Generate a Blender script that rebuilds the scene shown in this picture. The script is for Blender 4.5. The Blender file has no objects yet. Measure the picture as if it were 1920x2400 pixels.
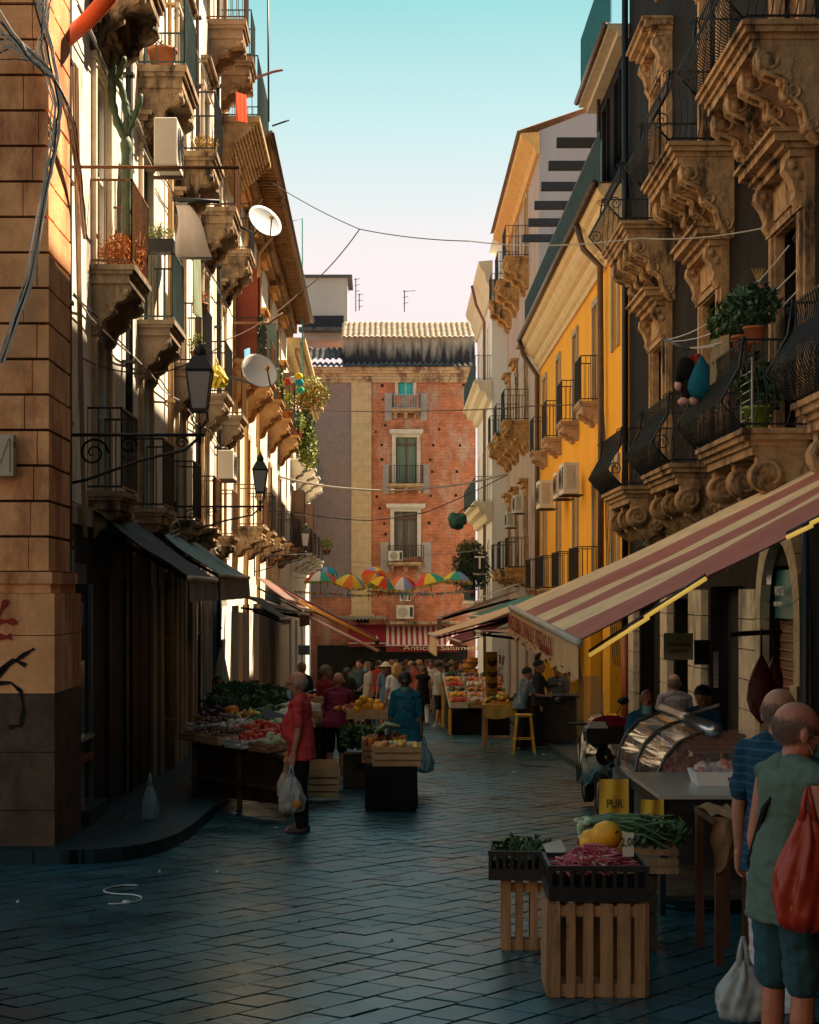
import bpy, math, random
import numpy as np
from mathutils import Vector, Matrix, Euler
RN=random.Random(11)
rad=math.radians
F=4000.;VX=880.;HY=1390.;CZ=1.93;SL=.03625
SC=bpy.context.scene;COL=SC.collection
def P(px,py,Y): return ((px-VX)*Y/F,Y,CZ+(HY-py)*Y/F)
def gz(Y): return -SL*Y
def LF(u,o,z): return (-3.25-.0025*u+o,u,z)
def RF(u,o,z): return (4.95+.0125*u-o,u,z)
def BF(u,o,z): return (u,95-o,z)
class MB:
    def __init__(s,f=None): s.v=[];s.f=[];s.m=[];s.sm=[];s.map=f;s.mi=0
    def add(s,vs,fs,smooth=False):
        b=len(s.v)
        s.v+=[s.map(*p) for p in vs] if s.map else [tuple(p) for p in vs]
        for f in fs: s.f.append([b+i for i in f]);s.m.append(s.mi);s.sm.append(smooth)
        return s
    def box(s,x0,x1,y0,y1,z0,z1):
        return s.add([(x,y,z) for x in(x0,x1) for y in(y0,y1) for z in(z0,z1)],[(0,1,3,2),(4,6,7,5),(0,4,5,1),(2,3,7,6),(0,2,6,4),(1,5,7,3)])
    def obox(s,c,d,rot):
        M=Euler(rot).to_matrix();c=Vector(c);h=[q/2 for q in d]
        return s.add([tuple(c+M@Vector((x*h[0],y*h[1],z*h[2]))) for x in(-1,1) for y in(-1,1) for z in(-1,1)],[(0,1,3,2),(4,6,7,5),(0,4,5,1),(2,3,7,6),(0,2,6,4),(1,5,7,3)])
    def quad(s,*p): return s.add(p,[tuple(range(len(p)))])
    def prism(s,poly,ax,a,b,smooth=False):
        n=len(poly)
        def q(p,t):
            if ax==0: return (t,p[0],p[1])
            if ax==1: return (p[0],t,p[1])
            return (p[0],p[1],t)
        vs=[q(p,a) for p in poly]+[q(p,b) for p in poly]
        s.add(vs,[tuple(range(n-1,-1,-1)),tuple(range(n,2*n))])
        return s.add(vs,[(i,(i+1)%n,n+(i+1)%n,n+i) for i in range(n)],smooth)
    def tube(s,pts,r,n=6,cap=True):
        pts=[Vector(p) for p in pts];k=len(pts);vs=[];up=None
        for i,p in enumerate(pts):
            t=(pts[min(i+1,k-1)]-pts[max(i-1,0)])
            if t.length<1e-9: t=Vector((0,0,1))
            t.normalize()
            if up is None: up=Vector((0,0,1)) if abs(t.z)<.9 else Vector((0,1,0))
            a=t.cross(up)
            if a.length<1e-4: a=t.cross(Vector((1,0,0)))
            a.normalize();b=a.cross(t).normalized();up=b
            rr=r[i] if isinstance(r,(list,tuple)) else r
            for j in range(n):
                w=2*math.pi*(j+.5)/n
                vs.append(tuple(p+a*(rr*math.cos(w))+b*(rr*math.sin(w))))
        fs=[(i*n+j,i*n+(j+1)%n,(i+1)*n+(j+1)%n,(i+1)*n+j) for i in range(k-1) for j in range(n)]
        if cap: fs+=[tuple(range(n-1,-1,-1)),tuple(range((k-1)*n,k*n))]
        return s.add(vs,fs,n>5)
    def ell(s,c,r,n=10,m=7,rot=None,jit=0):
        if not isinstance(r,(list,tuple)): r=(r,r,r)
        M=Euler(rot).to_matrix() if rot else None;vs=[];c=Vector(c)
        for i in range(m+1):
            th=math.pi*i/m
            for j in range(n):
                ph=2*math.pi*j/n;k=1+(RN.uniform(-jit,jit) if jit else 0)
                p=Vector((r[0]*math.sin(th)*math.cos(ph)*k,r[1]*math.sin(th)*math.sin(ph)*k,r[2]*math.cos(th)*k))
                vs.append(tuple(c+(M@p if M else p)))
        return s.add(vs,[(i*n+j,(i+1)*n+j,(i+1)*n+(j+1)%n,i*n+(j+1)%n) for i in range(m) for j in range(n)],True)
    def lathe(s,prof,c=(0,0,0),n=16,cap=True,sx=1,sy=1,smooth=True):
        vs=[(c[0]+r*sx*math.cos(2*math.pi*(j+.5)/n),c[1]+r*sy*math.sin(2*math.pi*(j+.5)/n),c[2]+z) for r,z in prof for j in range(n)]
        k=len(prof);fs=[(i*n+j,i*n+(j+1)%n,(i+1)*n+(j+1)%n,(i+1)*n+j) for i in range(k-1) for j in range(n)]
        if cap: fs+=[tuple(range(n-1,-1,-1)),tuple(range((k-1)*n,k*n))]
        return s.add(vs,fs,smooth)
    def grid(s,fn,nu,nv,smooth=True):
        return s.add([fn(i/nu,j/nv) for i in range(nu+1) for j in range(nv+1)],[(i*(nv+1)+j,(i+1)*(nv+1)+j,(i+1)*(nv+1)+j+1,i*(nv+1)+j+1) for i in range(nu) for j in range(nv)],smooth)
ORG={}
def mesh_obj(name,mb,mats,org):
    me=bpy.data.meshes.new(name)
    ox,oy,oz=org
    me.from_pydata([(x-ox,y-oy,z-oz) for x,y,z in mb.v],[],mb.f)
    if not isinstance(mats,(list,tuple)): mats=[mats]
    for m in mats: me.materials.append(m)
    me.polygons.foreach_set('material_index',mb.m);me.polygons.foreach_set('use_smooth',mb.sm)
    me.update()
    o=bpy.data.objects.new(name,me);COL.objects.link(o)
    return o
def thing(name,label,cat,loc,group=None,local=False):
    o=bpy.data.objects.new(name,None);COL.objects.link(o);o.location=loc;o.empty_display_size=.2
    o['label']=label;o['category']=cat
    if group:o['group']=group
    ORG[o.name]=(0,0,0) if local else tuple(loc)
    return o
def part(par,name,mb,mats,label=None,kind=None,bevel=0):
    org=ORG[par.name];o=mesh_obj(name,mb,mats,org);o.parent=par;ORG[o.name]=org
    if label:o['label']=label
    if kind:o['kind']=kind
    if bevel: bev(o,bevel)
    return o
def solo(name,mb,mats,label,cat,loc=(0,0,0),group=None,kind=None,local=False,bevel=0):
    o=mesh_obj(name,mb,mats,(0,0,0) if local else loc);o.location=loc
    o['label']=label;o['category']=cat
    if group:o['group']=group
    if kind:o['kind']=kind
    ORG[o.name]=(0,0,0) if local else tuple(loc)
    if bevel: bev(o,bevel)
    return o
def bev(o,w):
    m=o.modifiers.new('Bevel','BEVEL');m.width=w;m.segments=1;m.limit_method='ANGLE'
def struct(name,mb,mats,kind='structure',label=None):
    o=mesh_obj(name,mb,mats,(0,0,0));o['kind']=kind
    if label:o['label']=label
    return o
def kids(o): return [c for c in COL.objects if c.parent==o]
def dup(root,loc,rz=None,label=None,sc=None,group=None):
    r=root.copy();COL.objects.link(r);r.location=loc
    if rz is not None:r.rotation_euler=(0,0,rz)
    if sc:r.scale=sc if isinstance(sc,(tuple,list)) else (sc,)*3
    if label:r['label']=label
    if group:r['group']=group
    for c in kids(root):
        d=c.copy();COL.objects.link(d);d.parent=r
        for g in kids(c):
            h=g.copy();COL.objects.link(h);h.parent=d
    return r
MATS={}
def mat(key,col,rough=.8,var=.18,sc=3.,bump=.15,bsc=30.,metal=0.,tint=None,stain=None,stt=.55,sts=1.2,streak=False,emit=0,spec=.5,alpha=1,trans=0,ecol=None,coat=0,fn=None,bdist=.01):
    if key in MATS:return MATS[key]
    m=bpy.data.materials.new(key);m.use_nodes=True;nt=m.node_tree;N=nt.nodes;L=nt.links;b=N['Principled BSDF']
    MATS[key]=m
    tc=N.new('ShaderNodeTexCoord');mp=N.new('ShaderNodeMapping');L.new(tc.outputs['Object'],mp.inputs['Vector'])
    n1=N.new('ShaderNodeTexNoise');n1.inputs['Scale'].default_value=sc;n1.inputs['Detail'].default_value=7;n1.inputs['Roughness'].default_value=.65
    if streak: mp.inputs['Scale'].default_value=(1,1,.12)
    L.new(mp.outputs[0],n1.inputs['Vector'])
    r=N.new('ShaderNodeMapRange');r.inputs['From Min'].default_value=.3;r.inputs['From Max'].default_value=.7;L.new(n1.outputs['Fac'],r.inputs['Value'])
    mx=N.new('ShaderNodeMix');mx.data_type='RGBA';L.new(r.outputs[0],mx.inputs['Factor'])
    mx.inputs['A'].default_value=(*[max(0,c*(1-var)) for c in col],1);mx.inputs['B'].default_value=(*[min(1,c*(1+var)) for c in col],1)
    out=mx.outputs['Result']
    if stain:
        n2=N.new('ShaderNodeTexNoise');n2.inputs['Scale'].default_value=sts;n2.inputs['Detail'].default_value=9;n2.inputs['Roughness'].default_value=.7
        m2=N.new('ShaderNodeMapping');L.new(tc.outputs['Object'],m2.inputs['Vector']);m2.inputs['Location'].default_value=(7,3,5)
        m2.inputs['Scale'].default_value=(1,1,.35);L.new(m2.outputs[0],n2.inputs['Vector'])
        r2=N.new('ShaderNodeMapRange');r2.inputs['From Min'].default_value=stt;r2.inputs['From Max'].default_value=stt+.12;L.new(n2.outputs['Fac'],r2.inputs['Value'])
        m3=N.new('ShaderNodeMix');m3.data_type='RGBA';L.new(r2.outputs[0],m3.inputs['Factor']);L.new(out,m3.inputs['A']);m3.inputs['B'].default_value=(*stain,1);out=m3.outputs['Result']
    if fn: out=fn(nt,tc,out) or out
    L.new(out,b.inputs['Base Color'])
    b.inputs['Roughness'].default_value=rough;b.inputs['Metallic'].default_value=metal;b.inputs['Specular IOR Level'].default_value=spec if rough<.7 else min(spec,.2)
    if tint:b.inputs['Specular Tint'].default_value=(*tint,1)
    if bump:
        n3=N.new('ShaderNodeTexNoise');n3.inputs['Scale'].default_value=bsc;n3.inputs['Detail'].default_value=5;L.new(tc.outputs['Object'],n3.inputs['Vector'])
        bp=N.new('ShaderNodeBump');bp.inputs['Strength'].default_value=bump;bp.inputs['Distance'].default_value=bdist;L.new(n3.outputs['Fac'],bp.inputs['Height']);L.new(bp.outputs[0],b.inputs['Normal'])
    if emit:
        b.inputs['Emission Color'].default_value=(*(ecol or col),1);b.inputs['Emission Strength'].default_value=emit
    if alpha<1:b.inputs['Alpha'].default_value=alpha
    if trans:b.inputs['Transmission Weight'].default_value=trans
    if coat:b.inputs['Coat Weight'].default_value=coat
    return m
def stripes(cols,axis,per,key,rough=.8,off=0,**kw):
    """cloth of repeating straight stripes, cols=[(end fraction,colour)...]"""
    def fn(nt,tc,out):
        N=nt.nodes;L=nt.links
        sp=N.new('ShaderNodeSeparateXYZ');L.new(tc.outputs['Object'],sp.inputs[0])
        a=N.new('ShaderNodeMath');a.operation='ADD';L.new(sp.outputs[axis],a.inputs[0]);a.inputs[1].default_value=off+1000*per
        d=N.new('ShaderNodeMath');d.operation='MODULO';L.new(a.outputs[0],d.inputs[0]);d.inputs[1].default_value=per
        e=N.new('ShaderNodeMath');e.operation='DIVIDE';L.new(d.outputs[0],e.inputs[0]);e.inputs[1].default_value=per
        cr=N.new('ShaderNodeValToRGB');cr.color_ramp.interpolation='CONSTANT';L.new(e.outputs[0],cr.inputs[0])
        el=cr.color_ramp.elements
        el[0].position=0;el[0].color=(*cols[0][1],1)
        el[1].position=cols[1][0];el[1].color=(*cols[1][1],1)
        for p,c in cols[2:]:
            q=el.new(p);q.color=(*c,1)
        mm=N.new('ShaderNodeMix');mm.data_type='RGBA';mm.blend_type='MULTIPLY';mm.inputs['Factor'].default_value=1
        L.new(cr.outputs[0],mm.inputs['A']);L.new(out,mm.inputs['B']);return mm.outputs['Result']
    return mat(key,(.85,.85,.85),rough=rough,fn=fn,**kw)
# ---------------- common materials
DK=(.02,.019,.017)
stoneW=mat('warm_stone',(.46,.31,.17),var=.3,sc=4,bump=.5,bsc=25,stain=(.12,.07,.04),stt=.53,sts=2)
stoneD=mat('weathered_stone',(.40,.27,.16),var=.4,sc=5,bump=.6,bsc=22,stain=(.05,.035,.025),stt=.48,sts=2.5)
stoneT=mat('carved_tan_stone',(.46,.28,.14),var=.35,sc=6,bump=.7,bsc=30,bdist=.02,stain=(.07,.045,.03),stt=.5,sts=2.2)
plasL=mat('cream_plaster',(.86,.78,.66),var=.1,sc=1.5,streak=True,bump=.25,bsc=18,stain=(.40,.32,.22),stt=.53,sts=1.8)
plasC=mat('pale_plaster',(.82,.74,.60),var=.1,sc=1.2,streak=True,bump=.2,stain=(.48,.36,.22),stt=.62)
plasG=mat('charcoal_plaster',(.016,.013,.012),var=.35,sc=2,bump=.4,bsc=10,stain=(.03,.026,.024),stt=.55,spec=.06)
plasY=mat('ochre_yellow_plaster',(.93,.43,.025),var=.09,sc=1.0,streak=True,bump=.2,bsc=12,stain=(.72,.28,.03),stt=.6)
plasB=mat('grey_lilac_plaster',(.42,.38,.38),var=.08,sc=1,streak=True,bump=.2,stain=(.33,.3,.3),stt=.62)
plasP=mat('dusty_pink_plaster',(.46,.34,.27),var=.15,sc=1.4,streak=True,bump=.25,stain=(.28,.19,.13),stt=.57)
iron=mat('dark_iron',(.018,.02,.022),rough=.5,var=.3,metal=.3,bump=.2,bsc=60)
ironR=mat('rusty_iron',(.16,.075,.035),rough=.75,var=.4,sc=15,bump=.3,bsc=60)
ironG=mat('grey_green_iron',(.05,.09,.09),rough=.6,var=.3)
glassD=mat('dark_window_glass',(.02,.025,.025),rough=.12,var=.3,bump=0,spec=.6)
woodB=mat('brown_door_wood',(.13,.065,.035),rough=.6,var=.3,sc=2,streak=True,bump=.2)
woodG=mat('green_grey_shutter',(.11,.15,.14),rough=.7,var=.25,sc=3,bump=.2)
woodW=mat('white_window_wood',(.7,.68,.62),rough=.6,var=.1)
darkI=mat('dark_interior',(.02,.018,.016),rough=.9,var=.4,bump=0)  # near-black colour standing for the shade inside holes and rooms
gutM=mat('brown_gutter_metal',(.10,.06,.045),rough=.45,metal=.4,var=.3)
acM=mat('off_white_unit_casing',(.62,.56,.47),rough=.5,var=.08,sc=5,stain=(.4,.33,.24),stt=.62)
blk=mat('black_plastic',(.012,.012,.013),rough=.45,var=.3,bump=.1)
wcab=mat('grey_cable',(.35,.32,.28),rough=.6,var=.2)
bcab=mat('black_cable',(.02,.02,.02),rough=.6,var=.2)
terra=mat('terracotta',(.45,.16,.07),var=.2,bump=.2)
leafA=mat('leaf_green',(.07,.13,.03),rough=.6,var=.4,sc=12,bump=0)
leafB=mat('yellow_green_leaf',(.25,.28,.04),rough=.6,var=.4,sc=12,bump=0)
leafD=mat('dark_leaf',(.035,.085,.04),rough=.6,var=.4,sc=12,bump=0)
leafO=mat('dry_orange_leaf',(.38,.13,.03),rough=.8,var=.5,sc=20,bump=0)
# ---------------- building helpers
def walls(bld,fr,u0,u1,z0,z1,ops,m,name='wall',dep=.28,back=6.,ends=True):
    mb=MB(fr)
    us=sorted({u0,u1,*[a for a,b,c,d in ops],*[b for a,b,c,d in ops]});zs=sorted({z0,z1,*[c for a,b,c,d in ops],*[d for a,b,c,d in ops]})
    for i in range(len(us)-1):
        for j in range(len(zs)-1):
            a,b,c,d=us[i],us[i+1],zs[j],zs[j+1];uc=(a+b)/2;zc=(c+d)/2
            if any(p<uc<q and r<zc<t for p,q,r,t in ops): continue
            mb.quad((a,0,c),(b,0,c),(b,0,d),(a,0,d))
    for a,b,c,d in ops:
        mb.quad((a,0,c),(a,-dep,c),(a,-dep,d),(a,0,d));mb.quad((b,0,c),(b,-dep,c),(b,-dep,d),(b,0,d))
        mb.quad((a,0,c),(b,0,c),(b,-dep,c),(a,-dep,c));mb.quad((a,0,d),(b,0,d),(b,-dep,d),(a,-dep,d))
    if ends:
        for u in(u0,u1): mb.quad((u,0,z0),(u,-back,z0),(u,-back,z1),(u,0,z1))
        mb.quad((u0,0,z1),(u1,0,z1),(u1,-back,z1),(u0,-back,z1));mb.quad((u0,-back,z0),(u1,-back,z0),(u1,-back,z1),(u0,-back,z1))
    return part(bld,name,mb,m)
def window(bld,fr,a,b,c,d,dep=.28,frm=None,pane=None,shut=None,nm='window',rows=2,sur=None,surm=None,open_sh=None):
    """opening a-b along the wall, c-d in height"""
    mb=MB(fr);t=.05
    if sur:
        w=sur
        mb.box(a-w,a,0,.06,c,d);mb.box(b,b+w,0,.06,c,d);mb.box(a-w-.03,b+w+.03,0,.07,d+.002,d+w)
    mb.mi=1
    mb.box(a+.01,a+t,-dep+.05,-dep+.11,c+.01,d-.01);mb.box(b-t,b-.01,-dep+.05,-dep+.11,c+.01,d-.01);mb.box(a+t,b-t,-dep+.05,-dep+.11,d-t,d-.01)
    mb.box((a+b)/2-.035,(a+b)/2+.035,-dep+.05,-dep+.115,c+.01,d-t)
    for k in range(1,rows): 
        z=c+(d-c)*(k/rows);mb.box(a+t,(a+b)/2-.035,-dep+.06,-dep+.1,z-.02,z+.02);mb.box((a+b)/2+.035,b-t,-dep+.06,-dep+.1,z-.02,z+.02)
    w=part(bld,nm,mb,[surm or stoneW,frm or woodW])
    p=MB(fr).quad((a,-dep+.04,c),(b,-dep+.04,c),(b,-dep+.04,d),(a,-dep+.04,d));part(w,'pane',p,pane or glassD)
    if shut:
        for s0,s1 in ((a+.02,(a+b)/2-.02),((a+b)/2+.02,b-.02)):
            q=MB(fr);q.box(s0,s0+.05,-.1,-.06,c+.01,d-.03);q.box(s1-.05,s1,-.1,-.06,c+.01,d-.03);q.box(s0+.05,s1-.05,-.1,-.06,c+.01,c+.1);q.box(s0+.05,s1-.05,-.1,-.06,d-.12,d-.03)
            z=c+.12
            while z<d-.13: q.quad((s0+.05,-.1,z),(s1-.05,-.1,z),(s1-.05,-.065,z+.055),(s0+.05,-.065,z+.055));z+=.06
            part(w,'shutter',q,shut)
    if open_sh:
        for e,sg in((a,-1),(b,1)):
            q=MB(fr);q.box(*sorted((e+sg*.02,e+sg*.07)),.05,.55,c+.05,d-.05);part(w,'shutter',q,open_sh)
    return w
def bars(mb,pts,z,h,sp=.12,r=.007,prof=None,mid=None):
    """railing along polyline pts [(u,o)], straight or bellied bars"""
    for (u0,o0),(u1,o1) in zip(pts,pts[1:]):
        L=math.hypot(u1-u0,o1-o0);n=max(1,round(L/sp));nx,ny=(o1-o0)/L,(u1-u0)/L
        if abs(o1-o0)<1e-6: dn=(0,1)
        else: dn=((-1 if u0<=min(p[0] for p in pts)+1e-6 else 1),0)
        for k in range(n+1):
            u=u0+(u1-u0)*k/n;o=o0+(o1-o0)*k/n
            if prof: mb.tube([(u+dn[0]*q,o+dn[1]*q,z+w*h) for q,w in prof],r,4)
            else: mb.box(u-r,u+r,o-r,o+r,z+.05,z+h)
        for zz in ([.05,h] if not mid else [.05,mid,h]):
            mb.box(min(u0,u1)-.012,max(u0,u1)+.012,min(o0,o1)-.012,max(o0,o1)+.012,z+zz-.012,z+zz+.012)
BELLY=[(0,.03),(.10,.07),(.22,.17),(.27,.3),(.22,.45),(.10,.6),(.02,.74),(0,.86),(.03,1.)]
def scrollpoly(w,h,s=1):
    """S-curved bracket outline in (out,z), top at z=0, hanging down h and reaching out w"""
    ctr=[(0,0),(w,0),(w,-.10*h),(w*.99,-.2*h),(w*.93,-.28*h),(w*.82,-.33*h),(w*.70,-.35*h),(w*.62,-.42*h),(w*.60,-.50*h),(w*.54,-.58*h),(w*.44,-.64*h),(w*.33,-.68*h),(w*.28,-.76*h),(w*.26,-.86*h),(w*.18,-.95*h),(w*.06,-h),(0,-h)]
    return ctr
def spiral(mb,u,co,cz,R,r,turns=1.6,dirn=1,start=0,n=16):
    pts=[]
    for k in range(n+1):
        t=k/n;a=start+dirn*turns*2*math.pi*t;q=R*(1-t*.85)
        pts.append((u,co+q*math.cos(a),cz+q*math.sin(a)))
    mb.tube(pts,[r*(1-.4*k/n) for k in range(n+1)],5)
def console(bal,fr,u,w,h,z,th=.16,orn=True,m=None,o0=0):
    mb=MB(fr);poly=scrollpoly(w,h)
    mb.prism([(o0+p[0],z+p[1]) for p in poly],0,u-th/2,u+th/2)
    if orn:
        for s in(-1,1):
            uu=u+s*th/2
            spiral(mb,uu,o0+w*.83,z-.17*h,w*.13,.018*w/.7,start=0)
            spiral(mb,uu,o0+w*.42,z-.50*h,w*.13,.016*w/.7,start=2,dirn=-1)
            spiral(mb,uu,o0+w*.13,z-.82*h,w*.10,.016*w/.7,start=4)
            mb.tube([(uu,o0+w*.96,z-.17*h),(uu,o0+w*.8,z-.30*h),(uu,o0+w*.57,z-.36*h),(uu,o0+w*.50,z-.58*h),(uu,o0+w*.25,z-.66*h),(uu,o0+w*.2,z-.86*h)],.014*w/.7,5)
        # rolls across the front edge
        mb.tube([(u-th*.6,o0+w*.93,z-.17*h),(u+th*.6,o0+w*.93,z-.17*h)],w*.10,8);mb.tube([(u-th*.6,o0+w*.54,z-.50*h),(u+th*.6,o0+w*.54,z-.50*h)],w*.09,8)
    return part(bal,'console',mb,m or stoneD)
def balcony(bld,fr,u0,u1,o,z,h=.98,sp=.12,railm=None,stm=None,prof=None,cons=(.5,.75),th=.16,orn=True,nc=2,slabth=.14,r=.007,mid=None,label=None,cth=.16):
    stm=stm or stoneD
    mb=MB(fr);t=slabth
    mb.box(u0,u1,0,o,z-t*.45,z);mb.box(u0+.03,u1-.03,0,o-.03,z-t*.75,z-t*.45);mb.box(u0+.07,u1-.07,0,o-.07,z-t*1.5,z-t*.75)
    b=part(bld,'balcony',mb,stm,label)
    rb=MB(fr);e=.04;bars(rb,[(u0+e,0),(u0+e,o-e),(u1-e,o-e),(u1-e,0)],z,h,sp,r,prof,mid);part(b,'railing',rb,railm or iron)
    if cons:
        for k in range(nc):
            u=u0+.2+(u1-u0-.4)*(k/(nc-1) if nc>1 else .5)
            console(b,fr,u,o*cons[0] if cons[0]>1 else o-.08,cons[1],z-t*1.5,cth,orn,stm)
    return b
# ---------------- camera, light, air
cam=bpy.data.cameras.new('camera');co=bpy.data.objects.new('camera',cam);COL.objects.link(co);SC.camera=co
co.location=(0,0,CZ);co.rotation_euler=(rad(90),0,0);cam.sensor_fit='HORIZONTAL';cam.sensor_width=36;cam.lens=75
cam.shift_x=(960-VX)/1920;cam.shift_y=(HY-1200)/1920;cam.clip_start=.2;cam.clip_end=3000
SV=Vector((1,.60,1.5)).normalized()
sl=bpy.data.lights.new('sun','SUN');sl.energy=5;sl.angle=rad(.5);sl.color=(1,.83,.60)
so=bpy.data.objects.new('sun',sl);COL.objects.link(so);so.rotation_euler=SV.to_track_quat('Z','Y').to_euler()
w=bpy.data.worlds.new('World');SC.world=w;w.use_nodes=True;nt=w.node_tree;N=nt.nodes;L=nt.links
bg=N['Background'];sk=N.new('ShaderNodeTexSky');sk.sky_type='NISHITA';sk.sun_disc=False
sk.sun_elevation=math.asin(SV.z);sk.sun_rotation=math.atan2(SV.x,SV.y);sk.air_density=1.0;sk.dust_density=1.5;sk.ozone_density=1.5
tc=N.new('ShaderNodeTexCoord');sp=N.new('ShaderNodeSeparateXYZ');L.new(tc.outputs['Generated'],sp.inputs[0])
cr=N.new('ShaderNodeValToRGB');L.new(sp.outputs[2],cr.inputs[0]);e=cr.color_ramp.elements
SKY=[(0,(3.55,2.72,2.62)),(.14,(3.5,2.72,2.65)),(.20,(3.15,2.85,2.75)),(.26,(2.1,2.8,2.7)),(.335,(1.0,2.35,2.3)),(.42,(.9,1.9,2.05)),(.6,(.6,1.15,1.35)),(1,(.45,.8,1.0))]
MXV=5.2
e[0].position=0;e[0].color=(*[c/MXV for c in SKY[0][1]],1);e[1].position=1;e[1].color=(*[c/MXV for c in SKY[-1][1]],1)
for p,c in SKY[1:-1]:
    q=e.new(p);q.color=(*[v/MXV for v in c],1)
sc_=N.new('ShaderNodeVectorMath');sc_.operation='SCALE';sc_.inputs['Scale'].default_value=MXV;L.new(cr.outputs[0],sc_.inputs[0])
mx=N.new('ShaderNodeMix');mx.data_type='RGBA';mx.inputs['Factor'].default_value=.94;L.new(sk.outputs[0],mx.inputs['A']);L.new(sc_.outputs[0],mx.inputs['B'])
L.new(mx.outputs['Result'],bg.inputs['Color']);bg.inputs['Strength'].default_value=.107
SC.view_settings.view_transform='Standard';SC.view_settings.look='None';SC.view_settings.exposure=1.52;SC.view_settings.gamma=1
SC.cycles.max_bounces=8;SC.cycles.diffuse_bounces=5;SC.cycles.transparent_max_bounces=12
SC.cycles.use_adaptive_sampling=True
def z(h): return CZ+h
# ---------------- ground
gm=MB();gm.quad((-400,-60,gz(-60)-.06),(400,-60,gz(-60)-.06),(400,150,gz(150)-.06),(-400,150,gz(150)-.06))
struct('ground',gm,mat('dark_ground',(.04,.04,.04)))
jm=MB();jm.quad((-14,-10,gz(-10)-.035),(7,-10,gz(-10)-.035),(7,96,gz(96)-.035),(-14,96,gz(96)-.035))
jm.mi=1
th=rad(52);ca,sa=math.cos(th),math.sin(th);rw=.33;ll=.56
def slab(cx,cy,la,wb,tz,hi):
    g=.0085+RN.uniform(0,.003);vs=[];n=1
    tx,ty=RN.uniform(-.009,.009),RN.uniform(-.012,.012)
    for i in range(n+1):
        for j in range(n+1):
            p=(i/n-.5)*(la-2*g);q=(j/n-.5)*(wb-2*g);x=cx+p*ca-q*sa;y=cy+p*sa+q*ca
            edge=(i in(0,n)) or (j in(0,n))
            vs.append((x,y,gz(y)+tz+p*tx+q*ty-0))
    m=n+1;fs=[(i*m+j,(i+1)*m+j,(i+1)*m+j+1,i*m+j+1) for i in range(n) for j in range(n)]
    if hi:
        per=[0*m+j for j in range(m)]+[i*m+n for i in range(1,m)]+[n*m+j for j in range(n-1,-1,-1)]+[i*m for i in range(n-1,0,-1)]
        b=len(vs);vs+=[(vs[k][0],vs[k][1],vs[k][2]-.035) for k in per];L_=len(per)
        fs+=[(per[k],per[(k+1)%L_],b+(k+1)%L_,b+k) for k in range(L_)]
    jm.add(vs,fs,False)
b=-30.
while b<75:
    rw=RN.uniform(.22,.30);a=-30+RN.random()
    while a<110:
        ll=RN.uniform(.24,.42);am=a+ll/2;bm=b+rw/2;x=am*ca-bm*sa;y=am*sa+bm*ca
        if 7.2<y<78 and not(y>16.4 and x<-2.3) and -8.2<x<5.2 and abs(x)<y*.27+.8: slab(x,y,ll,rw,RN.uniform(-.003,.003),y<42)
        a+=ll
    b+=rw
def roadfn(nt,tc,out):
    N=nt.nodes;L=nt.links;b=N['Principled BSDF']
    n=N.new('ShaderNodeTexNoise');n.inputs['Scale'].default_value=1.1;n.inputs['Detail'].default_value=8;L.new(tc.outputs['Object'],n.inputs['Vector'])
    r=N.new('ShaderNodeMapRange');r.inputs['From Min'].default_value=.35;r.inputs['From Max'].default_value=.68;r.inputs['To Min'].default_value=.26;r.inputs['To Max'].default_value=.42
    L.new(n.outputs['Fac'],r.inputs['Value']);L.new(r.outputs[0],b.inputs['Roughness'])
basalt=mat('worn_basalt',(.017,.058,.072),rough=.3,var=.4,sc=2.2,bump=.5,bsc=4.5,bdist=.010,spec=1.0,tint=(.22,.86,1.),fn=roadfn)  # teal sky sheen put into the base colour and specular tint
basalt2=mat('pavement_basalt',(.045,.048,.05),rough=.5,var=.3,sc=2,bump=.4,bsc=12,spec=.3)
struct('road',jm,[mat('joint_dirt',(.012,.012,.012)),basalt])
def pave(name,poly,top=.13):
    mb=MB();n=len(poly);vs=[(x,y,gz(y)+top) for x,y in poly]+[(x,y,gz(y)-.05) for x,y in poly]
    mb.add(vs,[tuple(range(n))]);mb.add(vs,[(i,(i+1)%n,n+(i+1)%n,n+i) for i in range(n)])
    struct(name,mb,mat('pavement_slabs',(.022,.034,.038),tint=(.3,.88,1.),rough=.45,bump=.4,bsc=8,spec=.3,fn=lambda nt,tc,out:brk(nt,tc,out)))
def brk(nt,tc,out,rot=0.,sc=1.,w=.9,h=.45,mort=(.015,.015,.015),ms=.012,axis=None,c2=.75):
    N=nt.nodes;L=nt.links;mp=N.new('ShaderNodeMapping');L.new(tc.outputs['Object'],mp.inputs['Vector'])
    if axis=='x': mp.inputs['Rotation'].default_value=(rad(90),0,0)
    if axis=='y': mp.inputs['Rotation'].default_value=(rad(90),0,rad(90))
    br=N.new('ShaderNodeTexBrick');L.new(mp.outputs[0],br.inputs['Vector']);br.inputs['Scale'].default_value=sc;br.inputs['Brick Width'].default_value=w;br.inputs['Row Height'].default_value=h
    br.inputs['Mortar Size'].default_value=ms;br.inputs['Color1'].default_value=(1,1,1,1);br.inputs['Color2'].default_value=(c2,c2,c2,1);br.inputs['Mortar'].default_value=(*mort,1)
    mm=N.new('ShaderNodeMix');mm.data_type='RGBA';mm.blend_type='MULTIPLY';mm.inputs['Factor'].default_value=1;L.new(out,mm.inputs['A']);L.new(br.outputs['Color'],mm.inputs['B'])
    return mm.outputs['Result']
arc=[(-2.9,15.72),(-2.6,15.8),(-2.38,15.98),(-2.2,16.28),(-2.08,16.7),(-2.0,17.2),(-1.95,18),(-1.93,19.5),(-1.95,34),(-2.0,60),(-2.1,95)]
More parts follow.
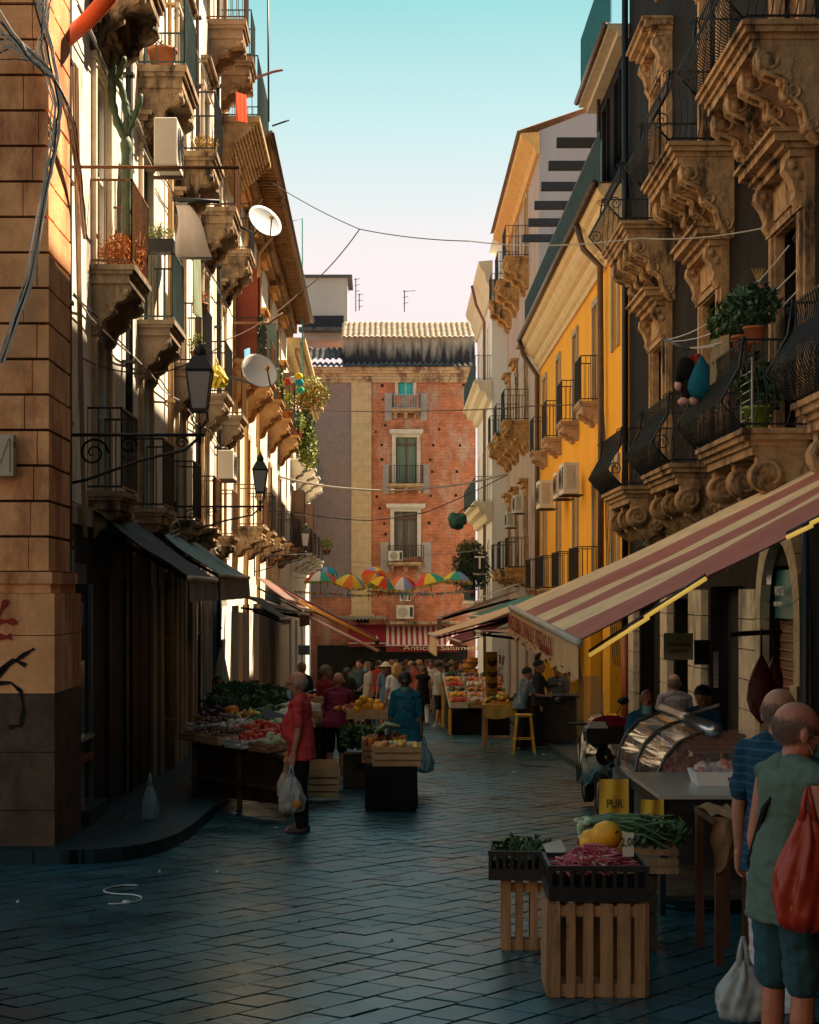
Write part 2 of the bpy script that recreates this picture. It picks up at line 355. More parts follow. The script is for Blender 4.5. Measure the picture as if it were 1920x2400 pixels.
pave('pavement',[(-30,15.7)]+arc+[(-6,95),(-6,20),(-30,20)])
pave('pavement',[(-30,0),(-2.25,0),(-2.08,8.9),(-2.12,9.4),(-2.3,9.75),(-2.6,9.9),(-30,10.0)])
pave('pavement',[(3.35,27),(3.5,26.8),(12,26.8),(12,96),(4.5,96),(4.0,60)],.12)
# ---------------- LEFT: near palazzo
A=thing('palazzo','tall cream palazzo on the left with a rusticated orange stone corner','building',(-3.3,16.2,gz(16)))
pier=MB(LF);rr=random.Random(3);STEP=.337
zc=z(.2)
k=0
while zc<z(8.5):
    zt=zc+STEP
    # side face blocks and end face blocks
    pier.box(16.22,17.4,.0,.18+rr.uniform(-.006,.006),zc+.014,zt-.014)
    xs=-4.2+(.35 if k%2 else 0)
    pos=[-6,-5.2+.2*(k%2),-4.3-.1*(k%3)]
    cuts=sorted([-4.0,-2.9,-1.9,-1.0,-.35-.25*rr.random(),-.0+rr.uniform(-.06,.1),.19])
    for a,b in zip(cuts,cuts[1:]):
        pier.box(16.19+rr.uniform(-.006,.008),16.5,a+.004,b-.004 if b<.18 else b,zc+.013,zt-.013)
    zc=zt;k+=1
pier.mi=1
pier.box(16.24,17.36,-4,.155,z(.2),z(13.4))
pier.mi=0
pier.box(16.1,17.5,-4,.24,z(.09),z(.2));pier.box(16.13,17.47,-4,.22,z(.0),z(.09))
zz=[-2.7,-2.05,-1.5,-.95,-.4,0.]
for i in range(5):
    for a,b in((-4,-1.7),(-1.7,-.55+.2*(i%2)),(-.55+.2*(i%2),.27)):
        pier.mi=2 if i<3 else 0
        pier.box(16.08,17.56,a+.004,b-.004,z(zz[i])+.004,z(zz[i+1])-.004)
pstone=mat('orange_sandstone',(.82,.38,.17),var=.3,sc=2.2,bump=.7,bsc=28,stain=(.40,.14,.06),stt=.52,sts=.9)
part(A,'corner_pier',pier,[pstone,mat('dark_joint',(.07,.045,.03)),mat('sooty_stone',(.10,.065,.045),var=.4,sc=3,bump=.6,bsc=20,stain=(.03,.028,.026),stt=.5)])
psur=mat('pale_stone_surround',(.66,.54,.40),var=.2,stain=(.35,.25,.16),stt=.56)
C1=[20.45,24.5,28.95,33.2,37.15]
ops=[]
for c in C1:
    ops+=[(c-.55,c+.55,z(3.81),z(6.2)),(c-.55,c+.55,z(7.36),z(9.7)),(c-.55,c+.55,z(11.4),z(13.2)),(c-.5,c+.5,z(1.18),z(3.1))]
shops=[(17.9,19.2),(20.0,21.9),(22.8,24.6),(26.4,27.6),(28.9,30.0),(31.2,32.6),(34.2,36.4)]
for a,b in shops: ops.append((a,b,z(-3.6),z(.35)))
dkp=MB(LF);dkp.box(17.45,25.9,0,.05,z(-3.6),z(.74));part(A,'dark_shopfront_cladding',dkp,mat('near_black_cladding',(.035,.032,.03),var=.4,streak=True))  # near-black sheet laid over the shop wall and its openings
walls(A,LF,17.4,38.6,z(-3.7),z(14.0),ops,plasL,dep=.14)
pdoor=mat('pale_door_paint',(.50,.43,.34),var=.25,streak=True,rough=.6)
for i,c in enumerate(C1):
    window(A,LF,c-.55,c+.55,z(3.81),z(6.2),sur=.10,surm=psur,dep=.14,pane=pdoor,frm=[woodW,woodG,woodB,woodW,woodB][i],shut=[None,woodG,None,woodW,None][i])
    window(A,LF,c-.55,c+.55,z(7.36),z(9.7),sur=.10,surm=psur,dep=.14,pane=pdoor,shut=[woodB,woodG,woodG,None,woodB][i])
    window(A,LF,c-.55,c+.55,z(11.4),z(13.2),dep=.14,sur=.15,surm=stoneW)
    window(A,LF,c-.5,c+.5,z(1.18),z(3.1),dep=.14,sur=.12,surm=stoneW)
    # hood cornice
    for zb,wd in((6.2+.42,.95),(9.7+.42,.98)):
        h=MB(LF);wd-=.12;h.box(c-wd,c+wd,0,.10,z(zb-.16),z(zb-.07));h.box(c-wd-.05,c+wd+.05,0,.16,z(zb-.07),z(zb));h.box(c-wd-.09,c+wd+.09,0,.22,z(zb),z(zb+.06))
        part(A,'hood_cornice',h,stoneD)
for i,c in enumerate(C1):
    rm=[ironR,ironG,iron,iron,ironR][i]
    balcony(A,LF,[19.7,23.7,28.1,32.4,36.4][i],[21.2,25.2,29.7,34.0,37.9][i],.52,z(3.8),railm=rm,cons=(.85,.6),sp=.1,cth=.18,stm=mat('brown_balcony_stone',(.30,.22,.15),var=.3,stain=(.08,.06,.045)))
    balcony(A,LF,[19.6,23.7,28.3,32.4,36.4][i],[21.3,25.4,29.8,34.0,37.9][i],.69,z(7.34),railm=[iron,ironG,iron,ironR,iron][i],cons=(.85,.75),cth=.2,slabth=.2,stm=stoneD)
    if i>=3:balcony(A,LF,[0,0,0,34.0,35.9][i],[0,0,0,35.2,37.2][i],.76,z([0,0,0,11.45,11.3][i]),railm=[iron,ironG,iron,ironR,ironG][i],cons=(.9,.5),slabth=.25,cth=.2,stm=mat('rust_stained_stone',(.36,.22,.13),var=.35,stain=(.15,.07,.03)))
    balcony(A,LF,[19.5,23.4,27.4,30.9,35.1][i],[20.9,24.8,28.7,32.3,36.5][i],.43,z(1.17),h=.95,railm=[iron,iron,iron,ironR,ironR][i],cons=(.8,.35),cth=.14)
for k,(u,m_) in enumerate(((17.75,gutM),(22.3,iron),(26.9,mat('ochre_pipe',(.55,.33,.12),rough=.5)),(31.2,gutM),(35.4,iron))):
    g=MB(LF);g.tube([LF(0,0,0)[:0] or (u,.09,z(13.5)),(u,.09,z(-2.9))],.05,8)
    for h in range(12): g.box(u-.075,u+.075,0,.15,z(-2+h*1.25),z(-1.96+h*1.25))
    part(A,'drainpipe',g,m_)
# pilaster strips, shop fronts
sp_=MB(LF)
for a,b in((22.15,22.6),(24.8,25.2),(25.7,26.1),(27.75,28.05),(28.4,28.75),(30.2,30.55),(30.8,31.1),(32.8,33.3),(33.5,34.0)):
    sp_.box(a,b,0,.09,z(-3.7),z(.62));sp_.box(a-.04,b+.04,0,.12,z(.62),z(.72))
sp_.box(17.5,38.5,0,.07,z(.75),z(.95))
part(A,'shop_pilasters',sp_,mat('flaking_grey_plaster',(.42,.36,.30),var=.3,sc=3,streak=True,stain=(.18,.15,.12)))
for n,(a,b) in enumerate(shops):
    d=MB(LF);d.box(a+.02,a+.1,-.12,-.04,z(-3.2),z(.33));d.box(b-.1,b-.02,-.12,-.04,z(-3.2),z(.33));d.box(a+.1,b-.1,-.12,-.04,z(.2),z(.33))
    f=part(A,'shop_door',d,[mat('grey_blue_door_frame',(.10,.14,.16),rough=.5),woodG,mat('bare_aluminium',(.4,.4,.38),metal=.6,rough=.4)][n%3])
    q=MB(LF);q.quad((a,-.13,z(-3.6)),(b,-.13,z(-3.6)),(b,-.13,z(.35)),(a,-.13,z(.35)));part(f,'pane',q,darkI if n<3 else mat('pale_shutter_metal',(.35,.36,.36),var=.1))
gbf=mat('grey_blue_door_frame',(.10,.14,.16),rough=.5)
for u0,u1,z0,z1,o,m_,nm in((17.62,17.78,-3,.45,.16,gbf,'door_frame'),(19.3,19.38,-3,.1,.09,gbf,'door_frame'),(18.3,19.0,-2.4,-.75,.06,mat('dim_grey_glass',(.10,.14,.15),rough=.2,bump=0),'glass_panel'),(17.8,19.3,-1.62,-1.58,.12,mat('bare_aluminium',(.4,.4,.38),metal=.6,rough=.4),'handrail'),(17.8,19.3,-1.86,-1.80,.12,mat('dull_orange_rail',(.22,.08,.03)),'handrail'),(20.6,20.66,-3,.2,.1,iron,'door_frame'),(22.0,22.06,-3.1,.2,.1,iron,'door_frame'),(20.75,21.9,-2.7,-.1,.058,mat('dark_shutter_slats',(.05,.045,.04),var=.3,bump=.5,bsc=6),'roller_shutter'),(22.6,23.4,-3,.0,.07,mat('dark_brown_panel',(.06,.035,.025),var=.4,streak=True),'door_leaf'),(23.5,24.3,-3,.0,.07,mat('dark_brown_panel',()),'door_leaf'),(24.5,25.8,-3.1,.1,.08,mat('dim_lilac_panel',(.09,.08,.09),streak=True),'door_leaf'),(17.8,18.9,.10,.32,.1,mat('dim_sign_board',(.13,.12,.11)),'shop_sign_board'),(18.0,18.6,-.35,-.1,.12,mat('dim_striped_sign',(.12,.17,.18),var=.3),'shop_sign_board')):
    g=MB(LF);g.box(u0,u1,.051,o,z(z0),z(z1));part(A,nm,g,m_)
g=MB(LF);g.box(17.9,19.2,.05,.5,z(-2.62),z(-2.45));g.box(17.95,19.15,.05,.3,z(-2.44),z(-2.3));part(A,'doorstep',g,mat('pavement_slabs',()))
# upper terrace slab with shingle edge at the far end
tb=MB(LF);tb.box(36.0,40.0,0,.9,z(9.95),z(10.07))
for k in range(12): tb.box(36.1,39.9,0,.84-.06*k,z(9.95-.055*(k+1)),z(9.95-.055*k)-.004)
part(A,'terrace_slab',tb,stoneW)
rb=MB(LF);bars(rb,[(36.1,0),(36.1,.85),(39.9,.85),(39.9,0)],z(10.07),1.3,.12);part(A,'terrace_railing',rb,ironG)
# ---------------- LEFT: middle building
B=thing('townhouse','pale plastered building in the middle of the left side with a deep wooden eave','building',(-3.3,38.7,gz(39)))
C2=[41.0,44.6,49.3,54.5,60.2];ops=[]
for c in C2: ops+=[(c-.55,c+.55,z(5.52),z(7.75)),(c-.5,c+.5,z(1.6),z(4.0)),(c-.45,c+.45,z(8.3),z(9.3))]
for a,b in((36.4,38.6),(39.8,41.9),(43.2,45.6),(47,49.4),(51,53.4),(55,58)): ops.append((a,b,z(-4.6),z(-.3)))
walls(B,LF,38.7,65.9,z(-4.6),z(10.3),ops,plasC)
for i,c in enumerate(C2):
    window(B,LF,c-.55,c+.55,z(5.52),z(7.75),sur=.15,surm=stoneW,open_sh=[mat('red_brown_shutter',(.22,.05,.03),var=.2),None,woodG,None,woodB][i],shut=[None,woodW,None,woodG,None][i])
    window(B,LF,c-.5,c+.5,z(1.6),z(4.0),sur=.14,surm=stoneW,frm=woodW)
    window(B,LF,c-.45,c+.45,z(8.3),z(9.3),sur=.1,surm=stoneW)
    h=MB(LF);h.box(c-.75,c+.75,0,.25,z(9.45),z(9.6));h.box(c-.8,c+.8,0,.33,z(9.6),z(9.68));part(B,'hood_cornice',h,mat('orange_ochre_stone',(.52,.27,.09),var=.25));h=MB(LF)
    h.box(c-.75,c+.75,0,.22,z(7.95),z(8.05));h.box(c-.8,c+.8,0,.3,z(8.05),z(8.12));part(B,'hood_cornice',h,mat('orange_ochre_stone',(.52,.27,.09),var=.25))
    balcony(B,LF,[40.1,43.8,48.5,53.7,59.4][i],[41.9,45.5,50.1,55.3,61.0][i],.72,z(5.5),railm=[iron,ironR,iron,ironR,iron][i],cons=(.9,.75),cth=.3,slabth=.16,stm=mat('orange_brown_stone',(.40,.22,.09),var=.3,stain=(.12,.07,.03)))
    balcony(B,LF,c-.85,c+.85,.75,z(1.58),railm=[ironR,iron,iron,iron,iron][i],cons=(.8,.5),cth=.2)
for c,zz_ in((36.6,8.2),(40.2,8.0),(44.2,3.4)): pass
ev=MB(LF);ev.box(38.8,65.8,.0,.93,z(10.42),z(10.5));
u=39.0
while u<65.7: ev.box(u,u+.07,0,.86,z(10.32),z(10.42));u+=.32
ev.box(38.8,65.8,0,.4,z(10.0),z(10.32));ev.box(38.8,65.8,0,.25,z(9.85),z(10.0))
part(B,'eave',ev,mat('old_eave_timber',(.28,.17,.085),var=.35,stain=(.06,.04,.03)))
gt=MB(LF);gt.tube([(38.8,.98,z(10.46)),(65.8,.98,z(10.46))],.07,8);part(B,'gutter',gt,gutM)
for u in(42.8,47.4): dp=MB(LF);dp.tube([(u,.5,z(9.9)),(u,.12,z(9.4)),(u,.12,z(-.5))],.055,8);part(B,'drainpipe',dp,mat('ochre_pipe',(.55,.33,.12),rough=.5))
# ---------------- LEFT: far building
Cb=thing('townhouse','far cream building on the left side ending beside the brick facade, with a dentilled cornice','building',(-3.3,66,gz(66)))
C3=[69.5,74.7,80,85.5];ops=[]
for c in C3: ops+=[(c-.55,c+.55,z(5.44),z(7.8)),(c-.55,c+.55,z(1.6),z(4.2))]
for c in(67.5,73,79): ops.append((c,c+2.2,z(-5.2),z(-1.2)))
walls(Cb,LF,66,92,z(-5.4),z(9.6),ops,plasC)
for i,c in enumerate(C3):
    window(Cb,LF,c-.55,c+.55,z(5.44),z(7.8),sur=.15,surm=stoneW,shut=woodW if i%2 else None);window(Cb,LF,c-.55,c+.55,z(1.6),z(4.2),sur=.15,surm=stoneW,open_sh=None if i%2 else woodB)
    balcony(Cb,LF,c-.8,c+.8,.85,z(5.42),cons=(.85,.7),cth=.25,stm=plasC,railm=ironG);balcony(Cb,LF,c-.9,c+.9,.85,z(1.6),cons=(.85,.5),cth=.2,stm=plasC)
ev=MB(LF);ev.box(66.1,92,0,.7,z(9.75),z(9.9));ev.box(66.1,92,0,.5,z(9.5),z(9.75));ev.box(66.1,92,0,.3,z(9.2),z(9.5))
u=66.3
while u<92: ev.box(u,u+.16,.3,.44,z(9.34),z(9.5));u+=.34
part(Cb,'cornice',ev,mat('cream_cornice',(.66,.50,.28),var=.15))
rf=MB(LF);rf.quad((66,.1,z(9.9)),(92,.1,z(9.9)),(92,-3,z(11.0)),(66,-3,z(11.0)));part(Cb,'roof',rf,terra)
# ---------------- RIGHT: dark baroque palazzo
D=thing('palazzo','charcoal plastered palazzo on the right with carved tan door frames and bellied black balconies','building',(5.1,10,gz(10)))
C4=[15.5,21.15,26.35,31.6];ops=[]
for c in C4: ops+=[(c-.62,c+.62,z(1.92),z(4.55)),(c-.62,c+.62,z(6.62),z(9.4)),(c-.55,c+.55,z(11.2),z(13.2))]
ops+=[(20.75,22.65,z(-2.9),z(.35)),(13.5,18.6,z(-2.9),z(.2)),(24.3,26.9,z(-3),z(.1)),(28.6,30.3,z(-3.2),z(-.1)),(32,34.6,z(-3.3),z(.0))]
walls(D,RF,-10,36.3,z(-3.4),z(15.8),ops,plasG,back=8)  # wall carried on unseen behind the camera to shade the ground there
wfr=mat('red_brown_window_wood',(.25,.12,.07),rough=.6)
def surround(c,z0,zt,hw=.62):
    mb=MB(RF)
    for s in(-1,1):
        a,b=sorted((c+s*hw,c+s*(hw+.34)));mb.box(a,b,0,.12,z(z0),z(zt));a,b=sorted((c+s*(hw+.06),c+s*(hw+.22)));mb.box(a,b,.12,.16,z(z0),z(zt))
        # volute bracket under the cornice
        a,b=sorted((c+s*(hw+.06),c+s*(hw+.30)))
        mb.prism([(.12,z(zt+.62)),(.34,z(zt+.60)),(.36,z(zt+.48)),(.27,z(zt+.36)),(.22,z(zt+.22)),(.24,z(zt+.14)),(.18,z(zt+.05)),(.12,z(zt+.02))],0,a,b)
        for k in(.26,.14): mb.tube([(a-.01,.25-(.08 if k<.2 else 0),z(zt+k+.26)),(b+.01,.25-(.08 if k<.2 else 0),z(zt+k+.26))],.06,8)
    mb.box(c-hw-.34,c+hw+.34,0,.12,z(zt),z(zt+.62));mb.box(c-hw-.34,c+hw+.34,.12,.17,z(zt+.02),z(zt+.1))
    mb.box(c-hw,c+hw,.12,.15,z(zt+.18),z(zt+.54))
    for k,(o,dz) in enumerate(((.30,.09),(.38,.07),(.50,.10),(.56,.05))):
        zz=zt+.62+[0,.09,.16,.26][k]
        mb.box(c-hw-.34-.5*(o-.28),c+hw+.34+.5*(o-.28),0,o,z(zz),z(zz+dz)-.002)
    part(D,'door_surround',mb,stoneT)
for c in C4:
    for z0,zt in((1.92,4.55),(6.62,9.4)):
        surround(c,z0,zt);window(D,RF,c-.62,c+.62,z(z0),z(zt),dep=.45,frm=wfr,rows=3,shut=wfr if c<25 and z0>5 else None)
    window(D,RF,c-.55,c+.55,z(11.2),z(13.2),sur=.2,surm=stoneT)
def carved(bld,u0,u1,o,zt,n,up):
    mb=MB(RF)
    mb.box(u0,u1,0,o,zt-.06,zt);mb.box(u0+.04,u1-.04,0,o-.04,zt-.13,zt-.06);mb.box(u0+.10,u1-.10,0,o-.10,zt-.2,zt-.13)
    mb.box(u0+.12,u1-.12,0,o-.14,zt-.30,zt-.2)
    b=part(bld,'balcony',mb,stoneT)
    rb=MB(RF);e=.05;pts=[(u0+e,0),(u0+e,o-e),(u1-e,o-e),(u1-e,0)];bars(rb,pts,zt,1.02,.095,.0085,BELLY,mid=None)
    for (a,oo) in((u0+e-.03,o-e+.03),(u1-e+.03,o-e+.03)):
        spiral(rb,a,oo+.12,zt+.3,.13,.012);spiral(rb,a,oo+.02,zt+.95,.08,.010)
        rb.tube([(a,oo,zt+.0),(a,oo+.27,zt+.3),(a,oo+.05,zt+.7),(a,oo,zt+1.05)],.016,6)
    part(b,'railing',rb,iron)
    for k in range(n):
        u=u0+.22+(u1-u0-.44)*k/(n-1);cb=MB(RF);w,h=(o-.20,1.08) if up else (o-.2,.62)
        top=zt-.30
        if up:
            poly=[(0,0),(w,0),(w+.02,-.10*h),(w*.98,-.2*h),(w*.88,-.27*h),(w*.74,-.27*h),(w*.62,-.30*h),(w*.56,-.40*h),(w*.58,-.48*h),(w*.5,-.56*h),(w*.40,-.58*h),(w*.30,-.64*h),(w*.26,-.74*h),(w*.3,-.82*h),(w*.22,-.92*h),(w*.08,-h),(0,-h)]
            cb.prism([(p[0],top+p[1]) for p in poly],0,u-.11,u+.11)
            for s in(-1,1):
                uu=u+s*.11
                spiral(cb,uu,w*.83,top-.14*h,.13,.030,1.7,n=22);spiral(cb,uu,w*.47,top-.46*h,.12,.028,1.6,dirn=-1,start=1);spiral(cb,uu,w*.17,top-.82*h,.11,.026,1.6,start=3)
                cb.tube([(uu,w*.99,top-.06*h),(uu,w*.98,top-.22*h),(uu,w*.8,top-.29*h),(uu,w*.6,top-.34*h),(uu,w*.56,top-.5*h),(uu,w*.33,top-.61*h),(uu,w*.27,top-.8*h),(uu,w*.1,top-.98*h)],.03,6)
            cb.tube([(u-.13,w*.88,top-.15*h),(u+.13,w*.88,top-.15*h)],.10,10);cb.tube([(u-.12,w*.53,top-.47*h),(u+.12,w*.53,top-.47*h)],.07,10);cb.tube([(u-.12,w*.24,top-.84*h),(u+.12,w*.24,top-.84*h)],.06,10)
            for q in range(5): cb.ell((u,w*(.62-.10*q),top-h*(.33+.1*q)),(.10,.07,.06),7,5)
        else:
            cb.prism([(0,top),(w,top),(w,top-.2*h),(w*.9,top-.75*h),(w*.6,top-h),(w*.25,top-.8*h),(0,top-h)],0,u-.10,u+.10)
            cb.tube([(u-.15,w*.85,top-.38*h),(u+.15,w*.85,top-.38*h)],.19,12);cb.tube([(u-.14,w*.4,top-.62*h),(u+.14,w*.4,top-.62*h)],.14,10)
            for s in(-1,1):
                spiral(cb,u+s*.15,w*.85,top-.38*h,.17,.026,1.8,n=22);spiral(cb,u+s*.14,w*.4,top-.62*h,.12,.024,1.6,dirn=-1)
            cb.ell((u,w*.1,top-h),(.1,.09,.14),8,6)
        part(b,'console',cb,stoneT)
    return b
for (a,b) in((14.2,17.2),(19.6,22.7),(24.9,27.75),(30.2,33.1)):
    carved(D,a,b,.98,z(6.6),4,True);carved(D,a,b,.98,z(1.9),3,False)
# ground floor: arch surround, door leaves, piers
ar=MB(RF);cu,zs=21.7,-.35
for s in(-1,1):
    a,b=sorted((cu+s*.97,cu+s*1.28));ar.box(a,b,0,.13,z(-2.9),z(zs));ar.box(a-.03,b+.03,0,.17,z(-1.3),z(-1.12))
n=14
for k in range(n):
    t0,t1=math.pi*k/n,math.pi*(k+1)/n-.01
    q=lambda r,t:(cu-r*math.cos(t),z(zs)+r*math.sin(t)*1.05)
    poly=[q(.97,t0),q(1.28,t0),q(1.28,t1),q(.97,t1)]
    ar.add([(p[0],o,p[1]) for o in(0,.13) for p in poly],[(4,5,6,7),(0,1,5,4),(1,2,6,5),(2,3,7,6),(3,0,4,7)])
part(D,'arch_surround',ar,mat('peeling_arch_stone',(.50,.40,.26),var=.3,stain=(.12,.09,.06)))
rs=MB(RF);zz_=-2.9
while zz_<-.35: rs.box(20.76,22.64,-.2,-.14,z(zz_),z(zz_+.105));rs.tube([(20.76,-.14,z(zz_+.11)),(22.64,-.14,z(zz_+.11))],.018,5);zz_+=.12
part(D,'roller_shutter',rs,mat('rust_and_green_shutter',(.23,.10,.05),var=.35,sc=1.5,rough=.6,stain=(.07,.13,.11),stt=.5,sts=.9))
sd=MB(RF);sd.box(20.8,22.6,-.12,-.06,z(-.33),z(.3));part(D,'shop_sign_board',sd,mat('teal_sign',(.04,.16,.15),rough=.4))
for a,b in((13.5,18.6),(24.3,26.9),(28.6,30.3),(32,34.6)):
    q=MB(RF);q.quad((a,-.27,z(-3.4)),(b,-.27,z(-3.4)),(b,-.27,z(.25)),(a,-.27,z(.25)));part(D,'shop_interior',q,darkI)
for a,b in((23.0,24.1),(27.1,28.3),(30.5,31.3),(34.8,35.6)): 
    pr=MB(RF)
    for k in range(8): pr.box(a+RN.uniform(0,.02),b,0,.12,z(-3.3+.42*k)+.008,z(-3.3+.42*(k+1))-.008)
    part(D,'stone_pier',pr,mat('cream_ashlar',(.64,.52,.37),var=.22,sc=4,stain=(.2,.16,.1)))
pp=MB(RF);pp.tube([(36.1,.12,z(14)),(36.1,.12,z(-.9))],.07,8);pp.mi=1;pp.tube([(36.1,.12,z(-.9)),(36.1,.12,z(-3.2))],.075,8)
part(D,'drainpipe',pp,[iron,mat('copper_red_pipe',(.42,.10,.035),rough=.45)])
# attic block beyond it, over the yellow house
E=thing('attic_block','dark attic block with glass railing above the yellow house','building',(5.3,36.5,z(8.7)))
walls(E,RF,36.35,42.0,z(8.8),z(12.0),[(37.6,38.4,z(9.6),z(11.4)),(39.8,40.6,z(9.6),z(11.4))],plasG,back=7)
for a in(37.6,39.8): window(E,RF,a,a+.8,z(9.6),z(11.4),sur=.1,frm=mat('turquoise_frame',(.03,.28,.28)),surm=plasG)
g=MB(RF);g.box(36.3,42.2,0,.45,z(12.0),z(12.12));g.box(36.3,42.2,0,.25,z(11.85),z(12.0));part(E,'eave',g,mat('pale_eave',(.5,.4,.28)))
g=MB(RF);g.tube([(36.4,.5,z(12.12)),(42.2,.5,z(12.12))],.07,8);g.tube([(41.0,.1,z(12.0)),(41.0,.1,z(8.8))],.05,8);part(E,'gutter',g,gutM)
g=MB(RF);bars(g,[(36.4,.4),(42.1,.4),(42.1,-4)],z(12.15),1.5,.16,.01);rl=part(E,'railing',g,mat('teal_rail',(.02,.16,.18),rough=.4))
g=MB(RF);g.quad((36.4,.36,z(12.2)),(42.06,.36,z(12.2)),(42.06,.36,z(13.6)),(36.4,.36,z(13.6)));g.quad((42.06,.36,z(12.2)),(42.06,-4,z(12.2)),(42.06,-4,z(13.6)),(42.06,.36,z(13.6)))
part(E,'glass_panel',g,mat('teal_glass',(.05,.32,.36),rough=.1,alpha=.55,bump=0))
# ---------------- RIGHT: yellow house
Y=thing('yellow_house','bright ochre yellow house on the right with four small balconies and a moulded cream eave','building',(5.2,36.5,gz(36)))
YB=[(41.5,43.0),(46.3,47.8),(51.2,52.8),(56.0,57.5)];ops=[]
for a,b in YB: c=(a+b)/2;ops+=[(c-.48,c+.48,z(4.7),z(7.1)),(c-.5,c+.5,z(.15),z(2.9))]
ops+=[(38.0,38.9,z(5.5),z(7.9)),(38.0,38.9,z(.5),z(2.9)),(37.4,39.6,z(-3.3),z(-.5)),(41,43.6,z(-3.4),z(-.5)),(45.2,47.6,z(-3.6),z(-.5)),(49.5,52.2,z(-3.8),z(-.6)),(54,57,z(-4),z(-.6))]
walls(Y,RF,36.5,58.9,z(-4.2),z(8.0),ops,plasY,back=9)
greyS=mat('grey_tan_window_stone',(.42,.34,.25),var=.15)
for a,b in YB:
    c=(a+b)/2;window(Y,RF,c-.48,c+.48,z(4.7),z(7.1),sur=.17,surm=greyS,frm=woodB);window(Y,RF,c-.5,c+.5,z(.15),z(2.9),sur=.16,surm=greyS)
    balcony(Y,RF,a,b,.5,z(4.68),h=1.1,cons=(.9,.28),slabth=.16,stm=mat('tan_balcony_stone',(.42,.28,.17),var=.25,stain=(.2,.13,.08)),orn=False,nc=2,cth=.5)
    balcony(Y,RF,a-.3,b+.3,.62,z(.12),h=1.0,cons=(.85,.3),slabth=.14,stm=stoneD,orn=False)
for zz_ in(5.5,.5): window(Y,RF,38,38.9,z(zz_),z(zz_+2.4),sur=.2,surm=greyS)
cv=MB(RF)
prof=[(0,7.65),(.08,7.65),(.08,7.8),(.16,7.86),(.22,7.98),(.22,8.06),(.32,8.12),(.44,8.26),(.5,8.42),(.5,8.5),(.6,8.56),(.66,8.7),(.66,8.78),(0,8.78)]
cv.prism([(o,z(h)) for o,h in prof],0,36.55,58.9)
part(Y,'eave',cv,mat('cream_eave',(.72,.53,.29),var=.12,stain=(.4,.26,.12),stt=.62))
g=MB(RF);g.tube([(36.5,.72,z(8.76)),(59,.72,z(8.76))],.09,8)
g.tube([(40.2,.72,z(8.7)),(40.2,.55,z(8.1)),(40.2,.16,z(7.7)),(40.2,.14,z(5)),(40.2,.14,z(-.5))],.075,8);part(Y,'gutter',g,gutM)
g=MB(RF);g.tube([(58.7,.72,z(8.7)),(58.7,.6,z(8.2)),(58.75,.12,z(7.5)),(58.75,.12,z(4)),(58.75,.12,z(-3.8))],.085,8);part(Y,'drainpipe',g,gutM)
g=MB(RF);g.quad((36.5,.6,z(8.8)),(58.9,.6,z(8.8)),(58.9,-9,z(8.9)),(36.5,-9,z(8.9)));part(Y,'terrace_floor',g,mat('terrace_tiles',(.3,.2,.15)))
g=MB(RF);bars(g,[(37,.55),(58.5,.55)],z(8.85),1.15,.14,.01);part(Y,'terrace_railing',g,ironG)
g=MB(RF);g.quad((37,.5,z(8.9)),(58.4,.5,z(8.9)),(58.4,.5,z(9.85)),(37,.5,z(9.85)));part(Y,'terrace_screen',g,mat('dark_teal_screen',(.03,.12,.15),rough=.5))
pg=thing('pergola','dark timber pergola with jutting beams on the roof terrace of the yellow house','pergola',(5.4,43,z(8.8)))
g=MB(RF)
for u in(42.4,45.4,48.4,51.4,54.4): g=MB(RF);g.box(u,u+.16,-.1,.06,z(8.9),z(11.0));part(pg,'post',g,woodB)
g=MB(RF);g.box(42.2,55.6,-.12,.08,z(11.0),z(11.15));part(pg,'front_beam',g,woodB)
for u in(42.6,44.9,47.2,49.5,51.8,54.1):
    g=MB(RF);g.box(u,u+.22,-3,.95,z(11.16),z(11.38));part(pg,'beam',g,mat('black_beam_timber',(.035,.03,.032),rough=.6))
g=MB(RF);g.quad((42.3,-1.2,z(8.9)),(55.5,-1.2,z(8.9)),(55.5,-1.2,z(11)),(42.3,-1.2,z(11)));part(pg,'back_screen',g,mat('teal_panel',(.03,.14,.16),rough=.4))
# ---------------- RIGHT: tall grey house
G=thing('grey_house','tall grey lilac house behind the yellow one with an orange eave and carved balconies','building',(5.5,59,gz(59)))
GB=[(64.0,66.0),(69,71),(73.6,75.4)];ops=[]
for a,b in GB: c=(a+b)/2;ops+=[(c-.5,c+.5,z(12.7),z(15.0)),(c-.5,c+.5,z(5.9+6.2),z(5.9+6.25)),(c-.5,c+.5,z(6.55),z(8.9)),(c-.5,c+.5,z(1.0),z(3.7)),(c-.6,c+.6,z(-4.5),z(-1.2))]
ops=[o for o in ops if o[3]-o[2]>1]
walls(G,RF,59.1,76,z(-4.7),z(15.6),ops,plasP,back=8)
gs=MB(RF)
for k,(a,b) in enumerate(((0.004,-8),)): gs.quad((59.07,.02,z(8.9)),(59.07,-9,z(8.9)),(59.07,-9,z(17.6)),(59.07,-3.6,z(17.4)),(59.07,.02,z(16)))
gs.quad((59.07,.02,z(8.9)),(76,.02,z(8.9)),(76,.02,z(9.4)),(59.07,.02,z(9.4)))
part(G,'gable_wall',gs,plasB)
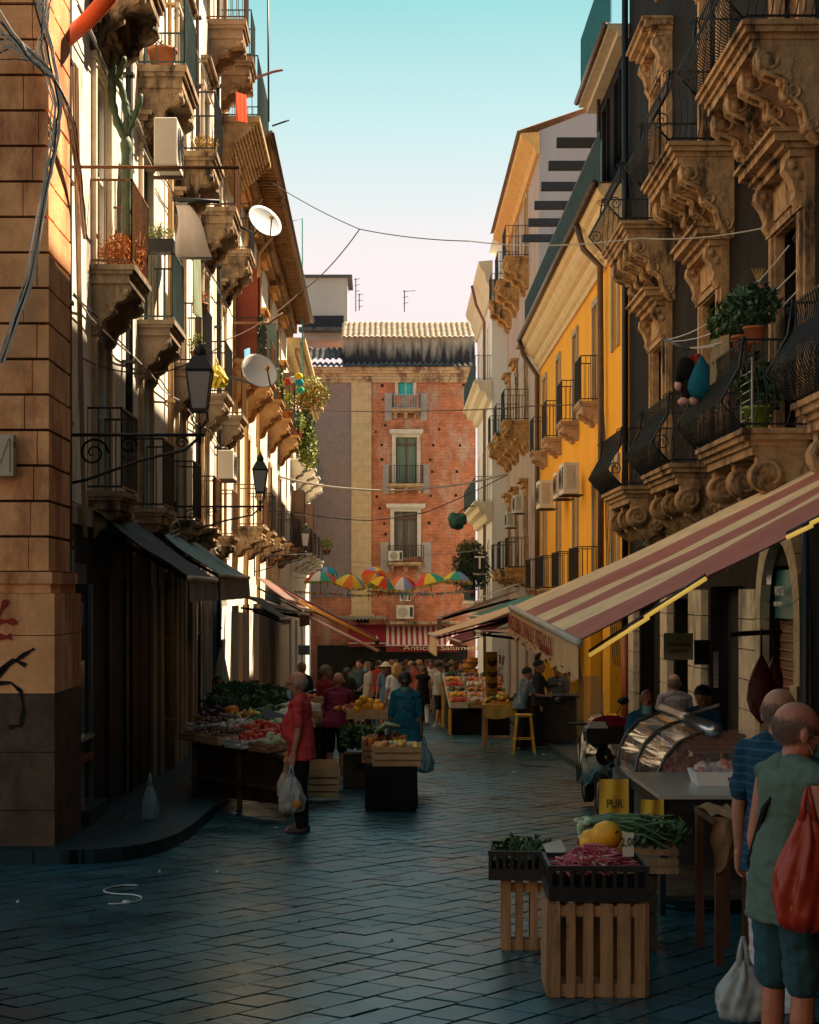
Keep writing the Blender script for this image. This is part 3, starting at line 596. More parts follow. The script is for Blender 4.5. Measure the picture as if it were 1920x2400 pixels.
for a,b in GB:
    c=(a+b)/2
    window(G,RF,c-.5,c+.5,z(12.7),z(15.0),sur=.17,surm=mat('ochre_trim',(.55,.36,.16)),frm=mat('turquoise_shutter',(.05,.45,.45)));window(G,RF,c-.5,c+.5,z(6.55),z(8.9),sur=.17,surm=stoneT);window(G,RF,c-.5,c+.5,z(1),z(3.7),sur=.2,surm=stoneT)
    for zz_,wd,s_ in((12.65,.9,1),(6.5,.95,1),(.95,.8,0)):
        mb=balcony(G,RF,a,b,wd,z(zz_),h=1.15,railm=iron,cons=(.95,.9) if s_ else (.9,.4),cth=.5,slabth=.2,stm=mat('ochre_carved_stone',(.50,.27,.09),var=.35,sc=6,bump=.6,stain=(.08,.05,.035),stt=.52,sts=2.2),nc=2)
    for zb in(9.2,4.0): h=MB(RF);h.box(c-.8,c+.8,0,.2,z(zb),z(zb+.2));h.box(c-.88,c+.88,0,.34,z(zb+.2),z(zb+.32));h.box(c-.7,c+.7,0,.1,z(zb-.2),z(zb));part(G,'hood_cornice',h,mat('ochre_carved_stone',()))
ev=MB(RF);ev.prism([(o,z(h)) for o,h in[(0,15.2),(.12,15.2),(.2,15.45),(.4,15.6),(.62,15.75),(.66,15.9),(0,15.95)]],0,59.0,76);part(G,'eave',ev,mat('orange_eave_plaster',(.72,.40,.13),var=.12,stain=(.3,.15,.06),stt=.64))
rf=MB()
nx=90
def rfn(i,j):
    u=59+17*i;o=.78-4.4*j;x,y,zz=RF(u,o,z(15.98)+j*1.5+.05*abs(math.sin(i*nx*math.pi/2)));return(x,y,zz)
rf.grid(rfn,nx*2,5);part(G,'roof',rf,mat('old_roof_tile',(.38,.24,.15),var=.4,sc=9,bump=.3))
# ---------------- RIGHT: white far house
Hh=thing('white_house','white house at the far right end of the street with cream cornice and wrap railings','building',(5.2,76,gz(76)))
WF=lambda u,o,zz:(4.25+.0125*u-o,u,zz)
HB=[78.8,83.0,87.2];ops=[]
for c in HB: ops+=[(c-.5,c+.5,z(9.6),z(12.2)),(c-.5,c+.5,z(4.2),z(6.8)),(c-.5,c+.5,z(-.3),z(2.4))]
whP=mat('white_plaster',(.80,.76,.68),var=.06,sc=1,streak=True,stain=(.6,.55,.45),stt=.64)
walls(Hh,WF,76.05,90,z(-5.2),z(14.0),ops,whP,back=6)
for c in HB:
    for zz_ in(9.6,4.2,-.3): window(Hh,WF,c-.5,c+.5,z(zz_),z(zz_+2.6),sur=.16,surm=whP,frm=woodW)
cc=mat('cream_moulding',(.72,.62,.42),var=.1)
ev=MB(WF);ev.prism([(o,z(h)) for o,h in[(0,13.2),(.1,13.2),(.15,13.6),(.3,13.9),(.35,14.2),(.55,14.45),(.62,14.7),(0,14.75)]],0,75.6,90);part(Hh,'cornice',ev,cc)
tp=MB(WF);tp.box(76.6,82,-4,-.5,z(14.8),z(16.3));tp.box(76.4,82.2,-4.1,-.2,z(16.3),z(16.42));part(Hh,'roof_room',tp,whP)
for zz_,nm in((9.5,0),(4.1,1),(-.4,2)):
    b=MB(WF);b.prism([(o,z(zz_+h)) for o,h in[(0,-.9),(.2,-.85),(.3,-.55),(.55,-.45),(.62,-.2),(.8,-.12),(.8,0),(0,0)]],0,76.0,89);bb=part(Hh,'balcony',b,cc)
    r=MB(WF);bars(r,[(76.08,-1.2),(76.08,.74),(88.9,.74)],z(zz_),1.1,.13,.009);part(bb,'railing',r,ironG)
g=MB(WF);g.tube([(80.5,.7,z(14.5)),(80.5,.5,z(13.6)),(80.5,.12,z(12.8)),(80.5,.1,z(-4))],.07,7);part(Hh,'drainpipe',g,mat('rust_pipe',(.25,.12,.08)))
# ---------------- BACK: brick house closing the street
K=thing('brick_house','brick and plaster house closing the far end of the street','building',(2,95,gz(95)))
bx=lambda px:(px-VX)*95/F
bz=lambda py:CZ+(HY-py)*95/F
def bb_(mb,p0,p1,y0,y1,o0,o1): mb.box(bx(p0),bx(p1),o0,o1,bz(y1),bz(y0));return mb
def strk(nt,tc,out):
    N=nt.nodes;L=nt.links;mp=N.new('ShaderNodeMapping');L.new(tc.outputs['Object'],mp.inputs['Vector']);mp.inputs['Scale'].default_value=(3.6,3.6,.5)
    n=N.new('ShaderNodeTexNoise');n.inputs['Scale'].default_value=1.3;n.inputs['Detail'].default_value=10;L.new(mp.outputs[0],n.inputs['Vector'])
    sp=N.new('ShaderNodeSeparateXYZ');L.new(tc.outputs['Object'],sp.inputs[0])
    r0=N.new('ShaderNodeMapRange');L.new(sp.outputs[2],r0.inputs['Value']);r0.inputs['From Min'].default_value=bz(848)-gz(95);r0.inputs['From Max'].default_value=bz(789)-gz(95);r0.inputs['To Min'].default_value=.32;r0.inputs['To Max'].default_value=-.18
    ad=N.new('ShaderNodeMath');L.new(n.outputs['Fac'],ad.inputs[0]);L.new(r0.outputs[0],ad.inputs[1])
    r=N.new('ShaderNodeMapRange');L.new(ad.outputs[0],r.inputs['Value']);r.inputs['From Min'].default_value=.38;r.inputs['From Max'].default_value=.72
    m=N.new('ShaderNodeMix');m.data_type='RGBA';L.new(r.outputs[0],m.inputs['Factor']);L.new(out,m.inputs['A']);m.inputs['B'].default_value=(.035,.035,.04,1);return m.outputs['Result']
ops=[(bx(933),bx(969),bz(927),bz(882)),(bx(928),bx(977),bz(1134),bz(1025)),(bx(924),bx(978),bz(1305),bz(1199))]
walls(K,BF,bx(700),bx(1115),gz(95)-.3,bz(862),ops,mat('ruined_brick',(.60,.225,.12),var=.35,sc=1.6,bump=.6,bsc=9,bdist=.03,stain=(.62,.40,.30),stt=.52,sts=1.1,fn=lambda nt,tc,out:brk(nt,tc,out,w=.26,h=.08,ms=.012,mort=(.55,.5,.45),axis='x')),dep=.3,back=7)
g=MB(BF);bb_(g,700,823.7,896,1400,0,.04);part(K,'grey_render',g,mat('grey_brown_render',(.27,.195,.175),var=.14,sc=3,bump=.5,bsc=12,bdist=.02,stain=(.34,.27,.25),stt=.66,sts=1.5))
g=MB(BF);bb_(g,823.7,870.8,872,1440,0,.12);g.box(bx(821),bx(875),0,.2,bz(882),bz(872));g.box(bx(819),bx(877),0,.2,bz(1450),bz(1440));part(K,'pilaster',g,mat('tan_limestone',(.60,.43,.24),var=.14,sc=2,bump=.3,stain=(.45,.29,.14),stt=.6,fn=lambda nt,tc,out:brk(nt,tc,out,w=.6,h=.4,ms=.006,mort=(.6,.5,.4),axis='x',c2=.9)))
g=MB(BF)
for (y0,y1,o) in((862,870,.55),(870,876,.4),(876,885,.18),(885,890,.25),(890,897,.14)): bb_(g,700,1115,y0,y1-.1,0,o)
part(K,'cornice',g,mat('stained_cornice',(.55,.40,.24),var=.2,sc=3,stain=(.22,.12,.08),stt=.5,sts=1.5))
def tiles(mb,x0,x1,za,zb,oa,ob,colw=.3,rows=8,hh=.13):
    nc=max(2,int(abs(x1-x0)/colw));per=6
    def fn(i,j):
        x=x0+(x1-x0)*i;ph=(i*nc)%1;r=j*rows;fr=(r%1) if j<1 else 1
        k=abs(math.sin(ph*math.pi));zz=za+(zb-za)*j+hh*k-.05*fr+.012*math.sin(nc*i*7.7)*0
        return(x,oa+(ob-oa)*j,zz)
    nv=rows*2
    js=[];
    for r in range(rows): js+=[r/rows+1e-6,(r+1)/rows-1e-6]
    vs=[];nu=nc*per
    for i in range(nu+1):
        for j in js:
            x,o,zz=fn(i/nu,j);ci=int(i/per);vs.append((x,o,zz+.02*math.sin(ci*12.9+int(j*rows)*4.1)))
    m=len(js);mb.add(vs,[(i*m+j,(i+1)*m+j,(i+1)*m+j+1,i*m+j+1) for i in range(nu) for j in range(m-1)],True)
tileP=mat('pale_tile',(.62,.46,.32),var=.5,sc=6,bump=.3,stain=(.15,.11,.08),stt=.58,sts=4)  # pale tan tile with darker blotches for the main roof
tileD=mat('dark_tile',(.14,.13,.12),var=.5,sc=7,bump=.3,stain=(.04,.04,.04),stt=.5,sts=3)  # dark grey tile for the eave edges and the low roof
g=MB(BF);tiles(g,bx(705),bx(1108),bz(866),bz(850),.75,-.2,rows=3);part(K,'tile_edge',g,tileD)
g=MB(BF);tiles(g,bx(718),bx(802),bz(846),bz(806),.1,-1.8,rows=6);part(K,'low_roof',g,tileD)
g=MB(BF);g.box(bx(802),bx(1114),-4,-.25,bz(852),bz(786))
part(K,'attic_wall',g,mat('black_streaked_render',(.40,.36,.30),var=.15,sc=3,bump=.3,fn=lambda nt,tc,out:strk(nt,tc,out)))
g=MB(BF);tiles(g,bx(800),bx(1112),bz(792),bz(732),.25,-3.4,rows=10,hh=.09);part(K,'roof',g,tileP)
# doors with surrounds
tq=mat('turquoise_shutter',());ptc=mat('grey_repair_render',(.40,.35,.32),var=.12,bump=.3)
for p in((902,920,921,986),(986,1001,921,986),(898,913,1088,1157),(991,1007,1088,1157),(892,912,1271,1342),(989,1011,1271,1342)): g=MB(BF);bb_(g,*p,0,.05);part(K,'repair_patch',g,ptc)
def bwin(p0,p1,y0,y1,fr_w,lin,paneM,frm,sh=None):
    g=MB(BF);w=fr_w
    bb_(g,p0-w,p0,y0-w,y1,0,.1);bb_(g,p1,p1+w,y0-w,y1,0,.1);bb_(g,p0,p1,y0-w,y0,0,.1)
    if lin: bb_(g,p0-w-lin,p1+w+lin,y0-w-9,y0-w,0,.3);bb_(g,p0-w-lin+3,p1+w+lin-3,y0-w-.1,y0-w+3,0,.2) 
    g.mi=1;m=(p0+p1)/2
    bb_(g,m-1.5,m+1.5,y0,y1,-.2,-.12);bb_(g,p0,p0+2.5,y0,y1,-.2,-.12);bb_(g,p1-2.5,p1,y0,y1,-.2,-.12);bb_(g,p0+2.5,p1-2.5,y0+15,y0+18,-.2,-.121)
    w_=part(K,'window',g,[mat('white_grey_surround',(.62,.56,.47),var=.1,stain=(.45,.35,.25)) ,frm])
    g=MB(BF);bb_(g,p0,p1,y0,y1,-.3,-.24);part(w_,'pane',g,paneM)
    if sh:
        for a,b in((p0+2.5,m-1.5),(m+1.5,p1-2.5)): part(w_,'shutter',bb_(MB(BF),a,b,y0+1,y1,-.12,-.08),sh)
bwin(933,969,882,927,7,0,glassD,woodW,tq)
bwin(928,977,1025,1134,9,6,mat('green_blind',(.20,.27,.20),streak=True,var=.15),woodB)
bwin(924,978,1199,1305,9,10,mat('net_curtain',(.14,.12,.10),var=.5,sc=4,streak=True,rough=.5),woodB)
for (p0,p1,yr,ys,rm) in((919,983,927,960,mat('pale_blue_rail',(.35,.45,.46))),(912,991,1093,1135,iron),(910,992,1279,1318,iron)):
    g=MB(BF);bb_(g,p0-3,p1+3,ys,ys+6,0,.75);bb_(g,p0,p1,ys+6,ys+9,0,.6)
    for q in(p0+4,(p0+p1)/2-4,p1-12): bb_(g,q,q+8,ys+9,ys+22,0,.35);bb_(g,q,q+8,ys+9,ys+14,.35,.55)
    b=part(K,'balcony',g,stoneW);r=MB(BF);bars(r,[(bx(p0),0),(bx(p0),.7),(bx(p1),.7),(bx(p1),0)],bz(ys),(ys-yr)*95/F,.14,.012);part(b,'railing',r,rm)
holes=[(690,818),(693,905),(690,985),(708,1070),(688,1193),(1013,1195),(688,1285),(994,1287),(1006,1363),(1161,1362),(997,1515),(1155,1512),(675,1595),(703,1690),(987,1687),(711,1757),(655,1520),(1205,815),(1181,1197),(650,1110),(1050,1095)]
for x,y in holes:
    g=MB(BF)
    px,py=640+x/2.695,600+y/2.695;s_=RN.uniform(2.2,3.4);a=RN.uniform(-.5,.5)
    g.box(bx(px-s_),bx(px+s_),.0,.012,bz(py+s_*1.1),bz(py-s_*1.1));part(K,'putlog_hole',g,darkI)  # flat dark plate, the shade of the hole is only its colour
# lower storey of the brick house
g=MB(BF);bb_(g,780,905,1444,1449,0,.9);u=bx(782)
while u<bx(903): g.box(u,u+.09,.9,.96,bz(1452),bz(1443));u+=.2
part(K,'canopy_edge',g,mat('dusty_canopy',(.3,.27,.22)))
g=MB(BF);bb_(g,905,1075,1456,1462,0,1.2);part(K,'stone_ledge',g,stoneD)
g=MB(BF);bb_(g,835,865,1440,1460,.13,.16);cx=bx(850)
part(K,'niche',g,darkI)  # niche drawn as a dark plate, its shade put into the colour
# tower behind on the left
Tt=thing('roof_tower','plain pale box tower rising behind the brick house roof','tower',(bx(765),99,z(12)))
tx=lambda p:(p-VX)*99/F
tz=lambda p:CZ+(HY-p)*99/F
g=MB();g.box(tx(712),tx(815),98.4,102,tz(800),tz(655));part(Tt,'wall',g,mat('pale_grey_render',(.50,.46,.40),var=.08,sc=1,streak=True))
g=MB();g.box(tx(708),tx(826),98.1,102.6,tz(655),tz(650));part(Tt,'roof_slab',g,mat('dark_slab',(.1,.1,.1)))
g=MB();g.box(tx(711),tx(806),98.33,98.4,tz(776),tz(744));part(Tt,'stained_base',g,mat('black_streaked_render',()))
g=MB();g.box(tx(703),tx(803),97.4,98.3,tz(784),tz(776));part(Tt,'tile_edge',g,tileD)

# unseen building, added behind the camera to bounce warm light onto the near stone
Q=thing('bounce_building','unseen ochre building added behind the camera to bounce warm light','building',(0,-13,gz(-13)))
QF=lambda u,o,zz:(u,-13+o,zz)
ops=[(u,u+1.3,z(h),z(h+2.6)) for u in(-15,-10.5,-6,-1.5,3,7.5,12) for h in(-1.5,2.6,6.8)]
walls(Q,QF,-20,20,gz(-13)-.5,z(12),ops,mat('ochre_plaster',(.78,.46,.22),var=.1,streak=True),back=6)
for a,b,c,d in ops: window(Q,QF,a,b,c,d,sur=.15)
# ---------------- people
from mathutils import noise as mnoise
def remesh(mb,vox,sm=3,wr=0,wsc=7.):
    me=bpy.data.meshes.new('t');me.from_pydata(mb.v,[],mb.f);o=bpy.data.objects.new('t',me);COL.objects.link(o)
    m=o.modifiers.new('r','REMESH');m.mode='VOXEL';m.voxel_size=vox;m.use_smooth_shade=True
    if sm: s=o.modifiers.new('s','SMOOTH');s.iterations=sm;s.factor=.6
    dg=bpy.context.evaluated_depsgraph_get();dg.update();r=bpy.data.meshes.new_from_object(o.evaluated_get(dg))
    bpy.data.objects.remove(o);bpy.data.meshes.remove(me)
    if wr:
        r.update();ns=[v.normal.copy() for v in r.vertices]
        for v,n in zip(r.vertices,ns):
            c=v.co;k=mnoise.noise(Vector((c.x*wsc,c.y*wsc,c.z*wsc*1.6)))+.5*mnoise.noise(Vector((c.x*wsc*2.3+5,c.y*wsc*2.3,c.z*wsc*2.8)))
            k=1-abs(k)*2.2;v.co=c+n*(wr*k)
    return r
def cone(mb,a,b,r0,r1,sq=1.):
    """round-ended tapering limb"""
    a=Vector(a);b=Vector(b);d=b-a;pts=[];rs=[]
    for t in(-.95,-.6,0): pts.append(a+d.normalized()*(r0*t));rs.append(r0*math.sqrt(max(.02,1-t*t)))
    for t in(.33,.66): pts.append(a+d*t);rs.append(r0+(r1-r0)*t)
    for t in(0,.6,.95): pts.append(b+d.normalized()*(r1*t));rs.append(r1*math.sqrt(max(.02,1-t*t)))
    mb.tube(pts,rs,10)
def loft(mb,rings,n=14):
    vs=[]
    for (c,rx,ry) in rings:
        for j in range(n):
            w=2*math.pi*j/n;vs.append((c[0]+rx*math.cos(w),c[1]+ry*math.sin(w),c[2]))
    k=len(rings);fs=[(i*n+j,i*n+(j+1)%n,(i+1)*n+(j+1)%n,(i+1)*n+j) for i in range(k-1) for j in range(n)]+[tuple(range(n-1,-1,-1)),tuple(range((k-1)*n,k*n))]
    mb.add(vs,fs,True)
SK1=mat('tanned_skin',(.44,.20,.12),rough=.5,var=.12,sc=8,bump=.1,bsc=60,spec=.4);SK2=mat('light_skin',(.52,.28,.19),rough=.5,var=.1,sc=8,bump=.1,bsc=60);SK3=mat('dark_skin',(.10,.055,.035),rough=.5,var=.1,bump=.05);SKR=mat('ruddy_skin',(.44,.16,.095),rough=.42,var=.15,sc=7,bump=.12,bsc=50,stain=(.40,.10,.06),stt=.6,sts=5)
def cloth(key,col,**k): return mat('cloth_'+key,col,rough=.9,var=k.pop('var',.12),sc=6,bump=.3,bsc=90,**k)
maskM=mat('blue_face_mask',(.22,.45,.46),rough=.8,var=.08)
def person(label,x,y,rz,h=1.7,skin=SK1,shirt=None,pants=None,shoes=blk,hair=None,hstyle='short',sleeve=.5,shorts=False,skirt=None,belly=0,lean=0,vox=.014,mask=None,
           armL=None,armR=None,hip=1.,hem=.86,stance=.1,step=0,headrot=(0,0),fing=False,group=None,strap=None,tank=False,glasses=False,sit=None,fem=False,cap=None,wr=0,beard=False):
    S=h/1.72;zz0=gz(y)
    sh=.185 if not fem else .16
    pel=Vector((0,0,.95));chest=Vector((0,lean*.38,1.30-abs(lean)*.06));neck=Vector((0,lean*.55,1.47-abs(lean)*.12))
    hd=Vector((0,lean*.62+.025,1.60-abs(lean)*.14))
    sL,sR=Vector((-sh,neck.y-.0,neck.z-.055)),Vector((sh,neck.y,neck.z-.055))
    dl=[(-.05,.0,-.29),(-.03,.06,-.26)];dr=[(.05,.0,-.29),(.03,.06,-.26)]
    if armL: dl=armL
    if armR: dr=armR
    eL=sL+Vector(dl[0]);wL=eL+Vector(dl[1]);eR=sR+Vector(dr[0]);wR=eR+Vector(dr[1])
    hpL,hpR=Vector((-.09,0,.92)),Vector((.09,0,.92))
    if sit: kL,kR=Vector((-.12,.42,.90)),Vector((.12,.42,.90));aL,aR=Vector((-.12,.38,.45)),Vector((.12,.44,.45))
    else: kL,kR=Vector((-stance,step*.5+.02,.49)),Vector((stance,-step*.5+.03,.49));aL,aR=Vector((-stance,step,.08)),Vector((stance,-step,.08))
    b=MB()
    # body
    for hp,k,a in((hpL,kL,aL),(hpR,kR,aR)):
        cone(b,hp,k,.082,.052);cone(b,k,k+(a-k)*.35,.052,.055);cone(b,k+(a-k)*.3,a,.055,.034);cone(b,a+Vector((0,-.03,-.035)),a+Vector((0,.15,-.05)),.035,.03)
    cen=lambda t:pel+(neck-pel)*t+Vector((0,lean*.06*math.sin(math.pi*t),0))
    f=.9 if fem else 1
    tor=[(-.12,.10,.07),(-.06,.155*hip,.105),(0,.162*hip,.112),(.18,.148,.105+belly*.35),(.36,.145*f,.108+belly*.5),(.55,.155*f,.112+belly*.2),(.75,.165*f,.112),(.88,.155*f,.095),(.95,.10,.07),(1,.055,.055)]
    def torso(mb,inf=0,t0=-.2,t1=2,drape=0):
        rg=[]
        for t,rx,ry in tor:
            if t<t0 or t>t1: continue
            if inf>.013 and t<.2: rx+=.016;ry+=.016
            if inf>.013 and t>=.88: rx+=.02;ry+=.012
            c=cen(t);oy=belly*(.5 if .1<t<.6 else 0);rg.append(((c.x,c.y+oy*.6,c.z),rx+inf,ry+inf))
        if drape and rg: 
            c,rx,ry=rg[0];rg.insert(0,((c[0],c[1],hem),rx+drape,ry+drape))
        loft(mb,rg)
    torso(b)
    for s,e,w_,sg in((sL,eL,wL,-1),(sR,eR,wR,1)):
        cone(b,s,e,.048,.037);cone(b,e,e+(w_-e)*.3,.037,.038);cone(b,e+(w_-e)*.3,w_,.038,.025)
        d=(w_-e).normalized();pc=w_+d*.05;side=Vector((0,1,0));side=(side-d*side.dot(d)).normalized();nn=d.cross(side)
        if fing:
            cone(b,w_+side*.015,w_+d*.08+side*.022,.022,.018);cone(b,w_-side*.015,w_+d*.08-side*.02,.022,.017);cone(b,w_,w_+d*.085,.02,.018)
            for q in range(4):
                o_=side*(.03-.02*q);L_=[.07,.078,.073,.058][q];p1=w_+d*.085+o_;p2=p1+d*L_*.5-nn*sg*.012;p3=p2+(d*.4-nn*sg*.9)*L_*.5
                cone(b,p1,p2,.0105,.0095);cone(b,p2,p3,.0095,.008)
            p1=w_+d*.03+side*.03;p2=p1+side*.03+d*.02;cone(b,p1,p2,.013,.011);cone(b,p2,p2+d*.03-nn*sg*.01,.011,.009)
        else:
            cone(b,w_,w_+d*.085,.026,.02);cone(b,w_+side*.02+d*.03,w_+side*.045+d*.06,.012,.009)
            for q in range(4): o_=side*(.022-.015*q);cone(b,w_+d*.08+o_,w_+d*.15+o_*1.1-nn*sg*.02,.009,.007)
    cone(b,neck+Vector((0,-.01,-.04)),hd+Vector((0,-.02,-.06)),.058,.052)
    # head, built facing +y then turned
    hm=MB();R=Euler((headrot[0],0,headrot[1])).to_matrix()
    hm.ell((0,-.012,.035),(.077,.098,.092),14,10);hm.ell((0,.018,-.035),(.060,.070,.085),12,8);hm.ell((0,.045,-.085),(.034,.036,.026),8,6)
    hm.ell((0,.088,.028),(.058,.012,.014),8,6);hm.add([(0,.105,.012),(-.017,.082,-.03),(.017,.082,-.03),(0,.122,-.024),(0,.075,.02)],[(0,1,3),(0,3,2),(1,2,3),(0,4,1),(0,2,4),(1,4,2)])
    hm.ell((0,.088,-.055),(.024,.010,.006),8,5);hm.ell((0,.086,-.067),(.02,.009,.006),8,5)
    for s in(-1,1): hm.ell((s*.084,-.010,-.005),(.013,.022,.034),8,6);hm.ell((s*.034,.066,-.025),(.02,.018,.02),6,5)
    tf=lambda p:hd+Vector((0,0,.012))+R@Vector(p)*1.11
    b.add([tuple(tf(p)) for p in hm.v],hm.f,True)
    me=remesh(b,vox,2)
    o=bpy.data.objects.new('person',me);COL.objects.link(o);me.materials.append(skin)
    o.location=(x,y,zz0+(.0));o.rotation_euler=(0,0,rad(rz));o.scale=(S,)*3;o['label']=label;o['category']='person'
    if group:o['group']=group
    ORG[o.name]=(0,0,0)
    def kid(nm,mb,mt,vx=None,sm=2,w_=0):
        if vx: m=remesh(mb,vx,sm,w_);q=bpy.data.objects.new(nm,m);COL.objects.link(q);m.materials.append(mt);q.parent=o;return q
        return part(o,nm,mb,mt)
    cv=max(.009,vox*.9)
    if shirt:
        c=MB();torso(c,.014,hem<.8 and -.1 or -.03,.96,drape=.012+(.02 if fem else 0))
        # shoulder yoke
        for s,e,w_ in((sL,eL,wL),(sR,eR,wR)):
            n0=neck+Vector((s.x*.22,-.02,.0))
            cone(c,n0,s+Vector((0,0,.0 if not tank else .012)),.06,.062 if not tank else .052)
            if not tank:
                if sleeve<=.6: cone(c,s,s+(e-s)*(sleeve/.5*.62 if sleeve<.5 else .72),.064,.060)
                elif sleeve<1: cone(c,s,e,.062,.052)
                else: cone(c,s,e,.062,.05);cone(c,e,w_+(e-w_)*.05,.05,.036)
        kid('shirt',c,shirt,cv,2,wr)
        if not tank:
            c=MB();cc=neck+Vector((0,.004,.012));pts=[(cc.x+.066*math.cos(a),cc.y+.06*math.sin(a),cc.z-.018*math.sin(a)) for a in [k*math.pi/6 for k in range(13)]];c.tube(pts,.013,6);kid('collar',c,shirt)
    if pants:
        c=MB();torso(c,.004,-.2,.10)
        for hp,k,a in((hpL,kL,aL),(hpR,kR,aR)):
            if shorts: cone(c,hp,k+(hp-k)*.08,.090,.084)
            else: cone(c,hp,k,.088,.070);cone(c,k,a+Vector((0,0,.02)),.070,.062)
        kid('shorts' if shorts else 'trousers',c,pants,cv,2,wr)
    if skirt:
        c=MB();loft(c,[((0,0,.5),.21,.18),((0,0,.75),.19,.15),((0,0,1.0),.16,.12),((0,0,1.12),.15,.11)]);kid('skirt',c,skirt,cv,2,wr)
    if shoes:
        for a in(aL,aR):
            c=MB();cone(c,a+Vector((0,-.035,-.04)),a+Vector((0,.12,-.048)),.045,.038);c.box(a.x-.04,a.x+.04,a.y-.075,a.y+.16,a.z-.083,a.z-.06);kid('shoe',c,shoes,.012 if vox<.02 else .018)
    if hair and hstyle=='sides' and vox<.0105:
        c=MB()
        for k in range(5200):
            ph=RN.uniform(0,6.283);fr=math.sin(ph);th=RN.gauss(1.75-.1*fr,.33)
            if th<1.15+.75*max(0,fr) or th>2.5-1.0*max(0,fr): continue
            q=Vector((math.sin(th)*math.cos(ph),math.sin(th)*fr,math.cos(th)))
            if q.z<0: q.x*=1-.30*(-q.z);q.y*=1-.16*(-q.z)
            p=Vector((.0775*q.x,-.012+.098*q.y,.03+.096*q.z));d=Vector((RN.uniform(-.4,.4),-.5+RN.uniform(-.4,.4),-.8)).normalized()*RN.uniform(.010,.018)+q*.0035;w=Vector((q.y,-q.x,0))*.0016
            c.add([tuple(tf(p+w)),tuple(tf(p-w)),tuple(tf(p+d))],[(0,1,2)])
        kid('hair',c,hair)
    elif hair and hstyle!='bald':
        c=MB();vs=[];n=18;m=9
        mx={'short':2.0,'long':2.0,'fringe':2.15,'sides':2.0}[hstyle]
        for i in range(m+1):
            for j in range(n):
                ph=2*math.pi*j/n
                fr=math.sin(ph) # +1 front
                sd=hstyle=='sides';lim={'short':1.75-.75*max(0,fr),'long':1.9-.85*max(0,fr),'fringe':1.9-.6*max(0,fr),'sides':2.4-1.05*max(0,fr)}[hstyle]
                st=0 if not sd else (1.2+.85*max(0,fr))
                th=st+(lim-st)*i/m if lim>st else lim
                k=(1 if not sd else .925)+(.035 if not sd else .014)*RN.uniform(-1,1)
                p=Vector((.088*math.sin(th)*math.cos(ph),-.012+.109*math.sin(th)*fr,.03+.104*math.cos(th)))*k
                vs.append(tuple(tf(p)))
        c.add(vs,[(i*n+j,(i+1)*n+j,(i+1)*n+(j+1)%n,i*n+(j+1)%n) for i in range(m) for j in range(n)],True)
        if hstyle=='long':
            for k in range(26):
                a=math.pi+ (k/25)*math.pi;p=tf((.085*math.cos(a),-.012+.10*math.sin(a),.0));q=p+Vector((RN.uniform(-.02,.02),-.02+RN.uniform(-.02,.02),-.16-RN.random()*.1))
                c.tube([p+Vector((0,.01,.05)),(p+q)/2+Vector((0,-.02,0)),q],[.02,.024,.008],5)
        kid('hair',c,hair)
    if cap:
        c=MB();c.add([tuple(tf((.094*math.sin(t)*math.cos(p_),-.012+.112*math.sin(t)*math.sin(p_),.035+.105*math.cos(t)))) for t in[k*.2 for k in range(9)] for p_ in[2*math.pi*j/16 for j in range(16)]],[(i*16+j,(i+1)*16+j,(i+1)*16+(j+1)%16,i*16+(j+1)%16) for i in range(8) for j in range(16)],True)
        br=.17 if cap[1]=='hat' else .0
        if br: c.add([tuple(tf((r_*math.cos(p_),r_*math.sin(p_)-.01,.045+zz_))) for r_,zz_ in((.09,0),(br,-.01),(br,-.0),(.09,.015)) for p_ in[2*math.pi*j/16 for j in range(16)]],[(i*16+j,((i+1)%4)*16+j,((i+1)%4)*16+(j+1)%16,i*16+(j+1)%16) for i in range(4) for j in range(16)],True)
        else: c.add([tuple(tf(p_)) for p_ in((-.06,.08,.06),(.06,.08,.06),(.04,.17,.045),(-.04,.17,.045),(-.06,.08,.075),(.06,.08,.075),(.04,.17,.055),(-.04,.17,.055))],[(0,1,2,3),(4,5,6,7),(0,1,5,4),(1,2,6,5),(2,3,7,6),(3,0,4,7)])
        kid('hat',c,cap[0])
    if mask:
        dz,dy=(0,0) if mask=='on' else (-.045,-.012)
        c=MB();vs=[];n=8;m=5
        for i in range(m+1):
            for j in range(n+1):
                a=(j/n-.5)*2.3;v=i/m;rr_=1+.12*math.sin(v*math.pi)
                vs.append(tuple(tf((.072*math.sin(a)*(1-.12*v),dy+.025+.088*math.cos(a)*rr_*(1-.10*v),dz-.0-.085*v))))
        c.add(vs,[(i*(n+1)+j,(i+1)*(n+1)+j,(i+1)*(n+1)+j+1,i*(n+1)+j+1) for i in range(m) for j in range(n)],True)
        for s in(-1,1):
            c.tube([tf((s*.064,.06+dy,dz-.01)),tf((s*.082,.01,.005)),tf((s*.084,-.012,-.01)),tf((s*.07,.04+dy,dz-.075))],.0022,4)
        kid('face_mask',c,maskM)
    if glasses:
        c=MB()
        for s in(-1,1):
            c.tube([tf((s*(.034+.024*math.cos(a)),.104,.018+.019*math.sin(a))) for a in[k*math.pi/4 for k in range(9)]],.0022,4);c.tube([tf((s*.058,.102,.022)),tf((s*.082,.0,.01))],.002,4)
        c.tube([tf((-.01,.108,.02)),tf((.01,.108,.02))],.002,4);kid('glasses',c,blk)
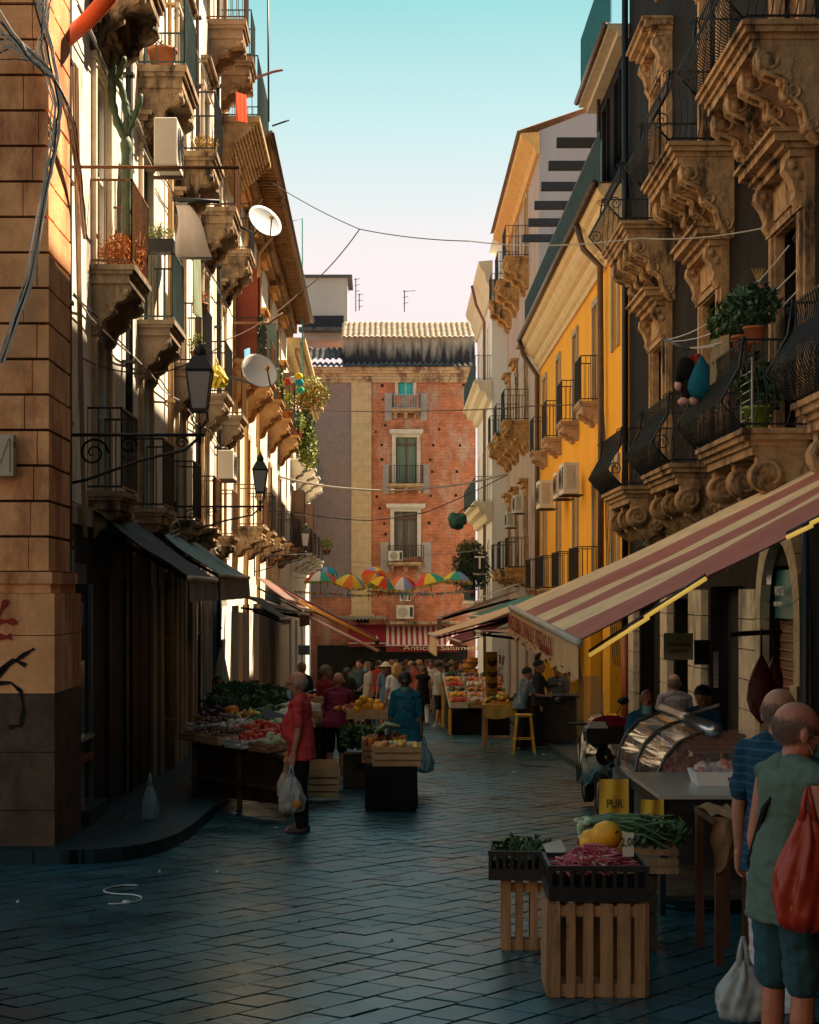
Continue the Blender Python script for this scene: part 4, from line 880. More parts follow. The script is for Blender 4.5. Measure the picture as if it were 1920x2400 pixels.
    if strap:
        c=MB();c.map=None
        pts=[(sR.x*.55,neck.y-.085,neck.z+.0),(sR.x*.5,neck.y-.02,neck.z+.02),(0,chest.y+.14+belly*.3,1.25),(-.15,.08,1.0),(-.17,0,.92)] 
        pb=[(sR.x*.5,neck.y-.02,neck.z+.03),(.0,chest.y-.135,1.28),(-.13,-.09,1.02),(-.17,0,.92)]
        for pl in(pts[1:],pb): 
            for k in(-.008,.008): c.tube([(p[0]+k,p[1],p[2]+k) for p in pl],.012,5)
        kid('shoulder_strap',c,strap)
    o['wl']=list(wL);
    M=Matrix.Translation((x,y,zz0))@Matrix.Rotation(rad(rz),4,'Z')@Matrix.Scale(S,4)
    del o['wl'];return o,M@(wL+(wL-eL).normalized()*.1),M@(wR+(wR-eR).normalized()*.1)
def xat(px,Y): return (px-VX)*Y/F
def hat(py,Y): return 1.93-(py-1535)*Y/F   # height above the ground of a point seen at row py
def bag(label,p,w,h,m,fill=None,group=None,handles=True,cat='bag',name='shopping_bag'):
    """plastic carrier bag hanging from point p"""
    x,y,zz=p;t=thing(name,label,cat,(x,y,zz),group)
    b=MB()
    def fn(i,j):
        a=2*math.pi*i;v=j;wd=w*(.16+.84*min(1,(v*1.9))**.8)*(1 if v<.82 else math.sqrt(max(.02,1-((v-.82)/.19)**2)));k=1+.17*math.sin(a*7+v*3)*(1-v*.6)+.07*math.sin(a*12+v*11)+.05*math.sin(a*5-v*17)+.03*math.sin(v*23+a*3)
        return(x+wd*.5*math.cos(a)*k,y+wd*.36*math.sin(a)*k,zz-.10-h*v+.0)
    b.grid(fn,64,24)
    part(t,'bag_body',b,m)
    g=MB()
    for s in(-1,1): g.tube([(x+s*w*.09,y-.01,zz-.13),(x+s*w*.06,y,zz-.05),(x,y,zz+.01)],[.02,.012,.01],6)
    part(t,'handle',g,m)
    if fill:
        g=MB()
        for k in range(4): g.ell((x+RN.uniform(-.25,.25)*w,y+RN.uniform(-.18,.18)*w,zz-.1-h*.72+RN.uniform(-.06,.06)),w*.24,8,6)
        part(t,'contents',g,fill)
    return t
plasticW=mat('thin_white_plastic',(.42,.45,.44),rough=.35,alpha=.72,var=.1,bump=.4,bsc=30);plasticB=mat('thin_blue_plastic',(.16,.30,.34),rough=.35,alpha=.85,bump=.4)
hairG=mat('grey_hair',(.22,.15,.12),rough=.7,bump=.8,bsc=120);hairK=mat('black_hair',(.015,.012,.01),rough=.55,bump=.8,bsc=120);hairY=mat('blond_hair',(.46,.26,.09),rough=.6,bump=.8,bsc=120);hairB=mat('brown_hair',(.10,.05,.025),rough=.6,bump=.8,bsc=120)
pinkS=cloth('coral_polo',(.56,.06,.065));navy=cloth('navy',(.012,.014,.02));blkC=cloth('black',(.010,.010,.011))
A1=[(-.06,.02,-.29),(-.01,.05,-.26)]
_,wl,wr_=person('older man in a coral red polo standing side-on with two carrier bags',xat(708,18.55),18.55,84,1.72,SK1,pinkS,navy,blk,mat('silver_hair',(.42,.38,.34),rough=.7,bump=.8,bsc=120),'sides',.5,belly=.13,mask='chin',glasses=True,vox=.010,wr=.007,hem=.80,fing=True,stance=.09,armL=[(-.05,-.02,-.29),(-.02,.05,-.26)],armR=[(.04,.03,-.29),(.0,.10,-.25)],headrot=(-.05,-.05),lean=.05)
bag('clear carrier bag of yellow fruit held beside the coral polo man',wl,.27,.42,plasticW,mat('peach_fruit',(.55,.25,.06)),'carrier bags held by the coral polo man')
bag('pinkish white carrier bag in the far hand of the coral polo man',wr_+Vector((-.02,.05,-.02)),.19,.32,mat('pinkish_plastic',(.5,.42,.38),rough=.4,alpha=.85,bump=.4),None,'carrier bags held by the coral polo man')
person('bald man in a plum shirt and black shorts seen from behind, leaning to the stall',xat(787,26),26,-12,1.66,SK1,cloth('plum_shirt',(.20,.025,.06)),blkC,mat('grey_trainer',(.35,.35,.36)),hairG,'bald',.5,shorts=True,lean=.28,vox=.012,wr=.006,hip=1.1,armL=[(-.03,.12,-.25),(.02,.22,-.1)],armR=[(.03,.14,-.24),(-.02,.22,-.1)])
person('grey haired man in a dark red shirt behind the plum shirt man',xat(762,30),30,-60,1.72,SK1,cloth('dark_red',(.22,.02,.02)),navy,blk,hairG,'short',vox=.014,wr=.005)
_,wl,wr_=person('woman in a loose teal blue top with a mask under her chin',xat(950,24.2),24.2,176,1.66,SK3,cloth('teal_top',(.015,.13,.20)),blkC,blk,hairK,'short',.75,fem=True,hip=1.25,belly=.05,mask='chin',vox=.011,wr=.009,hem=.74,strap=mat('brown_leather',(.08,.04,.025)),headrot=(-.3,0))
bag('dark blue grey carrier bag hanging from the hand of the teal top woman',wl+Vector((.03,-.02,.03)),.25,.40,plasticB)
person('woman with long blond hair in a white and black top seen from behind',xat(930,38),38,5,1.72,SK2,cloth('white_top',(.70,.68,.64)),mat('white_denim',(.6,.58,.55)),blk,hairY,'long',.5,fem=True,vox=.016,wr=.004,hem=.95)
person('woman in a long black top and white trousers seen from behind',xat(992,47),47,10,1.6,SK1,blkC,mat('white_cotton',(.62,.6,.56)),blk,hairB,'short',.1,fem=True,vox=.016,hem=.62,step=.12)
person('man in a grey tee and black shorts with a flat cap strolling right',xat(1027,46),46,-70,1.70,SK1,cloth('grey_tee',(.34,.32,.28)),blkC,mat('grey_trainer',()),hairK,'short',.5,shorts=True,vox=.016,step=.10,mask='chin',cap=(mat('dark_cap',(.03,.03,.03)),'cap'))
person('woman in a blue dress with a white brimmed hat',xat(905,42),42,20,1.72,SK1,cloth('slate_blue',(.12,.19,.27)),None,blk,hairB,'long',.5,fem=True,vox=.018,hem=.5,cap=(mat('white_straw_hat',(.62,.55,.42)),'hat'))
person('boy in a pale blue tee resting behind the vegetable stall',xat(510,27),27,205,1.56,SK1,cloth('pale_blue_tee',(.50,.62,.66)),navy,blk,hairK,'short',.5,vox=.012,armR=[(.05,.14,-.22),(-.12,.1,.2)])
person('man in a pale lilac shirt seen from behind at the butcher stall',xat(1585,22.5),22.5,8,1.66,SK1,cloth('lilac_shirt',(.36,.30,.32)),navy,blk,hairG,'sides',.6,vox=.012,wr=.006,lean=.12,belly=.05)
person('seller in a blue shirt with a mask on his chin behind the meat counter',xat(1518,18.3),18.3,172,1.53,SKR,cloth('denim_blue',(.03,.12,.20)),navy,blk,hairG,'bald',.5,vox=.011,mask='chin',wr=.006,armL=[(-.08,.1,-.24),(0,.2,-.1)])
person('dark haired person in a navy shirt bending behind the counter',xat(1662,18.6),18.6,140,1.6,SK1,cloth('navy_shirt',(.02,.06,.11)),navy,blk,hairK,'short',.5,vox=.013,lean=.2,headrot=(-.5,0))
bluep=stripes([(0,(.012,.055,.10)),(.8,(.03,.11,.18))],2,.045,'cloth_striped_blue_polo',rough=.9,var=.12,sc=6,bump=.3,bsc=90)
_,wl,wr_=person('bald man in a striped blue polo and white trousers behind the green vest man',xat(1824,8.95),8.95,-42,1.72,SK1,bluep,mat('white_trouser_cloth',(.50,.46,.44),rough=.9,bump=.3,bsc=60),blk,hairG,'sides',.5,vox=.009,wr=.008,hem=.80,fing=True,armR=[(.04,.05,-.29),(0,.08,-.26)])
_,wl,wr_=person('bald man in a sage green sleeveless vest with a black shoulder strap',xat(1838,7.5),7.5,-66,1.70,SKR,cloth('sage_vest',(.10,.15,.115)),cloth('teal_shorts',(.03,.08,.10)),mat('white_sneaker',(.45,.45,.42)),hairG,'sides',.0,shorts=True,tank=True,belly=.10,vox=.008,wr=.008,hem=.78,fing=True,mask='on',strap=blkC,lean=.08,headrot=(-.1,-.2),armL=[(-.05,-.03,-.30),(0,.08,-.26)],armR=[(.07,.03,-.28),(0,.1,-.25)])
bag('white carrier bag bulging at the lower right, held by the white trousered man',Vector(P(1742,2200,8.2)),.24,.30,plasticW)
bag('red orange carrier bag held in front of the green vest man',Vector(P(1893,1850,7.15)),.26,.50,mat('red_plastic_bag',(.38,.035,.015),rough=.4,alpha=.9,bump=.4),mat('orange_fill',(.4,.15,.03)))
# sunlit and shaded shoppers further down the street
crowd=[(885,50,0,'m',(.5,.06,.05),'man in a bright red shirt among the far shoppers'),(1003,58,20,'m',(.62,.62,.62),'grey haired man with a white tee at the far end'),(1036,56,150,'m',(.6,.55,.5),'man raising a hand to his mouth in a white tee'),(1052,55,200,'f',(.22,.05,.04),'masked woman in a maroon top'),
(962,52,-20,'f',(.10,.10,.12),'woman in black left of the maroon shirts'),(972,49,30,'m',(.42,.10,.08),'man in a faded red shirt in mid street'),(985,62,180,'f',(.3,.16,.12),'woman in a tan top facing the camera far off'),(1015,64,10,'m',(.08,.12,.16),'man in a slate shirt far off'),(945,58,190,'f',(.05,.05,.06),'shopper in dark clothes with a yellow scarf'),
(918,55,0,'m',(.16,.07,.06),'man in a brown shirt beyond the blond woman'),(1083,50,170,'m',(.03,.05,.09),'stallholder in a dark blue shirt at the right'),(1068,60,0,'f',(.4,.2,.06),'woman in an orange top at the right end'),(864,44,100,'m',(.45,.40,.34),'thin man in a pale shirt at the left awning edge'),(845,48,160,'m',(.05,.09,.10),'man in a dark teal shirt under the left awnings'),
(708,36,150,'m',(.03,.03,.035),'man in a dark suit jacket under the left awning'),(812,40,-150,'f',(.03,.03,.03),'masked woman in black under the left awning'),(1002,70,0,'f',(.5,.45,.4),'shopper in a cream top farthest down the street'),(928,68,180,'m',(.10,.13,.2),'shopper in a denim shirt farthest down the street')]
for k,(px,Yy) in enumerate(((870,60),(893,63),(908,66),(938,50),(953,66),(970,70),(983,54),(995,50),(1010,52),(1022,60),(1045,64),(1060,68),(1075,62),(850,66),(835,60),(822,54),(1090,58),(1048,49))):
    cc_=[(.10,.10,.12),(.35,.08,.06),(.55,.5,.45),(.05,.12,.2),(.25,.2,.15),(.5,.2,.08)][k%6];cn=['black','dull red','off white','navy','khaki','rust orange'][k%6]
    crowd.append((px,Yy,(k*67)%360,'mf'[k%2],cc_,'%s in a %s top in the far crowd, %s'%(['man','woman'][k%2],cn,['under the maroon awning','below the red awning','by the striped awning','near the blond woman','at the middle of the row','deep in the row','beside the black dress','left of the grey tee man','right of the black dress','behind the grey tee man','towards the right stalls','right of middle','by the right stalls','at the far left','leftmost but one','leftmost of all','rightmost of all','beside the barrel baskets'][k])))
hs=[hairK,hairB,hairG,hairK,hairY]
for k,(px,Yy,rz,sx,c,lb) in enumerate(crowd):
    fm=sx=='f';person(lb,xat(px,Yy),Yy,rz,1.62+.03*(k*7%5) if fm else 1.70+.02*(k*3%5),[SK1,SK2][k%2],cloth('crowd_%d'%k,c),[navy,blkC,mat('beige_trousers',(.3,.25,.18))][k%3],blk,hs[k%5],'long' if fm and k%2 else 'short',.5,fem=fm,vox=.024,mask='on' if k%3==0 else None,step=.06*(k%2),shorts=(k%4==1 and not fm),group='shoppers further down the street',armL=[None,[(-.04,.05,-.28),(.03,.2,-.08)],None,[(-.1,.05,-.26),(-.05,.15,.12)]][k%4],armR=[None,None,[(.05,.08,-.27),(-.1,.2,.02)]][k%3],lean=[0,.06,-.02,.12][k%4],headrot=([-.15,.0,-.3][k%3],[.4,-.5,0,.8][k%4]),belly=[0,.05,.09][k%3])
# ---------------- street things
def V(*a): return Vector(a)
def text(par,body,size,org,xd,yd,m,name='lettering',ext=.002,align='LEFT',sx=1.):
    cu=bpy.data.curves.new('t','FONT');cu.body=body;cu.size=size;cu.extrude=ext;cu.align_x=align
    o=bpy.data.objects.new('t',cu);COL.objects.link(o);dg=bpy.context.evaluated_depsgraph_get();me=bpy.data.meshes.new_from_object(o.evaluated_get(dg));bpy.data.objects.remove(o)
    xd=Vector(xd).normalized();yd=Vector(yd).normalized();zd=xd.cross(yd)
    og=ORG[par.name]
    for v in me.vertices: c=Vector(org)+xd*v.co.x*sx+yd*v.co.y+zd*v.co.z-Vector(og);v.co=c
    q=bpy.data.objects.new(name,me);COL.objects.link(q);me.materials.clear();me.materials.append(m);q.parent=par;ORG[q.name]=og;return q
inkK=mat('black_ink',(.02,.02,.02),bump=0);inkR=mat('dark_red_paint',(.28,.04,.02),bump=0);whiteP=mat('white_paint',(.75,.74,.70),rough=.5,var=.05)
def awning(label,wn,wf,fn,ff,fab,val=.28,valm=None,teeth=0,group=None,bar=None,name='awning',sag=.03,arms=True,thick=.012):
    wn,wf,fn,ff=map(Vector,(wn,wf,fn,ff));t=thing(name,label,'awning',tuple(wn),group)
    g=MB()
    def f(i,j,dz=0):
        p=(wn+(wf-wn)*i)*(1-j)+(fn+(ff-fn)*i)*j;p.z-=sag*math.sin(math.pi*j)*(1+.45*math.sin(i*23))+(.3*sag*math.sin(i*47+j*5)+.2*sag*math.sin(i*13-j*9))*min(1,4*j*(1-j)+.15)-dz;return tuple(p)
    g.grid(lambda i,j:f(i,j),44,16);g.grid(lambda i,j:f(i,j,thick),44,16)
    part(t,'fabric',g,fab)
    g=MB();n=max(12,teeth*6);vs=[];d=(ff-fn);nrm=Vector((d.y,-d.x,0)).normalized()
    for k in range(n+1):
        p=fn+d*k/n;w=.012*math.sin(k*1.7);h=val
        if teeth: h=val*(.78+.22*(1-abs(((k*teeth/n)%1)*2-1)*1.0)) ;h=val*(.74+.26*abs(((k*teeth/n)%1)*2-1))
        q=p+nrm*w;vs+=[tuple(q),tuple(q-Vector((0,0,h*.5))+nrm*w),tuple(q-Vector((0,0,h))+nrm*w*2)]
    g.add(vs,[(k*3+j,k*3+3+j,k*3+4+j,k*3+j+1) for k in range(n) for j in range(2)],True);part(t,'valance',g,valm or fab)
    g=MB();g.tube([fn-d.normalized()*.05,ff+d.normalized()*.05],.035,8);part(t,'front_bar',g,bar or mat('pale_awning_bar',(.45,.38,.30),rough=.5))
    if arms:
        for k in(.12,.88):
            g=MB();a=wn+(wf-wn)*k-Vector((0,0,.25));b=fn+d*k-Vector((0,0,.05));m=(a+b)/2+d.normalized()*.35;g.tube([a,m,b],.022,6);part(t,'arm',g,iron)
    return t
pl=stripes([(0,(.50,.17,.12)),(.19,(.95,.68,.38)),(.35,(.50,.17,.12)),(.42,(.95,.68,.38)),(.57,(.50,.17,.12)),(.74,(.95,.68,.38))],1,6.9,'cream_and_rose_stripes',off=0,stain=(.62,.5,.36),stt=.62,bump=.2,bsc=25)
Zw=z(1.49)
aw=awning('huge cream and rose striped butcher awning with red lettering on its toothed valance',RF(13.45,.02,Zw),RF(20.1,.02,z(1.475)),(1.6,13.45,z(-.39)),(1.6,20.1,z(-.172)),pl,val=.34,valm=mat('orange_tan_valance',(.62,.36,.17),var=.12,bump=.2),teeth=22,bar=mat('pale_awning_bar',(.45,.38,.30),rough=.5),sag=.05)
sl_=Vector((0,13.45-20.1,-.218)).normalized()
text(aw,'MACELLERIA CAVALLI E VITELLO DI',.235,Vector((1.555,20.0,z(-.172)-.225)),sl_,(0,0,1),inkR,sx=1.42*.98*.95)
text(aw,'CARNE EQUINA',.10,Vector((1.55,16.2,z(-.172)-.36)),sl_,(0,0,1),inkR,sx=1.4)
tubeM=mat('lit_yellow_tube',(.8,.5,.08),emit=.15,ecol=(1,.62,.12),rough=.4,bump=0)
for lb,p,q in(('long yellow strip lamp under the near edge of the striped awning',P(1382,1536,13.7),P(1655,1362,13.0)),('short yellow strip lamp at the right picture edge under the awning',P(1845,1260,12.6),P(1960,1205,12.3))):
    a,b=Vector(p),Vector(q);t=thing('strip_lamp',lb,'lamp',tuple(a))
    m_=(a+b)/2;g=MB();g.tube([a,a+(b-a)*.52],.017,6);part(t,'tube',g,tubeM);g=MB();g.tube([a+(b-a)*.49+V(0,0,.02),b+V(0,0,.02)],.017,6);part(t,'tube',g,tubeM);g=MB();g.tube([a+V(0,.02,.035),b+V(0,.02,.05)],.012,5);part(t,'holder',g,blk)
grn=mat('faded_green_canvas',(.20,.31,.29),var=.2,sc=5,bump=.3,stain=(.05,.08,.08));gry=stripes([(0,(.30,.29,.28)),(.5,(.22,.22,.22))],1,.06,'grey_ribbed_canvas')
awning('faded green canvas awning on the left wall with a grey valance',LF(24.4,.02,z(1.02)),LF(30.1,.02,z(.98)),(-2.22,24.4,z(.25)),(-2.24,30.1,z(.27)),grn,.36,gry)
awning('small dark awning nearer the camera below the green one',LF(19.5,.02,z(1.0)),LF(22.7,.02,z(1.0)),(-2.12,19.5,z(.17)),(-2.12,22.7,z(.17)),mat('dark_canvas',(.05,.06,.06)),.27,gry)  # dark fabric colour stands for the shadow on this awning
brn=mat('brown_canvas',(.17,.09,.07),var=.2);mar=mat('maroon_canvas',(.13,.02,.02),var=.2);org=mat('orange_canvas',(.62,.27,.07),var=.15);crm=mat('cream_canvas',(.62,.44,.27),var=.12);gnt=mat('teal_green_canvas',(.06,.20,.17),var=.2)
def caw(label,p_w,p_f,Y0,Y1,fab,val=.2,valm=None,dz=0,teeth=0,bar=None):
    a=Vector(P(*p_w,Y0));b=Vector(P(*p_f,Y0));d=V(0,Y1-Y0,-(Y1-Y0)*.012);return awning(label,a,a+d,b,b+d,fab,val,valm,teeth,bar=bar)
caw('brown canvas awning low on the left wall with a pale front bar',(600,1352),(712,1432),40,45,brn,.22)
barW=mat('sunlit_pale_bar',(.75,.6,.45),rough=.4)
def rbar(lb,p,q,Y,r,m):
    t=thing('awning_pole',lb,'pole',P(*p,Y));g=MB();g.tube([P(*p,Y),P(*q,Y)],r,8);part(t,'pole',g,m);g=MB();g.ell(P(*q,Y),r*1.5,8,6);part(t,'end_cap',g,iron);return t
rbar('long pale sunlit awning pole sloping down into the street','708 1438' and (706,1437),(890,1528),43,.045,mat('pink_lit_pole',(.75,.48,.38),rough=.4))  # pole colour carries the pinkish light falling on it
rbar('long orange lit awning pole sloping above the pale one',(700,1408),(884,1504),46,.05,mat('orange_lit_pole',(.75,.33,.05),rough=.4))  # orange light on this pole is put into its colour
awning('dark maroon awning with its edge above the orange lit pole on the left',P(640,1370,48),P(662,1378,62),P(885,1500,48),P(882,1492,60),mar,.18,mat('dark_red_valance',(.10,.015,.015)))
caw('deep brown awning hanging above the vegetable stall',(560,1395),(702,1440),34,38.5,mat('black_brown_canvas',(.05,.03,.025)),.25)
caw('small dark canopy with a pale folded edge by the left doorway',(590,1400),(660,1452),31,34,mat('dark_canvas',()),.10,mat('pale_canvas_edge',(.32,.32,.3)))
caw('long cream awning on the right sloping out over the street',(1240,1418),(1024,1492),36,41,crm,.42,crm)
caw('small striped pink awning beside the tall basket stand',(1240,1472),(1130,1482),34,37,stripes([(0,(.6,.45,.35)),(.5,(.45,.13,.10))],1,.3,'pink_stripe_canvas'),.10,mat('white_canvas_edge',(.6,.55,.45)))
caw('teal green awning above the cream one on the right',(1270,1395),(1130,1445),44,50,gnt,.06)
caw('brown folded awning near the tobacco shop',(1215,1385),(1035,1450),56,60,brn,.35,brn)
caw('dark red awning under the cream one',(1230,1440),(1080,1505),45,52,mar,.16)
hc=thing('arched_canopy','small arched grey canopy over a balcony door on the right',"canopy",P(1180,1400,50))
g=MB();g.grid(lambda i,j:(P(1127,1403,50)[0]+(1.3*math.sin(i*1.35)),50+1.8*j,P(1127,1403,50)[2]+.45*math.sin(i*1.57)),12,4);part(hc,'sheet',g,mat('grey_sheet',(.3,.27,.24)))
# awnings on the brick house
def fb(px,py,o): return (bx(px),95-o,bz(py))
rws=stripes([(0,(.62,.52,.45)),(.5,(.36,.04,.04))],0,.30,'red_white_stripes')
a_=awning('red and white striped shop awning at the foot of the brick house',fb(905,1468,.1),fb(1072,1468,.1),fb(905,1511,1.6),fb(1072,1511,1.6),rws,.35,mat('dark_red_board',(.16,.02,.02)),arms=False,sag=.01)
text(a_,'Antica   Salumeria',.36,fb(944,1521,1.68),(1,0,0),(0,0,1),mat('pale_gold_paint',(.62,.46,.30),bump=0),sx=1.65)
awning('plain dark red shop awning left of the striped one',fb(818,1464,.1),fb(904,1464,.1),fb(818,1506,1.5),fb(904,1506,1.5),mat('plain_red_canvas',(.20,.015,.02),var=.1),.2,mar,arms=False,sag=.01)
sh=thing('dark_shopfront','dark open shopfront behind the shoppers under the striped awning','shopfront',fb(950,1600,0));g=MB();g.box(bx(745),bx(1095),94.3,94.9,gz(95),bz(1512));part(sh,'opening',g,darkI)  # solid dark box, the shade inside the shop given by colour
for k in range(10):
    pass
# air conditioners
def ac(label,c,fx,w=.8,h=.55,d=.3,group='air conditioner units on the facades',fan=True):
    """fx: outward direction 'x','-x','-y'"""
    t=thing('air_conditioner',label,'air conditioner',c,group,local=True)
    g=MB();g.box(-w/2,w/2,-d,0,0,h);part(t,'casing',g,acM,bevel=.012)
    g=MB();cx=-w*.12
    for k in range(7): r=.045+k*.028*h/.55;g.tube([(cx+r*math.cos(a),-d-.008,h/2+r*math.sin(a)) for a in[q*math.pi/8 for q in range(17)]],.005,4)
    g.box(w*.28,w*.46,-d-.01,-d,h*.15,h*.85)
    for zz_ in(.2,.35,.5,.65,.8): g.box(w*.3,w*.44,-d-.016,-d-.01,h*zz_,h*(zz_+.06))
    part(t,'grille',g,mat('dark_grille',(.06,.055,.05)))
    g=MB();g.box(w/2,w/2+.012,-d*.8,-d*.25,h*.15,h*.9);g.box(w/2+.012,w/2+.02,-d*.7,-d*.4,h*.3,h*.5);part(t,'side_cover',g,mat('side_cover_metal',(.45,.4,.33)))
    for s in(-.3,.3): g=MB();g.box(w*s-.02,w*s+.02,-d-.02,.12,-.045,0);part(t,'bracket',g,gutM)
    t.rotation_euler=(0,0,{'x':rad(90),'-x':rad(-90),'-y':0}[fx]);return t
ac('white air conditioner high on the left wall behind the cactus',LF(22.6,.42,z(5.58)),'x',.75,.62)
ac('white louvred unit beside the plastic chair on the left',LF(33.2,.3,z(2.2)),'x')
ac('upper of the two air conditioners side by side on the yellow wall',RF(42.6,.45,z(2.45)),'-x',1.0,.78,.4);ac('air conditioner right behind the upper one on the yellow wall',RF(45.3,.4,z(2.5)),'-x',.9,.7,.35)
ac('lower farther air conditioner on the yellow wall',RF(49.6,.45,z(2.45)),'-x',1.0,.8,.4)
ac('air conditioner on the dusty pink wall beside the yellow house',RF(62,.4,z(2.9)),'-x',.8,.65);ac('air conditioner lower and farther on the dusty pink wall',RF(66.5,.4,z(2.55)),'-x',.8,.6)
ac('air conditioner on the lowest balcony of the brick house',fb(927,1315,.45),'-y',.8,.55);ac('large air conditioner above the striped awning',fb(949,1450,.3),'-y',.95,.75);ac('smaller air conditioner above the large one on the brick wall',fb(950,1409,.2),'-y',.6,.4)
# satellite dishes
def dish(label,c,R_,rot,m):
    t=thing('satellite_dish',label,'satellite dish',c,'satellite dishes on the left facade',local=True);g=MB();n=24
    g.lathe([(R_*k/8,.16*R_*(k/8)**2*1.4) for k in range(9)]+[(R_*k/8,.16*R_*(k/8)**2*1.4-.012) for k in range(8,-1,-1)],n=n,cap=False);part(t,'reflector',g,m)
    g=MB();g.tube([(0,-R_,.2*R_),(0,-.1,R_*.75)],.015,5);part(t,'feed_arm',g,gutM);g=MB();g.ell((0,-.08,R_*.78),.05,8,6);part(t,'receiver',g,mat('orange_cap',(.5,.25,.08)))
    g=MB();g.tube([(0,0,-.02),(0,.0,-.35),(-.2,.3,-.5)],.025,6);part(t,'mount',g,iron);t.rotation_euler=rot
dish('upper pale grey satellite dish below the wooden eave',P(617,523,33.5),.37,(rad(62),0,rad(38)),mat('grey_dish',(.50,.52,.52),rough=.4,var=.05))
dish('lower white satellite dish above the ochre balcony',P(606,874,31.0),.36,(rad(62),rad(-20),rad(40)),mat('white_dish',(.8,.74,.70),rough=.4,var=.04))
# street lamps
def lamp(label,X,Yy,top,wallx,S=1.,lit=None):
    t=thing('street_lamp',label,'street lamp',(X,Yy,top),'bracket street lamps on the left wall')
    q=.14*S;zb=top;g=MB()
    for zz_,r in((-.02,q*1.28),(.0,q*1.28)): pass
    g.lathe([(q*1.45,0),(q*1.5,.02*S),(q*1.1,.10*S),(q*.8,.16*S),(q*.5,.19*S),(q*.55,.22*S),(q*.45,.27*S),(q*.15,.30*S),(q*.2,.33*S),(.005,.36*S)],(X,Yy,zb),4,smooth=False);g.lathe([(q*.45,.15*S),(q*.5,.2*S),(q*.5,.24*S),(q*.3,.29*S),(.01,.33*S)],(X,Yy,zb),12)
    for s in range(4):
        a=math.pi/4+s*math.pi/2;g.tube([(X+q*1.38*math.cos(a),Yy+q*1.38*math.sin(a),zb),(X+q*.85*math.cos(a),Yy+q*.85*math.sin(a),zb-.42*S)],.011*S,4)
    g.lathe([(q*.9,-.45*S),(q*.9,-.41*S)],(X,Yy,zb),4,smooth=False)
    part(t,'lantern_frame',g,iron)
    g=MB();g.lathe([(q*.82,-.41*S),(q*1.33,-.01*S)],(X,Yy,zb),4,smooth=False);part(t,'glass',g,mat('frosted_lamp_glass',(.36,.36,.38),rough=.25,var=.1,bump=0))
    g=MB();zb2=zb-.45*S
    for s in range(4): a=math.pi/4+s*math.pi/2;g.tube([(X+q*.8*math.cos(a),Yy+q*.8*math.sin(a),zb2),(X+q*.9*math.cos(a),Yy+q*.9*math.sin(a),zb2-.08*S),(X,Yy,zb2-.2*S)],.010*S,4)
    za=zb2-.25*S;g.tube([(X,Yy,zb2-.12*S),(X,Yy,za-.1*S)],.022*S,6);part(t,'stem',g,iron)
    g=MB();g.tube([(wallx,Yy,za),(X+.06,Yy,za)],.02*S,6);g.tube([(wallx,Yy,za-.55*S),(wallx+.25*S,Yy,za-.5*S),((X+wallx)/2+.1,Yy,za-.28*S),(X-.15*S,Yy,za-.16*S),(X,Yy,za-.02)],.017*S,6);g.tube([(wallx+.02,Yy,za-.7*S),(wallx+.02,Yy,za+.1*S)],.025*S,6)
    g.map=lambda u,o,zz_:(o,Yy,zz_);spiral(g,0,wallx+.33*S,za-.2*S,.17*S,.014*S,1.8,n=20);spiral(g,0,wallx+.72*S,za-.12*S,.10*S,.011*S,1.6,n=16);spiral(g,0,X-.2*S,za-.09*S,.07*S,.010*S,1.5);g.map=None
    part(t,'bracket',g,iron)
lamp('largest bracket lamp hanging in the shade of the left wall',P(468,0,18)[0],18,z((1390-872)/222),-3.29,.95)
lamp('middle bracket lamp with pale glass against the sunlit left facade',P(610,0,28)[0],28,z((1390-1102)/143),-3.3,.85);lamp('smallest bracket lamp farthest along the left side',P(716,0,47)[0],47,z((1390-1250)/85),-3.35,.85)
# rods, masts, pipes
def rod(name,label,cat,pts,r,m,n=6,group=None): 
    g=MB();g.tube(pts,r,n);return solo(name,g,m,label,cat,tuple(pts[0]),group)
rod('iron_rod','rusty horizontal iron rod jutting from the left wall at cactus height','rod',[P(155,391,18),P(560,393,18)],.018,ironR);rod('iron_rod','short black iron rod below the second balcony on the left','rod',[P(405,467,24),P(515,472,24)],.03,iron)
rod('iron_rod','thin rusty rod holding the plant balcony on the middle building','rod',[P(547,757,40),P(630,758,40),P(664,733,40)],.03,ironR)
rod('antenna_mast','tall thin mast rising past the top of the left building','antenna',[P(630,285,37),P(628,-20,37)],.022,iron);rod('antenna_mast','turquoise mast standing before the grey tower','antenna',[P(709,905,64),P(709,512,64),P(672,522,64)],.03,mat('turquoise_mast',(.12,.33,.33)))
for lb,px,y0,y1 in(('left roof antenna beside the pale tower',834,730,652),('small slanting roof antenna right of the tower',842,728,688),('single roof antenna above the middle of the tiled roof',948,731,680)):
    t=thing('roof_antenna',lb,'antenna',P(px,y0,98));g=MB();g.tube([P(px,y0,98),P(px,y1,98)],.03,5);part(t,'mast',g,iron)
    for k in range(3):
        g=MB();yy=y1+3+k*14;g.tube([P(px-4+k,yy,98),P(px+ (26 if px==948 and k==0 else 9),yy-2,98)],.02,4);part(t,'element',g,iron)
rod('arm_pole','red tipped pole pointing out from the top of the left building','pole',[P(600,182,36),P(640,168,36),P(663,163,36)],.03,mat('grey_red_pole',(.3,.15,.14)));rod('arm_pole','thin black pole pointing out above the eave','pole',[P(638,295,37),P(678,281,37)],.02,iron)
g=MB();g.tube([P(155,92,17.6),P(205,48,17.4),P(262,-14,17.2)],.085,12);solo('orange_pipe',g,mat('orange_plastic_pipe',(.60,.11,.03),rough=.45,var=.08),'thick orange plastic pipe crossing the top left corner','pipe',P(155,92,17.6))
